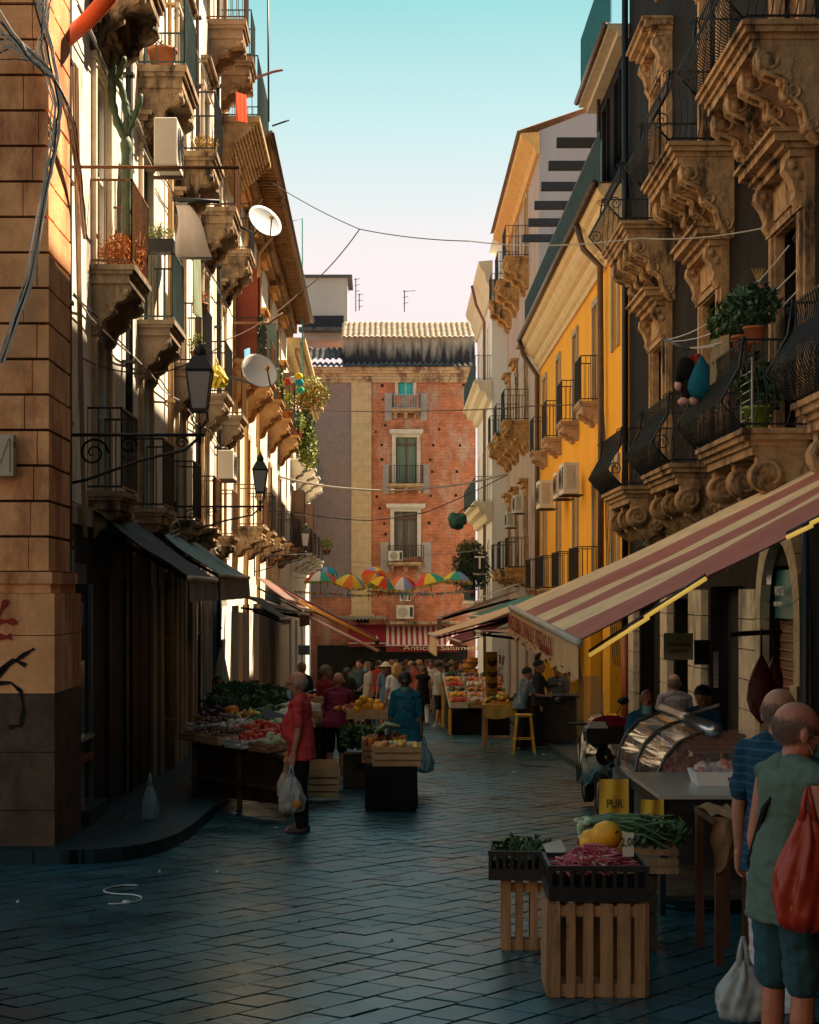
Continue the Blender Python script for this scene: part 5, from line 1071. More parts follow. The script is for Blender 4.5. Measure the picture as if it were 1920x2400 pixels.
# cables
def cable(label,pts,r=.012,m=None,sag=0,grp='cables strung across the street'):
    ps=[Vector(P(*p)) for p in pts];out=[]
    for a,b in zip(ps,ps[1:]):
        for k in range(8): t=k/8;q=a.lerp(b,t);q.z-=sag*4*t*(1-t);out.append(q)
    out.append(ps[-1]);g=MB();g.tube(out,r,5);return solo('overhead_cable',g,m or bcab,label,'cable',tuple(ps[0]),grp)
cable('thin cable crossing the open sky between the two sides',[(640,430,36),(843,537,34),(1100,565,33)],.010,sag=.05);cable('pale cable rising to the right hand iron arm',[(1100,565,33),(1500,558,27),(1880,512,21.5)],.011,wcab,.1)
cable('cable dropping from the sky crossing to the left balconies',[(843,537,34),(700,688,36),(520,800,34)],.012,mat('brown_cable',(.12,.07,.05)),.12);cable('long level cable in front of the brick house ending at the yellow wall',[(560,955,52),(700,957,52),(960,963,50),(1290,948,46),(1400,940,42)],.016,mat('brown_cable',()),.05)
cable('twisted thick pale cable sagging below the middle window',[(655,1117,50),(830,1146,50),(1010,1143,50),(1190,1110,50)],.03,wcab,.06);cable('thin dark cable sagging in front of the lowest window',[(690,1200,60),(860,1220,60),(1000,1200,60),(1190,1112,56)],.016,None,.05)
cable('slack pinkish cable across the shaded left wall',[(190,838,19),(300,872,22),(400,868,24),(520,810,26)],.010,mat('brown_cable',()),.03);cable('thin white string above the umbrellas',[(700,1290,60),(860,1320,60),(1000,1300,60),(1180,1280,58)],.010,wcab,.05);cable('string of the umbrellas',[(690,1352,64),(880,1368,64),(1100,1352,64)],.010,wcab,.03);cable('upper thin string over the umbrellas',[(690,1205,66),(880,1213,66),(1060,1190,66)],.010,wcab,.05)
def wob(p,q,n,amp,rn): 
    a,b=Vector(p),Vector(q);return [a.lerp(b,k/n)+V(rn.uniform(-amp,amp),0,rn.uniform(-amp,amp)) for k in range(n+1)]
cb=thing('cable_bundle','tangle of grey and black cables coming over the stone corner at the top left','cables',P(120,200,16.1));rn=random.Random(5)
for k in range(30):
    g=MB();o=rn.uniform(-22,22)
    pts=[P(-20+o,30+k*4+rn.uniform(-30,30),15.9),P(60+o,120+o*1.5,15.95),P(120+o*.6,170+o,16.0),P(150+o*.5,225+o,16.08),P(168+o*.4,300+rn.uniform(-20,20),16.6),P(186+o*.25,420,17.3),P(200+o*.2,560,17.8)] if k%3 else [P(70+k*2,-20,16.0),P(105+o,110,16.0),P(135+o*.6,240,16.05),P(128+o*.5,330,16.05),P(108+o*.4,430,16.0),P(70+o*.5,650,16.0),P(2+o*.4,850,15.95)]
    sm=[]
    for a,b in zip(pts,pts[1:]):
        for t in(0,.25,.5,.75): q=Vector(a).lerp(Vector(b),t);sm.append(q+V(rn.uniform(-.008,.008),0,rn.uniform(-.012,.012)))
    g.tube(sm+[Vector(pts[-1])],rn.choice([.005,.007,.010]),5);part(cb,'cable',g,bcab if k%5==0 else mat('whitish_cable',(.55,.50,.44)))
cb=thing('cable_bundle','upright bundle of tan cables strapped down the shaded left wall','cables',LF(18.35,.12,z(3)))
for k in range(6):
    g=MB();g.tube([LF(18.0+.04*k,.10+.02*(k%2),z(5.6)),LF(18.2+.04*k,.12,z(3.2)),LF(18.4+.035*k,.12,z(1.7)),LF(18.55+.03*k,.12,z(.8)),LF(18.7+.04*k,.1,z(.62))],.012,5);part(cb,'cable',g,mat('tan_cable',(.35,.22,.13)))
cb=thing('cable_bundle','mess of pale cables running along the wall above the green awning','cables',LF(28,.2,z(.95)))
for k in range(9):
    g=MB();a=rn.uniform(25,27);pts=[LF(a+j*1.5,.10+rn.uniform(0,.12),z(.98+rn.uniform(-.22,.24)-.0*j)) for j in range(7)];g.tube(pts,.013,5);part(cb,'cable',g,mat('pale_dirty_cable',(.55,.47,.38)))
cb=thing('cable_bundle','drooping black cables under the carved balcony of the dark palazzo','cables',RF(26,.15,z(.9)))
for k in range(4):
    g=MB();g.tube([RF(20+j*1.6,.1,z(1.1+.25*math.sin(j*1.9+k))) for j in range(10)],.014,5);part(cb,'cable',g,bcab)
cb=thing('cable_bundle','thin cables hanging down the yellow wall beside the drainpipe','cables',RF(39,.1,z(2)))
for k in range(4):
    g=MB();g.tube([RF(40.4-k*.3,.12,z(6.2-k)),RF(39.9-k*.25,.1,z(3)),RF(39.2-.3*k,.1,z(0)),RF(38.2-.4*k,.1,z(-1.6))],.011,5);part(cb,'cable',g,iron)
# plants
def foliage(mb,c,r,n,s,droop=0):
    for k in range(n):
        a=RN.uniform(0,6.28);b=RN.uniform(-1,1);q=RN.random()**.45
        p=V(c[0]+r[0]*q*math.cos(a)*math.sqrt(1-b*b),c[1]+r[1]*q*math.sin(a)*math.sqrt(1-b*b),c[2]+r[2]*q*b)
        d=V(RN.uniform(-1,1),RN.uniform(-1,1),RN.uniform(-1,1)).normalized()*s*RN.uniform(.6,1.3);e=d.cross(V(RN.uniform(-1,1),RN.uniform(-1,1),RN.uniform(-1,1))).normalized()*s*.42
        mb.add([tuple(p-d),tuple(p+e),tuple(p+d),tuple(p-e)],[(0,1,2,3)])
def pot(label,c,r,h,lm,fr,n,s,pm=terra,grp='potted plants on the balconies',name='potted_plant'):
    t=thing(name,label,'plant',c,grp);g=MB();g.lathe([(r*.7,0),(r,h*.85),(r*1.1,h*.85),(r*1.1,h),(r*.9,h)],c,12);part(t,'pot',g,pm)
    g=MB();foliage(g,(c[0],c[1],c[2]+h+fr[2]*.9),fr,n,s);part(t,'leaves',g,lm);g=MB()
    for k in range(5): g.tube([(c[0],c[1],c[2]+h*.9),(c[0]+RN.uniform(-.6,.6)*fr[0],c[1],c[2]+h+fr[2]*1.3)],.006,4)
    part(t,'stems',g,leafD);return t
ct=thing('cactus','tall branching green cactus on the first sunlit balcony of the left wall','cactus',P(285,480,20.6))
def cac(pts,r):
    g=MB();ps=[]
    for a,b in zip(pts,pts[1:]):
        for t in range(5): ps.append(Vector(P(*a,20.6)).lerp(Vector(P(*b,20.6)),t/5))
    ps.append(Vector(P(*pts[-1],20.6)));g.tube(ps,[r*(.78+.3*abs(math.sin(i*.9))) for i in range(len(ps)-1)]+[r*.5],8);part(ct,'stem',g,mat('cactus_skin',(.09,.13,.07),rough=.6,var=.35,sc=8,stain=(.25,.2,.13),stt=.55))
cac([(298,585),(298,400),(296,320)],.075);cac([(296,330),(275,290),(264,240),(262,170),(268,110)],.05);cac([(268,190),(282,170),(293,132)],.035);cac([(296,320),(296,260),(285,205),(277,185)],.042);cac([(297,315),(310,290),(322,255),(332,220)],.038);cac([(290,300),(300,270),(296,235)],.03)
def dry(label,c,w,d,h,n,m,s=.03): 
    g=MB();foliage(g,(c[0],c[1],c[2]+h/2),(w/2,d/2,h/2),n,s)
    for k in range(30): x=c[0]+RN.uniform(-w/2,w/2);g.tube([(x,c[1]+RN.uniform(-d/2,d/2),c[2]),(x+RN.uniform(-.08,.08),c[1],c[2]+h*RN.uniform(.8,1.2))],.004,3)
    return solo('dry_bush',g,m,label,'bush',c)
dry('dense dried orange brown bush behind the rusty railing',LF(20.3,.3,z(3.82)),.55,1.2,.42,2600,leafO,.022);dry('straw coloured dry grass tuft on the second upper balcony',LF(28.7,.45,z(7.36)),.5,.5,.35,500,mat('straw',(.5,.33,.1)))
fx_=thing('flower_box','black flower box with white and yellow flowers on the second railing','flower box',P(395,568,23.0));c=LF(23.9,.42,z(4.78))
g=MB(LF);g.box(23.72,23.98,.02,.5,z(4.75),z(4.93));part(fx_,'box',g,blk);g=MB();foliage(g,LF(23.85,.27,z(5.02)),(.26,.12,.12),500,.02);part(fx_,'leaves',g,mat('sage_leaf',(.22,.27,.10)));g=MB();foliage(g,LF(23.85,.27,z(5.08)),(.26,.12,.13),120,.014);part(fx_,'flowers',g,mat('pale_flower',(.7,.62,.3)))
pot('small terracotta pot with bright green leaves on the shaded green railing',LF(28.3,.35,z(3.85)),.10,.16,leafB,(.14,.14,.16),160,.035);pot('terracotta pot hanging at the rail beside the green towel',LF(28.4,.4,z(4.62)),.13,.2,leafO,(.12,.12,.12),120,.03)
pot('large terracotta tub on the first upper balcony',LF(24.1,.3,z(7.36)),.2,.32,leafD,(.1,.1,.06),30,.03)
pot('pot with dark upright leaves on the white shuttered balcony',LF(41.4,.5,z(5.52)),.16,.22,leafD,(.22,.3,.55),420,.05)
for k,(u,o,zz_,m_,lb) in enumerate([(48.9,.5,5.55,leafB,'ochre pot with yellow leaves on the first of four stepped balconies'),(54.2,.55,5.55,leafB,'pot of yellow green leaves on the second stepped balcony'),(59.9,.5,5.55,leafA,'terracotta pot on the third stepped balcony'),(65,.5,5.9,leafB,'small plant on the last stepped balcony')]): pot(lb,LF(u,o,z(zz_)),.16,.22,m_,(.3,.35,.38),420,.05)
iv=thing('hanging_plant','bright yellow green creeper hanging from the far left balconies','plant',P(715,1000,66));
for (px,py,rx,rz_,m_,n_) in((722,930,1.0,.9,leafO,500),(722,922,1.1,1.0,leafB,700),(712,1010,.55,1.5,leafA,900),(716,1035,.6,1.2,leafB,800),(725,1070,.5,.8,leafB,400)):
    g=MB();foliage(g,P(px,py,66),(rx*.8,.5,rz_*.7),n_,.09);part(iv,'leaves',g,m_)
g=MB();g.tube([P(722,960,66),P(716,1000,66),P(712,1060,66)],.03,5);part(iv,'stem',g,leafD)
pot('small green potted plant at the end of the far left railing',P(766,1300,80),.2,.25,leafB,(.35,.3,.3),260,.06)
tr=thing('small_tree','dark green bush growing on the balcony beside the T shaped sign','tree',P(1105,1400,66));g=MB();g.tube([P(1108,1400,66),P(1105,1350,66),P(1100,1300,66)],[.1,.08,.04],6);g.tube([P(1105,1350,66),P(1120,1310,66)],.04,5);part(tr,'trunk',g,woodB)
for px,py,rx,rz_,n_ in((1088,1325,.5,.6,700),(1112,1315,.6,.75,900),(1098,1355,.6,.6,700),(1126,1345,.45,.6,500),(1100,1285,.5,.4,450),(1090,1290,.35,.3,200)):
    g=MB();foliage(g,P(px,py,66),(rx,.6,rz_),n_,.075);part(tr,'crown',g,leafD if py>1295 else mat('olive_leaf',(.14,.15,.05),var=.4))
cl=thing('green_bundle','dark green bundled cloth hanging out from the white house','bundle',P(1073,1220,74));g=MB();g.ell(P(1073,1222,74),(.38,.4,.33),14,10,jit=.18);g.ell(P(1062,1215,74),(.22,.3,.25),10,8,jit=.2);g.ell(P(1084,1214,74),(.2,.3,.2),10,8,jit=.2);part(cl,'cloth',g,mat('green_cloth',(.05,.13,.10),bump=.6,bsc=9));g=MB();g.tube([P(1073,1205,74),P(1090,1190,75),P(1110,1185,76)],.03,5);part(cl,'pole',g,iron)
# umbrellas
UC=[mat('parasol_'+n_,c_,rough=.7,var=.06,bump=.05) for n_,c_ in(('red',(.85,.07,.04)),('yellow',(.92,.66,.05)),('blue',(.30,.38,.66)),('green',(.05,.45,.30)),('orange',(.92,.24,.05)),('white',(.9,.85,.75)),('teal',(.03,.32,.45)))]
def umb(label,px,py,wd,Yy,seq,tilt=(0,0,0)):
    c=P(px,py,Yy);Rr=wd*Yy/F/2*1.18;t=thing('umbrella',label,'umbrella',c,'coloured umbrellas hung across the street',local=True);n=8
    for q in range(2):
        pass
    g=MB()
    for s in range(n):
        g.mi=s%len(seq);a0,a1=2*math.pi*s/n,2*math.pi*(s+1)/n
        def f(i,j):
            a=a0+(a1-a0)*i;rr_=Rr*j*(1-.05*math.sin(i*math.pi)*j);return(rr_*math.cos(a),rr_*math.sin(a),Rr*.62*math.cos(j*math.pi*.5)-(.03*Rr*math.sin(i*math.pi)*(1-j)))
        g.grid(f,4,6,False)
    part(t,'canopy',g,[UC[k] for k in seq])
    g=MB()
    for k in range(40): a=2*math.pi*k/40;g.mi=k%3;g.box(Rr*.97*math.cos(a)-.025,Rr*.97*math.cos(a)+.025,Rr*.97*math.sin(a)-.01,Rr*.97*math.sin(a)+.01,-.09,.0)
    part(t,'fringe',g,[UC[seq[0]],UC[seq[1]],UC[1]])
    g=MB();g.tube([(0,0,Rr*.7),(0,0,-.55)],.014,5);part(t,'pole',g,iron);t.rotation_euler=tilt
umb('leftmost umbrella with white and green panels',752,1362,66,64,[3,1,5,2,0,5,3,0]);umb('plain teal blue umbrella behind the leftmost one',768,1344,44,66,[6,6,2]);umb('second umbrella from the left with red yellow and blue panels',820,1368,62,64,[0,1,2,3,1,4,1,2],(rad(18),rad(5),.3))
umb('small green and yellow umbrella low in the middle',864,1374,46,65,[3,1,3,5]);umb('orange and yellow umbrella tilted up above the others',878,1352,50,63,[4,1,2,0],(rad(55),0,.2));umb('umbrella with green and orange panels at the centre',896,1370,54,62.5,[1,3,2,4,1,0,3,1],(rad(20),rad(10),.5))
umb('umbrella with yellow green and red panels right of centre',944,1371,58,64,[1,3,2,0,4,5,2,0],(rad(22),0,.1));umb('wide flat umbrella with white and green panels',1008,1368,70,64,[1,5,3,2,0,1,3,5],(rad(-6),rad(-12),.4));umb('rightmost umbrella with blue and yellow panels',1071,1362,62,64,[2,1,5,0,1,3,2,1],(rad(-4),rad(6),.2))
for k,(x0,x1,yy) in enumerate(((690,1000,1388),(860,1105,1386))):
    t=thing('bunting','%s string of tiny coloured flags under the umbrellas'%('left','right')[k],'bunting',P(x0,yy,63.5));g=MB();g.tube([P(x0,yy,63.5),P((x0+x1)/2,yy+9,63.5),P(x1,yy,63.5)],.008,4);part(t,'string',g,wcab)
    g=MB()
    for q in range(70):
        px=x0+(x1-x0)*q/69;py=yy+9*(1-abs((q/69-.5)*2))-3;a=P(px,py,63.5);h=RN.uniform(.08,.2);g.mi=RN.randrange(7);g.add([a,(a[0]+.08,a[1]+RN.uniform(-.03,.03),a[2]),(a[0]+.05,a[1]+.02,a[2]-h)],[(0,1,2)])
    part(t,'flags',g,UC)
# laundry and balcony clutter, right side
rk=thing('clothes_line','iron arm with white washing lines strung from the dark palazzo window','clothes line',P(1560,800,22))
g=MB();g.tube([P(1558,797,22.5),P(1615,818,21.6)],.02,6);g.tube([P(1598,818,22.0),P(1612,835,21.9)],.012,5);part(rk,'arm',g,iron)
for a,b,s in(((1560,797,22.5),(1850,575,20.5),.22),((1575,800,22.3),(1895,600,20.3),.25),((1590,812,22),(1905,640,20.2),.3),((1605,815,21.8),(1700,800,21.2),.02)):
    g=MB();A_,B_=Vector(P(*a)),Vector(P(*b));g.tube([A_.lerp(B_,k/10)-V(0,0,s*4*(k/10)*(1-k/10)) for k in range(11)],.008,4);part(rk,'line',g,mat('white_line',(.6,.6,.58)))
ia=thing('wall_bracket','rusted iron arm above the tall window at the right edge','bracket',P(1880,510,20.6));g=MB();g.tube([P(1878,512,20.6),P(1960,528,20.4)],.03,6);g.tube([P(1885,515,20.6),P(1860,560,20.6),P(1870,575,20.6)],.02,5);part(ia,'bar',g,iron)
g=MB();cx,cy,Y_=1895,660,20.6;sp0=P(cx,cy,Y_);g.map=lambda u,o,q:(sp0[0]+o,Y_,sp0[2]+q);spiral(g,0,0,0,.12,.018,1.8);spiral(g,0,.1,.14,.09,.016,1.5);spiral(g,0,.04,-.14,.07,.014,1.5);g.map=None;solo('wall_ornament',g,iron,'curled black iron scroll fixed beside the window at the right edge','ornament',P(cx,cy,Y_))
bt=thing('hanging_bag','teal blue cloth bag hanging from the washing line','bag',P(1645,830,21.8));g=MB();c=Vector(P(1645,832,21.8));g.lathe([(.01,0),(.035,-.05),(.10,-.16),(.17,-.33),(.185,-.42),(.14,-.52),(.04,-.57)],c,14,sy=.6);part(bt,'bag_body',g,mat('teal_bag_cloth',(.01,.12,.19),rough=.9,bump=.3));g=MB();g.tube([c,c+V(0,0,.1)],.006,4);part(bt,'cord',g,whiteP)
pt=thing('plush_toy','black and pink plush toy hung by its back beside the teal bag','toy',P(1605,880,21.9));c=Vector(P(1610,880,21.9));g=MB();g.ell(c+V(-.02,0,.08),(.13,.1,.16),12,8);g.ell(c+V(.03,0,-.16),(.12,.09,.16),12,8);g.tube([c+V(-.05,0,.1),c+V(-.12,-.02,-.02),c+V(-.11,-.03,-.1)],.045,7);part(pt,'body',g,blkC)
g=MB();g.ell(c+V(-.115,-.03,-.13),(.05,.05,.07),9,7);g.ell(c+V(-.05,-.04,-.34),(.075,.06,.055),9,7);g.ell(c+V(.08,-.04,-.33),(.07,.06,.06),9,7);part(pt,'paws',g,mat('pink_plush',(.6,.36,.30)))
def cloth_sheet(name,label,cat,p0,p1,Y0,Y1,m,drop,amp=.03):
    a,b=Vector(P(*p0,Y0)),Vector(P(*p1,Y1));g=MB()
    for dd in(0,.008): g.grid(lambda i,j:tuple(a.lerp(b,i)+V(amp*math.sin(i*15)*(0.3+j)+dd,amp*math.sin(i*13+1)*(.3+j),-drop*j)),14,6)
    return solo(name,g,m,label,cat,tuple(a))
cloth_sheet('red_cloth','red checked cloth pegged behind the teal bag','cloth',(1612,836),(1640,828),22,21.9,mat('red_check',(.35,.03,.03),var=.5,sc=30),.18);cloth_sheet('blanket','tan blanket hanging over the washing line next to the balcony','blanket',(1665,800),(1708,782),21.6,21.0,mat('tan_blanket',(.24,.19,.12),streak=True),.55)
cloth_sheet('towel','green towel hanging above the potted plants on the left','towel',(452,582),(468,600),27,27.6,mat('sage_towel',(.27,.31,.20)),1.0);cloth_sheet('blue_cloth','light blue cloth hanging below the louvred unit','cloth',(572,820),(584,815),32,32.5,mat('sky_blue_cloth',(.18,.5,.7)),.5)
cloth_sheet('orange_cloth','orange red cloth on the top left terrace','cloth',(552,215),(576,222),35,35.5,mat('orange_red_cloth',(.75,.08,.02),rough=.9),.58)
yb=bag('yellow bag hanging on the railing of the ochre balcony on the left',Vector(P(508,842,30.5)),.36,.42,mat('yellow_bag_plastic',(.7,.5,.03),rough=.5),cat='bag',name='hanging_bag')
pw=thing('pinwheels','cluster of coloured pinwheels on the far left balcony','pinwheel',P(686,890,50));
for k,(dx,dy,mi) in enumerate(((0,0,5),(-12,4,0),(14,-8,1),(16,6,6),(18,25,3))):
    g=MB();g.ell(P(686+dx,890+dy,50),(.13,.03,.11),6,4);part(pw,'pinwheel',g,UC[mi])
g=MB();g.tube([P(686,890,50),P(690,940,50)],.012,4);part(pw,'stick',g,iron)
# left: retracted balcony parasol and folded stall parasol
ps=thing('shade_sail','pale grey canvas shade bulging out over a left balcony','awning',P(440,480,26));g=MB()
def sf(i,j): 
    a=-.9+i*2.3;px=418+88*j**.8*(1-.0*i);py=478+ (35+105*i)*(.25+.75*j)-25*math.sin(i*3.1)*0
    return P(412+ (30+62*i)*j+6*math.sin(i*5),478+128*i-8*j*math.sin(i*3),26.6-1.3*j-.25*math.sin(i*3.1)*j)
g.grid(sf,14,10);part(ps,'canvas',g,mat('grey_lilac_canvas',(.42,.37,.36),var=.1));g=MB();g.tube([sf(1,0),sf(1,.5),sf(1,1)],.02,5);g.tube([sf(0,0),sf(0,1)],.02,5);part(ps,'frame',g,iron)
fp=thing('folded_parasol','folded white and teal parasol standing behind the vegetable stall','parasol',(xat(519,27.5),27.5,gz(27.5)));x0=xat(519,27.5);g=MB();n=32;vs=[];z0=gz(27.5)
pr_=[(.26,.55,0),(.27,.65,0),(.235,.9,0),(.17,1.25,1),(.10,1.6,1),(.05,1.9,1),(.02,2.07,1)]
rows_=[(x0+r_*math.cos(2*math.pi*j/n)*(1+.16*math.sin(j*math.pi/2*1.0)),27.5+r_*math.sin(2*math.pi*j/n)*(1+.16*math.sin(j*math.pi/2)),z0+h_) for r_,h_,_ in pr_ for j in range(n)]
g.mi=0;g.add(rows_,[(i*n+j,i*n+(j+1)%n,(i+1)*n+(j+1)%n,(i+1)*n+j) for i in range(3) for j in range(n)]);g.mi=1;g.add(rows_,[(i*n+j,i*n+(j+1)%n,(i+1)*n+(j+1)%n,(i+1)*n+j) for i in range(3,6) for j in range(n)]);part(fp,'canopy',g,[mat('teal_parasol_cloth',(.03,.19,.22)),mat('ivory_parasol_cloth',(.5,.47,.38))])
g=MB();g.tube([(x0,27.5,z0),(x0,27.5,z0+2.15)],.025,8);part(fp,'pole',g,woodG);g=MB();g.ell((x0,27.5,z0+2.12),(.035,.035,.05),8,6);part(fp,'finial',g,mat('orange_cap',()))
# signs
def board(name,label,px0,px1,py0,py1,Yy,m,th=.02,rz=0):
    a,b=P(px0,py1,Yy),P(px1,py0,Yy);t=thing(name,label,'sign',a);g=MB();g.box(a[0],b[0],Yy,Yy+th,a[2],b[2]);part(t,'board',g,m);return t,a,b
t,a,b=board('cardboard_sign','handwritten cream card sign hanging above the lilac shirt man',1556,1625,1484,1546,19,mat('cream_card',(.92,.72,.42),var=.08,stain=(.4,.3,.16),stt=.62))
W=b[0]-a[0]
for s,dy,c_ in(('DI',.22,inkK),('NORVEGESE',.145,mat('blue_ink',(.05,.10,.16),bump=0)),('QUALITÀ',.075,inkR)): text(t,s,.062 if len(s)>3 else .05,(a[0]+W/2,18.99,a[2]+dy),(1,0,0),(0,0,1),c_,align='CENTER',sx=.80)
g=MB();g.tube([(a[0]+W/2,19.01,b[2]),(a[0]+W/2,19.01,b[2]+.5)],.004,4);part(t,'string',g,iron)
t,a,b=board('hanging_slate','blank dark slate hanging right of the card sign',1628,1665,1500,1558,19.3,mat('dark_slate',(.05,.05,.055)))
t,a,b=board('paper_strip','narrow white paper strip with printing hanging by the dark post',1673,1684,1528,1612,18.2,whiteP,.01)
for k in range(7): text(t,'▪ ▪',.03,(a[0]+.005,18.19,a[2]+.03+k*.05),(1,0,0),(0,0,1),inkK)
t,a,b=board('notice_sign','small pale notice sign with three lines of writing on the left',699,726,1512,1535,36,mat('pale_notice',(.45,.47,.47)))
for k,s in enumerate(('VENDITA','ORTAGGI','A PREZZI')): text(t,s,.055,((a[0]+b[0])/2,35.99,b[2]-.07-k*.06),(1,0,0),(0,0,1),inkK,align='CENTER')
t,a,b=board('tobacco_sign','dark square sign with a large white T on the right side',1112,1137,1299,1339,58,mat('black_sign',(.03,.03,.03)),.12);text(t,'T',.62,((a[0]+b[0])/2,57.98,a[2]+.09),(1,0,0),(0,0,1),whiteP,align='CENTER',ext=.01);text(t,'TABACCHI',.10,((a[0]+b[0])/2,57.98,a[2]-.13),(1,0,0),(0,0,1),whiteP,align='CENTER',ext=.005)
g=MB();g.box(a[0],b[0],58,58.1,a[2]-.16,a[2]-.03);part(t,'lower_strip',g,mat('black_sign',()))
g=MB(RF)
for q in(-.09,0,.09): g.add([(21.8+q-.045,.064,z(.14)),(21.8+q+.045,.064,z(.14)),(21.8+q*1.3,.064,z(.24))],[(0,1,2)])
g.quad((21.67,.064,z(.11)),(21.93,.064,z(.11)),(21.93,.064,z(.135)),(21.67,.064,z(.135)));em=part(D,'emblem',g,whiteP)
for v in em.data.vertices: v.co.x-=.13
t=D;text(D,'HOTEL',.17,RF(22.2,.08-.015,z(-.03)),(-.0125,-1,0),(0,0,1),whiteP,ext=.004);text(D,'RISTORANTE',.085,RF(22.25,.065,z(-.17)),(-.0125,-1,0),(0,0,1),whiteP,ext=.004)
for o in(list(kids(D))):
    if o.name.startswith('lettering'): 
        for v in o.data.vertices: v.co.x+=.035
t,a,b=board('meter_box','cream metal box with a scratched door on the stone corner',-30,31,1018,1115,16.0,mat('cream_metal',(.50,.42,.30),rough=.5,var=.08),.14)
g=MB();g.tube([(b[0]-.03,15.99,a[2]+.03),(b[0]-.03,15.99,b[2]-.03)],.004,4);g.tube([(b[0]-.04,15.99,b[2]-.04),(b[0]-.13,15.99,a[2]+.1)],.003,4);g.box(b[0],b[0]+.012,15.98,16.05,b[2]-.12,b[2]-.07);part(t,'hinge',g,gutM)
def graf(label,pts,m,r=.03,name='graffiti_stroke'):
    g=MB();L_=[]
    for a,b in zip(pts,pts[1:]):
        for k in range(5): L_.append(Vector(P(*a,16.06)).lerp(Vector(P(*b,16.06)),k/5))
    L_.append(Vector(P(*pts[-1],16.06)));vs=[]
    for i,p in enumerate(L_):
        d=(L_[min(i+1,len(L_)-1)]-L_[max(i-1,0)]).normalized();nn=V(-d.z,0,d.x)*r*(.8+.3*math.sin(i*.8));vs+=[tuple(p+nn+V(0,.008,0)),tuple(p-nn+V(0,.008,0))]
    g.add(vs,[(2*i,2*i+1,2*i+3,2*i+2) for i in range(len(L_)-1)]);return g
gr=thing('graffiti','dark red spray paint strokes on the base of the stone corner','graffiti',P(20,1440,16.06));
for pts in([(-20,1455),(2,1430),(12,1412),(20,1408)],[(-20,1457),(8,1456),(30,1457),(40,1460)],[(-10,1492),(12,1493),(26,1492)]): part(gr,'stroke',graf('',pts,0),mat('red_spray',(.30,.03,.02),bump=0))
gr=thing('graffiti','black spray paint loops low on the stone corner','graffiti',P(20,1600,16.06));
for pts in([(-20,1600),(20,1560),(55,1535),(80,1520)],[(-20,1602),(25,1600),(48,1620),(55,1660),(48,1700),(20,1705)],[(-10,1580),(30,1545),(60,1560)]): part(gr,'stroke',graf('',pts,0,.02),mat('black_spray',(.012,.012,.012),bump=0))

# clutter on the lower balcony of the dark palazzo
for k,(u,o,zz_,m_,fr_,n_,s_,lb) in enumerate(((20.0,.75,3.0,leafD,(.3,.3,.28),520,.06,'dark trailing plant at the near end of the carved balcony'),(20.7,.75,3.0,leafD,(.32,.3,.3),520,.06,'dark bushy plant in the middle of the carved balcony rail'),(21.5,.75,3.0,leafA,(.3,.28,.32),480,.06,'spiky green plant at the far part of the carved balcony rail'),(21.0,.5,1.92,leafD,(.3,.3,.45),420,.07,'tall dark plant standing on the carved balcony floor'))):
    pot(lb,RF(u,o,z(zz_)) if k==3 else RF(u,o,z(2.92)),.13,.2,m_,fr_,n_,s_)
t=thing('onion_braid','braid of red onions with dry yellow leaves hanging by the tall window','garland',RF(21.9,.3,z(3.9)));c=Vector(RF(21.9,.3,z(3.55)))
g=MB()
for k in range(16): g.ell(c+V(RN.uniform(-.05,.05),RN.uniform(-.04,.04),k*.028),.034,7,5)
part(t,'onions',g,mat('red_onion',(.42,.14,.08),rough=.4,var=.35,sc=9));g=MB()
for k in range(9): g.tube([c+V(0,0,.42),c+V(RN.uniform(-.1,.1),0,.62)],[.012,.003],4)
part(t,'dry_leaves',g,mat('straw',()))
t=thing('bucket','lime green plastic bucket behind the bellied railing','bucket',RF(20.6,.6,z(1.92)));g=MB();g.lathe([(.12,0),(.16,.3),(.17,.3),(.17,.33),(.15,.33),(.11,.02)],RF(20.6,.6,z(1.92)),16);part(t,'tub',g,mat('lime_plastic',(.22,.38,.03),rough=.4));g=MB();c=Vector(RF(20.6,.6,z(2.24)));g.tube([c+V(.17*math.cos(a),0,.1*math.sin(a)) for a in[k*math.pi/8 for k in range(9)]],.006,4);part(t,'handle',g,iron)
t=thing('drying_rack','white tubular drying rack standing on the carved balcony','rack',RF(20.4,.7,z(1.92)));g=MB();g.tube([RF(20.3,.72,z(1.95)),RF(20.3,.72,z(2.8)),RF(20.95,.72,z(2.8)),RF(20.95,.72,z(1.95))],.014,6);part(t,'frame',g,whiteP)
for k in range(6): g=MB();g.tube([RF(20.3,.72,z(2.1+k*.11)),RF(20.95,.72,z(2.1+k*.11))],.006,4);part(t,'rung',g,whiteP)

cb=thing('cable_bundle','thin cables draped along the sunlit left facade between the balconies','cables',LF(28,.1,z(5)))
for k,(h,o,m_) in enumerate(((6.35,.1,wcab),(6.3,.13,bcab),(3.25,.08,bcab),(3.18,.11,wcab),(9.9,.1,bcab),(9.8,.12,wcab),(1.0,.1,wcab))):
    g=MB();g.tube([LF(18+j*1.25,o+.03*math.sin(j*2+k),z(h-.12*abs(math.sin(j*.8+k))+.05*math.sin(j*3.1))) for j in range(17)],.011,5);part(cb,'cable',g,m_)
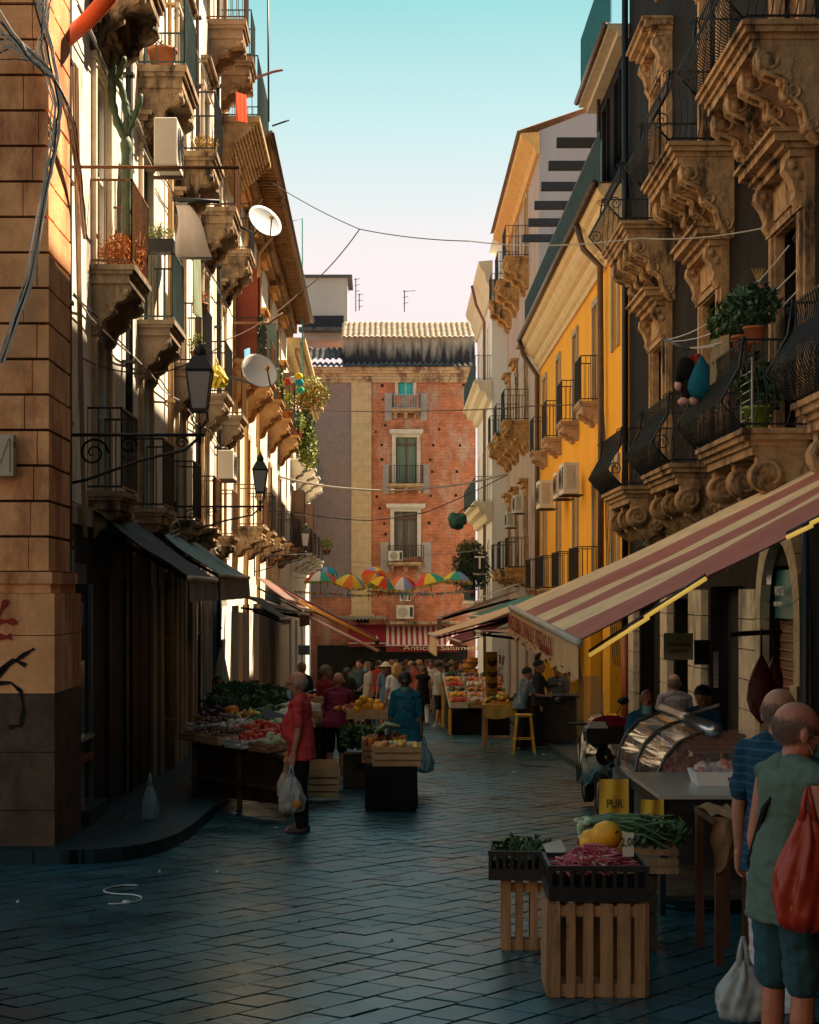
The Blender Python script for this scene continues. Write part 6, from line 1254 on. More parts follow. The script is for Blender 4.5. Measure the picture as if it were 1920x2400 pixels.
# ---------------- market stalls and goods
wood=mat('crate_wood',(.36,.20,.10),rough=.8,var=.45,sc=16,streak=True,bump=.5,bsc=40,stain=(.14,.08,.045),stt=.54,sts=5);woodL=mat('pale_crate_wood',(.52,.33,.17),rough=.8,var=.25,sc=5,bump=.3);woodDk=mat('dark_old_wood',(.07,.045,.03),rough=.8,var=.4,sc=5,bump=.3)
yelW=mat('yellow_painted_wood',(.62,.33,.04),rough=.6,var=.25,sc=5);styro=mat('white_polystyrene',(.72,.70,.66),rough=.8,var=.05);carton=mat('printed_carton',(.60,.55,.48),rough=.7,var=.1)
blkCl=mat('black_stall_cloth',(.010,.010,.012),rough=.95,var=.3,bump=.5,bsc=8)
def crate(label,x,y,zz,w,d,h,m=wood,rz=0,rx=0,slats=3,group='open wooden crates on the stalls',name='wooden_crate',vert=False,th=.012):
    t=thing(name,label,'crate',(x,y,zz),group,local=True)
    g=MB();sh=(h-.02*(slats-1))/slats
    if vert:
        n=slats;sw=w/n
        for k in range(n):
            for yy in(-d/2,d/2-th): g.box(-w/2+k*sw+.012,-w/2+(k+1)*sw-.022+.012*math.sin(k*5),yy,yy+th,0,h)
        n2=max(2,int(d/sw))
        for k in range(n2):
            for xx in(-w/2,w/2-th): g.box(xx,xx+th,-d/2+.014+k*(d-.028)/n2+.01,-d/2+.014+(k+1)*(d-.028)/n2-.015,0,h)
    else:
        for k in range(slats):
            a=k*(sh+.02)
            for yy in(-d/2,d/2-th): g.box(-w/2,w/2,yy,yy+th,a,a+sh)
            for xx in(-w/2,w/2-th): g.box(xx,xx+th,-d/2+th,d/2-th,a+.002,a+sh-.002)
    part(t,'slats',g,m)
    for xx in(-w/2+th,w/2-th-.03):
        for yy in(-d/2+th,d/2-th-.03): g=MB();g.box(xx,xx+.03,yy,yy+.03,0,h+.012);part(t,'corner_post',g,m)
    if vert:
        for hh in(.015,h-.075): g=MB();g.box(-w/2+.04,w/2-.04,-d/2+th,-d/2+th+.012,hh,hh+.06);part(t,'cross_rail',g,m)
    g=MB();g.box(-w/2+th,w/2-th,-d/2+th,d/2-th,.003,.015);part(t,'base',g,m)
    t.rotation_euler=(rx,0,rz);return t
def heap(name,label,cat,x,y,zz,w,d,n,r,ms,rz=0,mound=.04,asp=(1,1,1),rx=0,seg=(7,5),stalk=None,jit=.08):
    g=MB()
    for k in range(n):
        a,b=RN.uniform(-.5,.5),RN.uniform(-.5,.5);hh=mound*(1-(2*a)**2)*(1-(2*b)**2);g.mi=RN.randrange(len(ms));q=r*RN.uniform(.8,1.2)
        g.ell((a*w,b*d,hh+RN.uniform(-.3,.5)*r),(q*asp[0],q*asp[1],q*asp[2]),seg[0],seg[1],(RN.uniform(0,3),RN.uniform(0,3),RN.uniform(0,3)),jit)
    o=solo(name,g,ms,label,cat,(x,y,zz),kind='stuff',local=True);o.rotation_euler=(rx,0,rz);return o
def leaves(name,label,x,y,zz,w,d,h,n,ms,s=.05,rz=0):
    g=MB()
    for k in range(n): g.mi=k%len(ms);foliage(g,(RN.uniform(-w/2,w/2),RN.uniform(-d/2,d/2),RN.uniform(0,h)),(s*1.5,s*1.5,s),6,s)
    o=solo(name,g,ms,label,'vegetables',(x,y,zz),kind='stuff',local=True);o.rotation_euler=(0,0,rz);return o
fr=lambda k,c,**q:mat('fruit_'+k,c,rough=q.pop('rough',.45),var=.2,sc=10,bump=.1,spec=.4)
redP=fr('red_pepper',(.50,.035,.02),rough=.25);tom=fr('tomato',(.55,.06,.02),rough=.3);yelM=fr('yellow_melon',(.78,.36,.02));orgF=fr('orange',(.70,.24,.03));grnV=fr('green',(.07,.15,.04));pale=fr('pale_green',(.42,.50,.30));garl=fr('garlic',(.62,.55,.47));brn_=fr('brown',(.20,.09,.05));pur=fr('aubergine',(.05,.015,.04),rough=.25);peach=fr('peach',(.62,.26,.10));pump=fr('pumpkin',(.70,.20,.03));lem=fr('lemon',(.75,.55,.08));pinkB=fr('pink_bean',(.42,.06,.10));whiteB=fr('pale_bean',(.55,.32,.28))
# --- foreground crates
c1=V(xat(1400,9.7),9.85);g1=gz(9.6)
crate('tall slatted wooden crate on end in the foreground carrying the pink beans',c1[0],c1[1] if False else 9.85,g1,.575,.5,.53,wood,rad(-1.5),slats=6,vert=True,group='upright slatted crates in the foreground',name='slatted_crate',th=.014)
crate('smaller shaded slatted crate behind, under the empty black tray',xat(1237,11.35),11.35,gz(11.3),.36,.42,.46,wood,rad(-4),slats=4,vert=True,group='upright slatted crates in the foreground',name='slatted_crate',th=.014)
def tray(label,x,y,zz,w,d,h,rz=0):
    t=thing('plastic_tray',label,'crate',(x,y,zz),'black plastic produce trays',local=True);g=MB();th=.012
    for a,b,c,e in((-w/2,w/2,-d/2,-d/2+th),(-w/2,w/2,d/2-th,d/2),(-w/2,-w/2+th,-d/2+th,d/2-th),(w/2-th,w/2,-d/2+th,d/2-th)): g.box(a,b,c,e,0,h*.38);g.box(a-.004,b+.004,c-.004,e+.004,h*.86,h)
    n=9
    for k in range(n+1):
        x_=-w/2+(w-.02)*k/n
        for yy in(-d/2+.001,d/2-th+.001): g.box(x_,x_+.02,yy,yy+th-.002,h*.38,h*.86)
    for k in range(6):
        y_=-d/2+th+(d-.04)*k/5
        for xx in(-w/2+.001,w/2-th+.001): g.box(xx,xx+th-.002,y_,y_+.02,h*.38,h*.86)
    part(t,'sides',g,blk);g=MB();g.box(-w/2+th,w/2-th,-d/2+th,d/2-th,.0,.01);part(t,'base',g,blk);t.rotation_euler=(0,0,rz);return t
tz_=g1+.545
tray('black plastic tray heaped with pink beans on the tall crate',c1[0],9.83,tz_,.56,.50,.20,rad(-1.5))
g=MB();rb_=random.Random(4)
for k in range(560):
    a,b=rb_.gauss(0,.11),rb_.gauss(0,.10)
    if abs(a)>.24 or abs(b)>.21: continue
    zz=.15+.12*math.exp(-(a*a+b*b)/.022)*rb_.uniform(.75,1.02)+rb_.uniform(-.01,.012);w_=rb_.uniform(0,6.28);L_=rb_.uniform(.05,.085);cu=rb_.uniform(-.03,.03);g.mi=0 if rb_.random()<.72 else 1
    d=V(math.cos(w_),math.sin(w_),rb_.uniform(-.25,.25));nn=V(-d.y,d.x,0);p=V(a,b,zz)
    g.tube([p-d*L_,p-d*L_*.3+nn*cu,p+d*L_*.4+nn*cu,p+d*L_],[.004,.0075,.0075,.003],5)
o=solo('borlotti_beans',g,[pinkB,whiteB],'heap of pink streaked bean pods in the front black tray','beans',(c1[0],9.83,tz_),kind='stuff',local=True)
tray('black plastic tray of dark greens on the smaller slatted crate',xat(1225,11.3),11.3,gz(11.3)+.475,.44,.48,.19,rad(-5));leaves('dark_greens','dark green leafy vegetables in the left black tray',xat(1228,11.35),11.35,gz(11.3)+.58,.34,.36,.10,90,[leafD,leafA],.035)
crate('low wooden crate of spring onions behind the yellow melon',xat(1470,11.2),11.25,gz(11.2)+.52,.66,.40,.16,wood,rad(-6));crate('supporting crate standing in the shade below the spring onions',xat(1440,11.3),11.3,gz(11.2),.5,.42,.5,woodDk,0,slats=4)
def melon(label,x,y,zz,r,m=yelM,rot=0,asp=1.12,grp='yellow melons'):
    t=thing('melon',label,'melon',(x,y,zz),grp,local=True);g=MB();n=24;vs=[];mm=14
    for i in range(mm+1):
        th_=math.pi*i/mm
        for j in range(n): ph=2*math.pi*j/n;k=r*(1+.018*math.cos(ph*12));vs.append((k*math.sin(th_)*math.cos(ph),k*math.sin(th_)*math.sin(ph),r*asp*math.cos(th_)))
    g.add(vs,[(i*n+j,(i+1)*n+j,(i+1)*n+(j+1)%n,i*n+(j+1)%n) for i in range(mm) for j in range(n)],True);part(t,'skin',g,m);g=MB();g.tube([(0,0,r*asp*.97),(.003,.002,r*asp+.02)],.008,5);part(t,'stalk',g,woodDk);t.rotation_euler=(rad(70),0,rot);return t
melon('big yellow melon resting on the pink beans in the foreground',xat(1421,10.0),10.0,CZ+(1390-1960)*10.0/F,.09,rot=.5);melon('yellow melon half hidden left behind the big foreground one',xat(1388,10.3),10.3,CZ+(1390-1972)*10.3/F,.075,rot=2.3);melon('yellow melon half hidden right behind the big foreground one',xat(1455,10.3),10.3,CZ+(1390-1978)*10.3/F,.075,rot=1.2)
g=MB()
for k in range(26):
    y=11.1+RN.uniform(-.14,.14);x0=xat(1370,11)+RN.uniform(-.03,.06);zz=CZ+(1390-1950)*11/F+RN.uniform(-.05,.07);g.mi=0;g.ell((x0,y,zz),(.03,.018,.018),7,5);g.tube([(x0,y,zz),(x0+.15,y,zz+.03),(x0+.33,y+RN.uniform(-.05,.05),zz+RN.uniform(-.02,.04)),(x0+.52,y+RN.uniform(-.1,.1),zz+RN.uniform(-.09,.03))],[.010,.008,.009,.003],5) if False else None
    g.mi=1;g.tube([(x0+.01,y,zz),(x0+.15,y,zz+.03),(x0+.33,y+RN.uniform(-.05,.05),zz+RN.uniform(-.02,.04)),(x0+.56,y+RN.uniform(-.1,.1),zz+RN.uniform(-.09,.03))],[.010,.008,.009,.003],5)
solo('spring_onions',g,[pale,mat('onion_leaf',(.10,.19,.09),rough=.5)],'bunch of spring onions lying behind the melon','vegetables',(xat(1400,11),11.1,.0),kind='stuff')
leaves('leafy_greens','dark leafy tops at the end of the spring onion bunch',xat(1530,11.2),11.15,CZ+(1390-1975)*11.1/F,.34,.3,.13,120,[leafD,leafA],.04)
def tag_(label,px0,px1,py0,py1,Yy,s,tilt=0,m=None):
    a,b=P(px0,py1,Yy),P(px1,py0,Yy);t=thing('price_tag',label,'price tag',a,'price tags');g=MB();w=b[0]-a[0];h=b[2]-a[2];g.box(a[0],b[0],Yy,Yy+.004,a[2],b[2]);part(t,'card',g,m or mat('white_card',(.62,.58,.50)));
    if s: text(t,s,h*.5,(a[0]+w/2,Yy-.003,a[2]+h*.45),(1,0,0),(0,0,1),inkK,align='CENTER',sx=.8)
    return t
tag_('white price tag reading 2,00 beside the big yellow melon',1460,1486,1952,2008,9.72,'2,00')
t=thing('price_card','blank cream card lying over the edge of the left black tray','price tag',P(1285,1985,11.0),'price tags');a=Vector(P(1282,1998,11));g=MB();g.obox(a+V(.05,0,.03),(.13,.09,.004),(rad(50),rad(-12),rad(20)));part(t,'card',g,mat('white_card',()))
# --- butcher table, glass counter
tb=thing('steel_table','pale topped table with dark legs in front of the glass meat counter','table',(2.6,13.4,gz(13.4)));zt=gz(13.4)+.92
g=MB();tp=[(2.10,12.62),(3.7,12.62),(3.7,14.25),(2.10,14.25)];g.prism([(x,y) for x,y in tp],2,zt-.03,zt);part(tb,'top',g,mat('pale_steel_top',(.52,.47,.42),rough=.3,metal=.3,var=.08,bump=.03))
for x,y in((2.13,12.65),(2.13,14.2),(3.65,12.65),(3.65,14.2)): g=MB();g.box(x-.02,x+.02,y-.02,y+.02,gz(y),zt-.03);part(tb,'leg',g,iron)
g=MB();g.box(2.12,3.66,12.66,12.68,zt-.12,zt-.03);g.box(2.12,2.14,12.68,14.2,zt-.12,zt-.03);part(tb,'apron',g,iron)
g=MB();g.box(2.15,3.6,12.7,14.1,gz(13)+.12,gz(13)+.15);part(tb,'shelf',g,woodDk)
for k,(x,y,wd,hh,s,lb) in enumerate(((2.075,14.0,.24,.42,'PUR','yellow paper with black marker letters at the far corner of the steel table'),(2.2,12.62,.17,.33,'NZI','yellow paper lettered notice by the near corner of the steel table'))):
    t=thing('paper_notice',lb,'notice',(x,y,zt-.4),'yellow paper notices');g=MB();g.grid(lambda i,j:(x-.24+i*wd+.0*j,y-.02+.02*math.sin(i*9+j*2),zt-.03-hh*j),8,6);part(t,'paper',g,mat('yellow_paper',(.66,.38,.04),var=.1,bump=.3));text(t,s,.10,(x-.24+wd/2,y-.045,zt-hh*.62),(1,0,0),(0,0,1),inkK,align='CENTER',sx=.75)
# white tray with meat
def tubbox(label,x,y,zz,w,d,h,m,grp=None):
    t=thing('food_tray',label,'tray',(x,y,zz),grp,local=True);g=MB()
    o=[(-w/2,-d/2),(w/2,-d/2),(w/2,d/2),(-w/2,d/2)];i_=[(a*.88,b*.86) for a,b in o];vs=[(a,b,0) for a,b in i_]+[(a,b,h) for a,b in o]+[(a*.96,b*.94,h) for a,b in o]+[(a*.96,b*.94,.012) for a,b in i_]
    g.add(vs,[(0,1,2,3)]+[(k,(k+1)%4,4+(k+1)%4,4+k) for k in range(4)]+[(4+k,4+(k+1)%4,8+(k+1)%4,8+k) for k in range(4)]+[(8+k,8+(k+1)%4,12+(k+1)%4,12+k) for k in range(4)]+[(12,13,14,15)]);part(t,'tub',g,m);return t
tt=tubbox('white tray of wrapped meat on the steel table',2.72,13.35,zt+.002,.50,.36,.11,styro);g=MB();g.box(-.0,.08,-.178,-.176,.045,.07);part(tt,'sticker',g,mat('red_sticker',(.4,.04,.03)))
heap('meat_pieces','pink meat pieces under film in the white tray','meat',2.72,13.35,zt+.09,.40,.28,26,.045,[mat('raw_pink_meat',(.50,.16,.12),rough=.3),mat('pale_fat',(.62,.42,.34),rough=.4)],mound=.05)
g=MB();g.grid(lambda i,j:(2.72+(i-.5)*.5,13.35+(j-.5)*.36,zt+.10+.075*math.sin(i*3.14)*math.sin(j*3.14)+.008*math.sin(i*31+j*17)),20,10);solo('plastic_film','crinkled clear film over the white meat tray',g,'film') if False else solo('plastic_film',g,mat('clear_film',(.7,.7,.7),rough=.1,alpha=.28,bump=.6,bsc=20),'crinkled clear film stretched over the white meat tray','film',(2.72,13.35,zt+.1))
dc=thing('display_counter','glass meat counter with a curved front and a round steel top rail','display counter',(2.6,15.9,gz(16)));gb=gz(16)
g=MB();g.box(2.42,3.5,14.45,16.68,gb,gb+.80);part(dc,'base',g,mat('dark_counter_base',(.05,.045,.045),rough=.4))
arc_=[(2.38,.82),(2.375,.90),(2.39,1.0),(2.45,1.13),(2.56,1.25),(2.70,1.32),(2.82,1.35)]
gm_=mat('counter_glass',(.25,.22,.2),rough=.04,alpha=.45,bump=0,spec=1.,metal=.0,coat=1)
for k,(a,b) in enumerate(((14.42,15.55),(15.59,16.7))):
    g=MB();g.add([(x,y,gb+h) for y in(a,b) for x,h in arc_]+[(x+.008,y,gb+h-.004) for y in(a,b) for x,h in arc_],[(i,i+1,8+i-1+0,7+i) for i in range(6)]+[(14+i,15+i,22+i,21+i) for i in range(6)],True);part(dc,'curved_glass',g,gm_)
g=MB();g.tube([(2.84,14.3,gb+1.36),(2.84,16.8,gb+1.36)],.065,14);part(dc,'top_rail',g,mat('brushed_steel',(.55,.55,.53),rough=.25,metal=.85,bump=.05))
g=MB();g.tube([(x,14.42,gb+h) for x,h in arc_],.014,6);g.tube([(x,16.7,gb+h) for x,h in arc_],.014,6);g.tube([(x,15.57,gb+h) for x,h in arc_],.016,6);g.box(2.34,3.5,14.40,14.44,gb+.76,gb+.83);g.box(2.34,2.38,14.44,16.7,gb+.74,gb+.82);part(dc,'frame',g,mat('dark_steel_trim',(.12,.12,.12),rough=.3,metal=.7))
g=MB();g.add([(x,14.44,gb+h) for x,h in arc_]+[(3.45,14.44,gb+1.36),(3.45,14.44,gb+.82)],[tuple(range(9))]);part(dc,'end_glass',g,mat('end_glass',(.5,.35,.33),rough=.05,alpha=.25,bump=0))
mt=[mat('raw_red_meat',(.38,.04,.03),rough=.3),mat('raw_pink_meat',()),mat('pale_fat',()),mat('sausage',(.45,.17,.10),rough=.3)]
for k in range(8):
    y=14.62+k*.27;t_=tubbox('steel tray of %s in the glass counter, %s'%(['red meat cuts','pink sausages','pale fat pieces','mixed cuts'][k%4],['nearest','second','third','fourth','fifth','sixth','seventh','farthest'][k]),2.82,y,gb+.84,.72,.25,.05,mat('steel_tray',(.5,.48,.45),rough=.3,metal=.6),'trays inside the glass meat counter')
    heap('meat_cuts','%s lying in the %s tray of the glass counter'%(['red meat cuts','pink sausages','pale fat pieces','mixed cuts'][k%4],['nearest','second','third','fourth','fifth','sixth','seventh','farthest'][k]),'meat',2.82,y,gb+.88,.6,.2,22,.05,[mt[k%4],mt[(k+1)%4]],mound=.05,asp=(1.5,.8,.6))
crate('small wicker coloured crate on the back of the glass counter',3.25,16.3,gb+1.0,.5,.4,.17,mat('wicker',(.35,.17,.05)),slats=4);rod('wooden_pole','pale wooden pole leaning above the glass counter','pole',[P(1600,1680,17),P(1686,1652,16.5)],.018,mat('grey_pole',(.4,.38,.36)))
rod('awning_post','dark steel post between the counter and the striped shirt man','post',[(3.35,13.3,gz(13.3)),(3.35,13.3,z(.55))],.03,iron)
# cloth covered side table and its sacking
st=thing('side_table','narrow dark wooden table draped with a brown sack beside the striped shirt man','table',(xat(1680,10.9),10.9,gz(10.9)));x0,x1=xat(1655,10.9),xat(1740,10.9)
g=MB();g.box(x0,x1,10.6,11.3,gz(11)+.88,gz(11)+.92);part(st,'top',g,woodDk)
for x in(x0+.03,x1-.03):
    for y in(10.63,11.27): g=MB();g.box(x-.025,x+.025,y-.025,y+.025,gz(11),gz(11)+.88);part(st,'leg',g,mat('red_brown_leg',(.14,.05,.03)))
g=MB();g.grid(lambda i,j:(x0-.03+.22*i+.012*math.sin(j*9+i*5),10.57+.02*math.sin(i*11)*(j>.15)-.02*j,gz(11)+.94-.02*math.sin(i*6)-.33*max(0,j-.12)*(1+.12*math.sin(i*8))+.02*math.sin(i*7)*(j<.2)),18,14);g.grid(lambda i,j:(x0-.03+.22*i,10.57+.6*j,gz(11)+.945+.015*math.sin(i*9+j*4)),10,8)
solo('sack_cloth',g,mat('brown_sacking',(.22,.12,.055),var=.35,sc=8,bump=.8,bsc=30),'crumpled brown sacking hanging over the front of the side table','cloth',(x0,10.57,gz(11)+.9))
# hanging carcass
hk=thing('hanging_meat','dark red side of meat hanging from a bar beside the arch','meat',RF(20.2,.5,z(-.3)));c=Vector(P(1785,1560,19.3));g=MB();g.lathe([(.015,.12),(.05,.05),(.10,-.05),(.15,-.2),(.17,-.38),(.13,-.52),(.05,-.62),(.01,-.66)],c,14,sy=.6);g.lathe([(.02,.1),(.06,0),(.10,-.15),(.09,-.3),(.02,-.42)],c+V(.16,.05,0),12,sy=.6);part(hk,'carcass',g,mat('dark_red_carcass',(.20,.05,.035),rough=.4,var=.5,sc=7,bump=.6,bsc=14,stain=(.42,.25,.18),stt=.58,sts=6))
g=MB();g.tube([c+V(0,0,.1),c+V(0,0,.42)],.012,5);g.tube([c+V(.16,.05,.1),c+V(.12,0,.42)],.012,5);part(hk,'hook',g,iron)
rod('hanging_bar','rusty iron bar fixed across the wall for hanging meat','bar',[P(1712,1487,19.4),P(1830,1480,19.8)],.03,ironR)
# --- scooter seen from behind
sc=thing('scooter','black parked scooter with a red lidded top case and tall windscreen seen from behind','scooter',(xat(1425,20.6),20.6,gz(20.6)));sx=xat(1432,20.6);sy=20.5;sz=gz(20.6)
def wheel(y):
    g=MB();R_=.25;g.map=lambda a,b,c:(sx-.12+a*1.0,y+b,sz+R_+c)
    g.add([((.055 if j in(1,2) else .03)*(1 if j<2 else -1)*1.0 if False else [.05,.062,.05,-.05,-.062,-.05][j],[R_*.72,R_*.9,R_,R_,R_*.9,R_*.72][j]*math.cos(2*math.pi*i/24),[R_*.72,R_*.9,R_,R_,R_*.9,R_*.72][j]*math.sin(2*math.pi*i/24)) for i in range(24) for j in range(6)],[(i*6+j,i*6+(j+1)%6,((i+1)%24)*6+(j+1)%6,((i+1)%24)*6+j) for i in range(24) for j in range(6)],True)
    w_=part(sc,'wheel',g,mat('tyre_rubber',(.015,.015,.015),rough=.8));g=MB();g.tube([(sx-.17,y,sz+R_),(sx-.07,y,sz+R_)],.16,12);part(w_,'rim',g,mat('wheel_metal',(.12,.12,.12),rough=.4,metal=.6))
wheel(sy);wheel(sy+1.35)
g=MB();bxs=[(sy-.18,.10,.62,.86),(sy+.1,.17,.50,.90),(sy+.5,.18,.42,.86),(sy+.75,.16,.30,.80),(sy+.95,.20,.24,.42),(sy+1.2,.16,.30,1.0),(sy+1.35,.10,.5,.95)]
vs=[];n=12
for (y,rx,z0_,z1_) in bxs:
    for j in range(n): a=2*math.pi*j/n;vs.append((sx-.12+rx*math.cos(a),y,sz+(z0_+z1_)/2+(z1_-z0_)/2*math.sin(a)))
g.add(vs,[(i*n+j,i*n+(j+1)%n,(i+1)*n+(j+1)%n,(i+1)*n+j) for i in range(len(bxs)-1) for j in range(n)]+[tuple(range(n)),tuple(range((len(bxs)-1)*n,len(bxs)*n))],True);part(sc,'body',g,mat('glossy_black_paint',(.012,.013,.015),rough=.2,coat=1,bump=0))
g=MB();g.ell((sx-.12,sy+.3,sz+.88),(.16,.4,.06),12,8);part(sc,'saddle',g,blk)
g=MB();g.prism([(-.26,0),(.26,0),(.28,.16),(.25,.20),(-.25,.20),(-.28,.16)],1,sy-.42,sy-.02);tc_=part(sc,'top_case',g,blk,bevel=.03);
for v in tc_.data.vertices: v.co.x+=sx-.08-ORG[sc.name][0]*0;v.co.z+=sz+.90-0
g=MB();lx=sx-.08
g.prism([(lx-.25,sz+1.105),(lx+.26,sz+1.105),(lx+.22,sz+1.19),(lx+.10,sz+1.235),(lx-.08,sz+1.235),(lx-.20,sz+1.19)],1,sy-.40,sy-.03);part(sc,'case_lid',g,mat('glossy_red_lid',(.25,.008,.01),rough=.2,coat=1,bump=0),bevel=.025)
g=MB();g.prism([(lx-.27,sz+1.085),(lx-.02,sz+1.085),(lx-.06,sz+1.16),(lx-.22,sz+1.17)],1,sy-.425,sy-.40);part(sc,'reflector',g,mat('pale_reflector',(.6,.55,.52),rough=.2))
g=MB();g.box(sx-.02,sx+.16,sy-.22,sy-.205,sz+.42,sz+.60);pl_=part(sc,'number_plate',g,mat('white_plate',(.5,.5,.48),rough=.5));text(sc,'DJ',.07,(sx+.07,sy-.228,sz+.52),(1,0,0),(0,0,1),inkK,align='CENTER');text(sc,'19742',.07,(sx+.07,sy-.228,sz+.44),(1,0,0),(0,0,1),inkK,align='CENTER',sx=.8)
g=MB();g.tube([(sx-.02,sy-.1,sz+.62),(sx+.07,sy-.2,sz+.5)],.04,6);part(sc,'mudguard',g,blk)
g=MB();g.tube([(sx-.12,sy+1.38,sz+.3),(sx-.12,sy+1.15,sz+1.0)],.035,6);g.tube([(sx-.42,sy+1.0,sz+1.03),(sx-.12,sy+1.1,sz+1.02),(sx+.18,sy+1.0,sz+1.03)],.018,6);part(sc,'handlebar',g,iron)
for s in(-1,1): g=MB();g.tube([(sx-.12+s*.26,sy+1.02,sz+1.03),(sx-.12+s*.38,sy+1.0,sz+1.28)],.008,5);g.ell((sx-.12+s*.40,sy+.99,sz+1.32),(.075,.02,.05),10,6);part(sc,'mirror',g,blk)
g=MB();g.grid(lambda i,j:(sx-.12+(i-.5)*(.34+.12*j*(1-j)*2)*(1-.35*j*j),sy+1.25-.14*j-.06*(1-(2*i-1)**2)*-1,sz+1.0+.62*j),10,8);part(sc,'windscreen',g,mat('smoky_windscreen',(.25,.3,.32),rough=.08,alpha=.4,bump=0))
g=MB();g.ell((sx-.06,sy-.13,sz+.72),(.1,.04,.035),10,6);part(sc,'tail_light',g,mat('dark_red_lens',(.25,.01,.01),rough=.2));g=MB();g.tube([(sx+.04,sy-.15,sz+.25),(sx+.02,sy+.25,sz+.28)],.05,10);part(sc,'exhaust',g,mat('exhaust_metal',(.2,.2,.2),metal=.7,rough=.4))
bag('white paper bag beside the rear wheel of the scooter',(xat(1447,16.5),16.5,gz(16.5)+.72),.26,.42,mat('white_bag_paper',(.5,.5,.47)))
# --- stools
def stool(label,x,y,h=.78):
    t=thing('bar_stool',label,'stool',(x,y,gz(y)),'yellow metal bar stools',local=True)
    g=MB();g.box(-.165,.165,-.165,.165,h-.025,h);g.box(-.15,.15,-.15,.15,h-.05,h-.025);part(t,'seat',g,yelM2,bevel=.01)
    for a in(-1,1):
        for b in(-1,1): g=MB();g.tube([(a*.13,b*.13,h-.04),(a*.21,b*.21,0)],[.02,.014],5);part(t,'leg',g,yelM2)
    g=MB();q=.13+.08*.62
    for s in(-1,1): g.tube([(-q,s*q,.3),(q,s*q,.3)],.01,5);g.tube([(s*q,-q,.3),(s*q,q,.3)],.01,5)
    part(t,'foot_rest',g,yelM2);return t
yelM2=mat('ochre_yellow_metal',(.62,.33,.03),rough=.4,var=.15)
stool('yellow bar stool in front of the dark counter guests',xat(1228,33.2),33.2);stool('farther yellow bar stool beside the wall',xat(1336,38.5),38.5)
bc=thing('bar_counter','dark bar counter under the striped awning where guests lean','counter',(3.6,36,gz(36)));g=MB();g.box(3.0,4.2,35.6,36.3,gz(36),gz(36)+1.05);part(bc,'body',g,woodDk);g=MB();g.box(2.95,4.25,35.5,36.35,gz(36)+1.05,gz(36)+1.1);part(bc,'top',g,iron)
person('guest in a plaid blue shirt leaning over the bar counter',xat(1218,34.6),34.6,-75,1.68,SK1,cloth('plaid_blue',(.10,.16,.22),stain=(.35,.32,.3),stt=.5,sts=14),blkC,blk,hairK,'short',.6,lean=.25,vox=.016,armR=[(.0,.15,-.24),(0,.22,-.02)])
person('guest in a dark jacket and pale tee standing at the bar counter',xat(1262,35),35,-100,1.80,SK1,mat('cloth_dark_jacket',(.05,.045,.04)),blkC,blk,hairK,'short',1.,vox=.016,armL=[(.0,.18,-.2),(.1,.2,.05)]);person('barman bowing behind the dark bar counter',xat(1312,37),37,150,1.7,SK1,cloth('barman_grey',(.16,.15,.14)),blkC,blk,hairK,'short',.6,vox=.018,lean=.15)
# --- left vegetable stall
vs_=thing('vegetable_stall','long tilted vegetable stall with a dark skirt in front of the left shops','stall',(-1.8,21.5,gz(21.5)))
FA,FB=V(-2.38,22.2,gz(22)+.80),V(-1.02,20.35,gz(20.4)+.72);BA,BB=V(-2.30,26.8,gz(26.8)+1.30),V(-.95,25.2,gz(25.2)+1.20)
sp_at=lambda a,b:(FA.lerp(FB,a)).lerp(BA.lerp(BB,a),b)
g=MB();g.add([tuple(sp_at(a,b)-V(0,0,dz)) for dz in(0,.04) for a,b in((0,0),(1,0),(1,1),(0,1))],[(0,1,2,3),(4,5,6,7),(0,1,5,4),(1,2,6,5),(2,3,7,6),(3,0,4,7)]);part(vs_,'sloping_top',g,woodDk)
def skirt(p,q,m,nm='skirt',top=.04,gap=.12):
    g=MB();d=q-p;n=30
    g.grid(lambda i,j:tuple((lambda r:(r.x+.02*math.sin(i*40)*j,r.y+.02*math.sin(i*33)*j,(r.z-top)*(1-j)+(gz(r.y)+gap)*j))(p.lerp(q,i))),n,4);return g
g=MB();n=0
g=skirt(FA+V(0,.08,0),FB+V(0,.08,0),None,gap=.12);part(vs_,'skirt',g,mat('dark_brown_skirt',(.045,.028,.02),rough=.9,var=.4,bump=.5));g=skirt(FB+V(-.05,0,0),BB+V(-.05,0,0),None,gap=.08);part(vs_,'skirt',g,mat('dark_brown_skirt',()))
for a,b in((.02,.01),(.98,.01),(.5,.01),(.02,.98),(.98,.98),(.98,.5)):
    p=sp_at(a,b);g=MB();g.box(p.x-.035,p.x+.035,p.y+.0,p.y+.07,gz(p.y),p.z-.04);part(vs_,'leg',g,woodDk)
g=MB();p,q=sp_at(0,0),sp_at(1,0);g.tube([(p.x,p.y+.03,gz(p.y)+.35),(q.x,q.y+.03,gz(q.y)+.3)],.035,4);part(vs_,'brace',g,woodDk)
goods=[('chestnuts','glossy brown chestnuts',[brn_,mat('fruit_dk',(.09,.03,.025),rough=.25)],.022,120,(1,1,.8)),('garlic','white garlic bulbs',[garl],.034,46,(1,1,.9)),('red_peppers','red peppers',[redP,tom],.045,34,(1.3,.9,.8)),('pale_courgettes','pale green courgettes',[pale],.05,18,(1.7,.8,.7)),('aubergines','dark purple aubergines',[pur],.05,20,(1.6,.9,.8)),('leafy_greens','dark green leafy chicory',[leafD,leafA],.05,0,None),('tomatoes','red tomatoes',[tom],.036,44,(1,1,.9)),('fennel','white fennel bulbs',[garl,pale],.05,22,(1,1.2,.8)),('broccoli','green broccoli',[grnV,leafD],.045,40,(1,1,1)),('yellow_courgettes','yellow courgettes',[lem,orgF],.04,20,(1.8,.7,.7))]
plan=[[0,0,2,3],[0,1,2,2],[4,9,8,7],[5,5,8,7],[5,8,5,1],[5,5,5,6]]
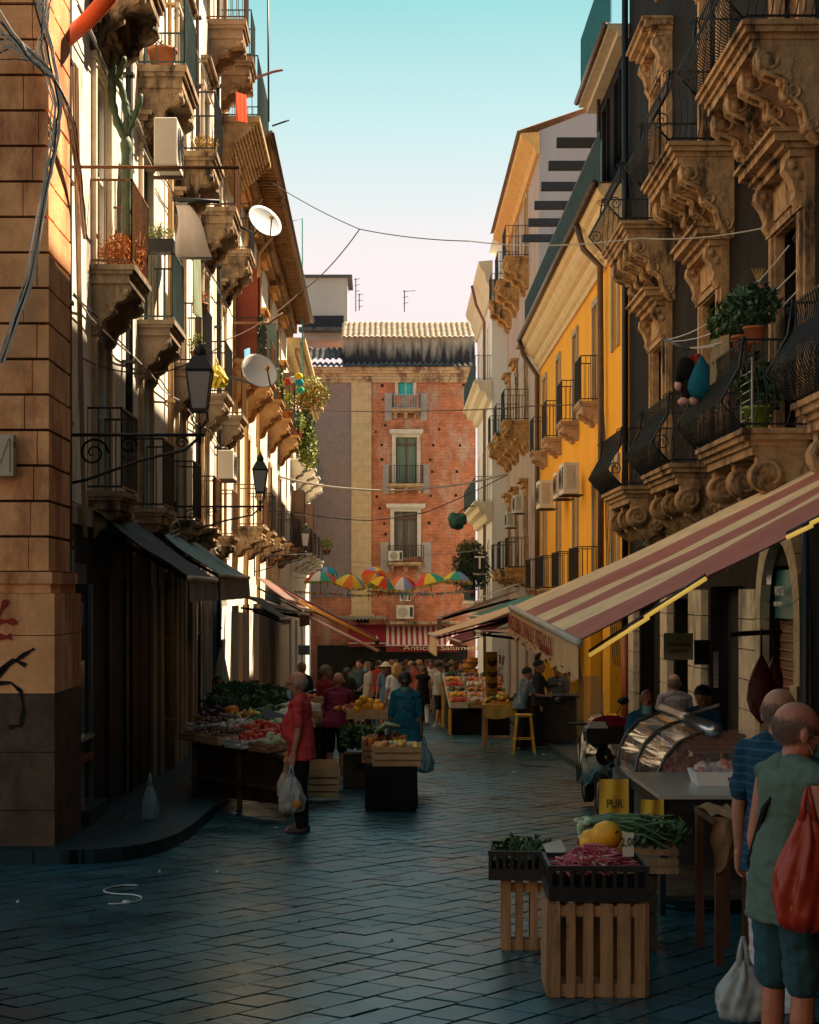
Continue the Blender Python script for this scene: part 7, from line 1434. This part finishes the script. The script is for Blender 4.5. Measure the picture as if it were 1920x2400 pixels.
row_n=['front','second','third','fourth','fifth','back'];col_n=['leftmost','left inner','right inner','rightmost']
tilt=math.atan2(.5,4.6)
fdir=math.atan2((FB-FA).y,(FB-FA).x)
for r in range(6):
    for c in range(4):
        k=plan[r][c];p=sp_at((c+.5)/4,(r+.5)/6.);nm,lb,ms,rd,n,asp=goods[k];w,d=.43,.62
        crate('%s crate of the %s row on the vegetable stall, holding %s'%(col_n[c],row_n[r],lb),p.x,p.y,p.z+.012,w,d,.10,[wood,styro,woodL][(r+c*2)%3] if k not in(2,) else styro,fdir,tilt*.9,slats=2,group='crates on the left vegetable stall')
        if k==5: leaves(nm,'%s in the %s crate of the %s row'%(lb,col_n[c],row_n[r]),p.x,p.y,p.z+.08,w*.95,d*.95,.17,95,ms,.05,fdir)
        else: heap(nm,'%s in the %s crate of the %s row'%(lb,col_n[c],row_n[r]),'vegetables',p.x,p.y,p.z+.09,w*.85,d*.85,n,rd,ms,fdir,.06,asp,tilt)
def pumpkin(label,x,y,zz,r):
    t=thing('pumpkin',label,'pumpkin',(x,y,zz),local=True);g=MB();n=30;m=10;g.add([((r*(1+.07*math.cos(10*ph)))*math.sin(th_)*math.cos(ph),(r*(1+.07*math.cos(10*ph)))*math.sin(th_)*math.sin(ph),r*.7*math.cos(th_)) for th_ in[math.pi*i/m for i in range(m+1)] for ph in[2*math.pi*j/n for j in range(n)]],[(i*n+j,(i+1)*n+j,(i+1)*n+(j+1)%n,i*n+(j+1)%n) for i in range(m) for j in range(n)],True);part(t,'shell',g,pump);g=MB();g.tube([(0,0,r*.65),(.02,0,r*.95)],.018,6);part(t,'stalk',g,woodDk);return t
pumpkin('cut orange pumpkin sitting among the greens on the stall',xat(544,23.8),23.8,CZ+(1390-1664)*23.8/F,.10)
heap('dark_squash','heap of dark red brown squash under the pumpkin','vegetables',xat(538,23.3),23.3,CZ+(1390-1688)*23.3/F,.34,.3,12,.07,[fr('dk_squash',(.12,.04,.03))],mound=.02)
t_=thing('cardboard_notice','dark slanted sign card stuck in the greens on the stall','sign',P(640,1690,22.6));g=MB();g.obox(P(645,1680,22.6),(.36,.02,.13),(rad(-25),rad(18),0));part(t_,'card',g,mat('grey_print_card',(.12,.15,.17)))
crate('orange lit wooden crate stack end beside the coral polo man, upper',xat(756,22.5),22.6,gz(22.6)+.33,.42,.4,.2,woodL,0,slats=3);crate('lower wooden crate beside the coral polo man',xat(757,22.5),22.6,gz(22.6)+.06,.42,.4,.25,woodL,0,slats=3)
bag('thin white blue bag standing on the pavement by the dark doorway',(xat(352,18.7),18.7,gz(18.7)+.13+.50),.17,.44,plasticB)
# second produce island
isl=thing('produce_stand','low black draped stand carrying the wooden fruit crate in mid street','stand',(.2,21.4,gz(21.4)));x0,x1=xat(857,21),xat(976,21)
g=MB();g.box(x0,x1,21.0,22.3,gz(21.5)+.0,gz(21.5)+.54);part(isl,'draped_box',g,blkCl,bevel=.02);g=MB();g.grid(lambda i,j:(x0-.01+(x1-x0+.02)*i,20.985-.012*math.sin(i*37)*j,gz(21)+.56-.52*j),40,4);g.grid(lambda i,j:(x1+.012+.012*math.sin(i*31)*j,20.985+1.3*i,gz(21)+.56-.52*j),40,4);part(isl,'cloth_folds',g,blkCl)
crate('pale wooden crate full of fruit on the black draped stand',xat(930,21.05),21.25,gz(21.3)+.555,.60,.42,.25,woodL,0,slats=3,th=.014);heap('mixed_fruit','yellow and green fruit filling the pale wooden crate','fruit',xat(930,21.2),21.25,gz(21.3)+.555+.24,.54,.36,60,.038,[lem,pale,peach],mound=.03)
crate('second crate behind the fruit crate on the black stand',xat(905,21.9),21.95,gz(21.9)+.56,.62,.45,.22,wood,0,slats=3);heap('orange_peppers','orange and brown peppers and sweet potatoes behind the fruit crate','vegetables',xat(905,21.9),21.95,gz(21.9)+.80,.56,.4,40,.05,[orgF,brn_,peach],mound=.08,asp=(1.7,.8,.7))
g=MB()
for k in range(9): y=21.7+k*.045;g.mi=k%2;g.tube([(xat(880,21.7),y,gz(21.7)+.93),(xat(905,21.7),y,gz(21.7)+1.03),(xat(938,21.7),y,gz(21.7)+1.0)],[.02,.03,.018],7)
solo('leeks',g,[leafA,pale],'striped leeks laid over the back of the fruit crate','vegetables',(xat(905,21.7),21.7,gz(21.7)+.9),kind='stuff')
for k,(px,w,h0,h,m,lb) in enumerate(((876,.26,.0,.30,mat('yellow_carton',(.55,.40,.08)),'yellow printed carton under the white cartons'),(876,.26,.30,.22,carton,'white carton on top of the yellow one'),(872,.30,.52,.24,carton,'upper white carton below the melon crate'),(845,.5,.0,.5,woodDk,'dark crate column under the leafy greens'))): 
    Yk=24.6;g=MB();xx=xat(px,Yk);t=thing('cardboard_box',lb,'box',(xx,Yk,gz(Yk)+h0),'stacked cartons in mid street');g.box(xx-w/2,xx+w/2,Yk,Yk+.4,gz(Yk)+h0+.003,gz(Yk)+h0+h);part(t,'carton',g,m,bevel=.006);g=MB();g.box(xx-.05,xx+.05,Yk-.004,Yk,gz(Yk)+h0+h*.55,gz(Yk)+h0+h*.75);part(t,'hand_hole',g,darkI)
crate('shallow crate holding the yellow melons in mid street',xat(862,25),25.1,gz(25)+1.0,.62,.5,.13,woodL,0,slats=2)
for k,(px,py) in enumerate(((842,1650),(862,1660),(885,1651),(838,1662),(880,1662),(868,1648),(852,1640),(892,1660))): melon('yellow melon in the mid street crate, %s'%['left front row top','low centre','right upper','left end','right centre','upper centre','highest at left','right end'][k],xat(px,24.9+.06*(k%3)),24.9+.09*(k%3),CZ+(1390-py)*24.9/F,.066,rot=k,grp='yellow melons')
leaves('leafy_greens','dark green leaves heaped beside the white cartons',xat(838,24.4),24.5,gz(24.5)+.62,.42,.4,.28,200,[leafD,leafA],.05);heap('tomatoes','tomatoes and peppers behind the yellow melons','vegetables',xat(850,26),26,gz(26)+1.12,.8,.6,50,.04,[tom,brn_,orgF],mound=.05)
# produce table behind the plum man
tb2=thing('market_table','long dark market table under the left awnings','table',(-1.3,30,gz(30)));g=MB();g.box(-2.2,-.9,28.5,36,gz(32)+.85,gz(32)+.9);part(tb2,'top',g,woodDk);g=MB();g.box(-2.15,-.95,28.6,35.9,gz(32),gz(32)+.85);part(tb2,'skirt',g,blkCl)
kinds=[([leafD,leafA],'leaf'),([tom,redP],'red tomatoes'),([brn_,peach],'peaches'),([lem,orgF],'lemons'),([garl],'garlic'),([pur,grnV],'aubergines')]
for r in range(6):
    for c in range(2):
        x,y=-1.88+c*.66,28.9+r*1.15;ms,lb=kinds[(r*2+c)%6];crate('%s crate number row %s on the dark market table'%(['left','right'][c],row_n[r]),x,y,gz(32)+.905,.6,.5,.12,[wood,woodL][r%2],0,slats=2,group='crates on the dark market table under the left awnings')
        if lb=='leaf': leaves('leafy_greens','leafy greens in the %s crate, %s row of the dark market table'%(['left','right'][c],row_n[r]),x,y,gz(32)+1.0,.5,.4,.22,110,ms,.05)
        else: heap('produce',lb+' in the %s crate, %s row of the dark market table'%(['left','right'][c],row_n[r]),'fruit',x,y,gz(32)+1.01,.52,.42,36,.042,ms,mound=.06)
# right stalls
rs=thing('fruit_stall','black skirted fruit stall with a yellow leg on the right side','stall',(2.4,42,gz(42)));g=MB();g.add([(x,y,zz) for zz_,dz in((0,0),(1,0)) for x,y,zz in((1.78,41.2,gz(41)+.62+dz),(3.3,41.2,gz(41)+.62),(3.3,45.5,gz(45)+1.15),(1.78,45.5,gz(45)+1.15))][:4],[(0,1,2,3)]);part(rs,'sloping_top',g,woodDk)
g=MB();g.box(1.85,3.25,41.25,45.4,gz(43)-.02,gz(43)+.60);part(rs,'skirt',g,blkCl)
for y in(41.15,45.4): g=MB();g.box(1.76,1.83,y,y+.07,gz(y),gz(y)+(.62 if y<42 else 1.15));part(rs,'leg',g,yelW)
for r in range(6):
    for c in range(3):
        x,y=2.02+c*.5,41.5+r*.72;zz=gz(41)+.66+(y-41.2)*.125-.03;ms,lb=kinds[(r*2+c*3+1)%6]
        crate('%s crate, %s row of the black skirted fruit stall'%(['left','middle','right'][c],row_n[r]),x,y,zz,.46,.6,.14,[carton,woodL,styro][(r+c)%3],0,rad(6),slats=2,group='crates on the black skirted fruit stall')
        if lb=='leaf': heap('produce','mixed red fruit in the %s crate, %s row of the black skirted stall'%(['left','middle','right'][c],row_n[r]),'fruit',x,y,zz+.13,.4,.5,30,.04,[tom,peach,garl],mound=.05)
        else: heap('produce',lb+' in the %s crate, %s row of the black skirted stall'%(['left','middle','right'][c],row_n[r]),'fruit',x,y,zz+.13,.4,.5,34,.04,ms,mound=.05)
for k,(px,py,Yk) in enumerate(((1075,1600,46),(1098,1597,47),(1118,1622,44))): t,a,b=board('price_board','small upright printed price board, %s on the fruit stall'%['left','middle','right'][k],px-11,px+11,py-14,py+14,Yk,carton);g=MB();g.tube([((a[0]+b[0])/2,Yk,a[2]),((a[0]+b[0])/2,Yk,a[2]-.5)],.012,4);part(t,'stick',g,woodDk)
pk=thing('wooden_plank','grey leaning plank on the fruit stall','plank',P(1080,1650,43));g=MB();g.add([P(*q,43) for q in((1068,1652),(1076,1652),(1098,1590),(1090,1588))]+[P(*q,43.05) for q in((1068,1652),(1076,1652),(1098,1590),(1090,1588))],[(0,1,2,3),(4,5,6,7),(0,1,5,4),(1,2,6,5),(2,3,7,6),(3,0,4,7)]);part(pk,'board',g,mat('grey_plank',(.33,.28,.24)))
yt=thing('work_table','yellowish wooden work table with a mustard cloth beside the bar stool','table',(2.6,34.9,gz(35)));g=MB();g.box(2.22,3.0,34.6,35.6,gz(35)+.88,gz(35)+.92);part(yt,'top',g,woodL)
for x in(2.25,2.95):
    for y in(34.65,35.5): g=MB();g.box(x-.03,x+.03,y-.03,y+.03,gz(35),gz(35)+.88);part(yt,'leg',g,wood)
g=MB();g.box(2.28,2.92,34.66,34.69,gz(35)+.25,gz(35)+.3);part(yt,'brace',g,wood);g=MB();g.grid(lambda i,j:(2.2+.82*i,34.57+.015*math.sin(i*19),gz(35)+.93-.24*j*(1+.2*math.sin(i*5))),16,4);g.grid(lambda i,j:(2.2+.82*i,34.57+1.0*j,gz(35)+.93+.008*math.sin(i*9)),6,4);solo('table_cloth',g,mat('mustard_cloth',(.45,.27,.06),bump=.4,var=.2),'mustard yellow cloth over the wooden work table','tablecloth',(2.2,34.6,gz(35)+.9))
heap('produce','yellow and orange fruit heaped on the mustard cloth','fruit',2.6,35.1,gz(35)+.96,.7,.6,50,.045,[lem,orgF,leafD],mound=.12)
sp2=thing('display_rack','tall yellow panel rack hung with dark baskets','rack',P(1152,1640,37));a,b=P(1139,1640,37),P(1166,1528,37);g=MB();g.box(a[0],b[0],37,37.04,a[2]-.3,b[2]);part(sp2,'panel',g,yelW)
for k,py in enumerate((1552,1578,1604,1630)):
    t=thing('hanging_basket','dark woven basket on the yellow rack, %s from the top'%['first','second','third','fourth'][k],'basket',P(1152,py,36.85),'dark baskets on the yellow rack');g=MB();g.lathe([(.05,-.08),(.10,-.03),(.12,.03),(.10,.03),(.08,-.02)],P(1154,py,36.85),12);part(t,'bowl',g,mat('dark_wicker',(.10,.05,.02),bump=.8,bsc=60));g=MB();c=Vector(P(1154,py,36.85));g.tube([c+V(.1*math.cos(q*.52),0,.1*math.sin(q*.52)) for q in range(7)],.008,4);part(t,'handle',g,woodDk)
for k,(px,py) in enumerate(((1107,1553),(1107,1578),(1098,1566))):
    t=thing('barrel_basket','orange slatted barrel basket, %s of the hanging group'%['upper','lower','left'][k],'basket',P(px,py,46),'orange barrel baskets');g=MB();g.lathe([(.12,-.13),(.16,0),(.15,.13),(.13,.13),(.14,0),(.10,-.12)],P(px,py,46),14);part(t,'barrel',g,mat('orange_wicker',(.50,.22,.05),var=.3,sc=20,bump=.6));g=MB();g.lathe([(.165,-.015),(.165,.015)],P(px,py,46),14,cap=False);part(t,'hoop',g,woodDk)
for k,(px,py) in enumerate(((1172,1545),(1177,1560),(1171,1575),(1178,1590),(1174,1605),(1180,1548))):
    t=thing('hanging_garland','string of %s hanging by the yellow rack'%['red chillies','white garlic','onions','dried tomatoes','small gourds','salami'][k],'garland',P(px,py,36.6),'strings of goods hanging by the yellow rack');g=MB()
    for q in range(5): g.ell(P(px+RN.uniform(-2,2),py-8+q*4,36.6),.024,6,4)
    part(t,'string_goods',g,[redP,garl,peach,tom,pump,brn_][k]);g=MB();g.tube([P(px,py-25,36.6),P(px,py+10,36.6)],.004,4);part(t,'cord',g,bcab)
# litter
g=MB();pts=[(322,2078),(285,2078),(258,2082),(240,2090),(252,2097),(290,2099),(320,2101),(336,2108),(322,2116),(300,2120),(270,2122),(254,2122)]
pp_=[]
for px,py in pts: Yy=F*1.93/(py-1535);pp_.append(Vector((xat(px,Yy),Yy,gz(Yy)+.012)))
for _ in range(2):
    q=[pp_[0]]
    for a,b in zip(pp_,pp_[1:]): q+=[a.lerp(b,.25),a.lerp(b,.75)]
    pp_=q+[pp_[-1]]
q=pp_[:-1]
g.tube(q+[pp_[-1]],.0045,5);solo('white_string','.' and g,whiteP,'curly white string lying on the paving in the left foreground','string',tuple(pp_[0]))
for k,(px,py,s_) in enumerate(((298,2117,.035),(648,1943,.04),(43,2117,.02),(510,2047,.02),(916,2207,.02),(375,2045,.015),(1205,1811,.04),(1262,1845,.03),(1275,1770,.06),(385,1832,.03),(700,2160,.012),(560,2100,.012))):
    Yy=F*1.93/(py-1535);g=MB();g.ell((0,0,.012),(s_,s_*.7,.012),7,5,jit=.35);o=solo('paper_scrap',g,mat('litter_paper',(.5,.5,.48)),'crumpled pale scrap of paper on the paving, %s'%['by the white string','at the feet of the coral polo man','at the left picture edge','below the kerb curve','in the middle foreground','left of centre below the kerb','in the shaded mid street','further right in mid street','near the scooter kerb','on the left pavement','tiny, centre foreground','tiny, left of centre'][k],'litter',(xat(px,Yy),Yy,gz(Yy)),local=True);o.rotation_euler=(0,0,k)
for k,(x,y,r) in enumerate(((1.1,27.5,.9),(.6,29.8,1.0),(.35,24.6,.8))): pass
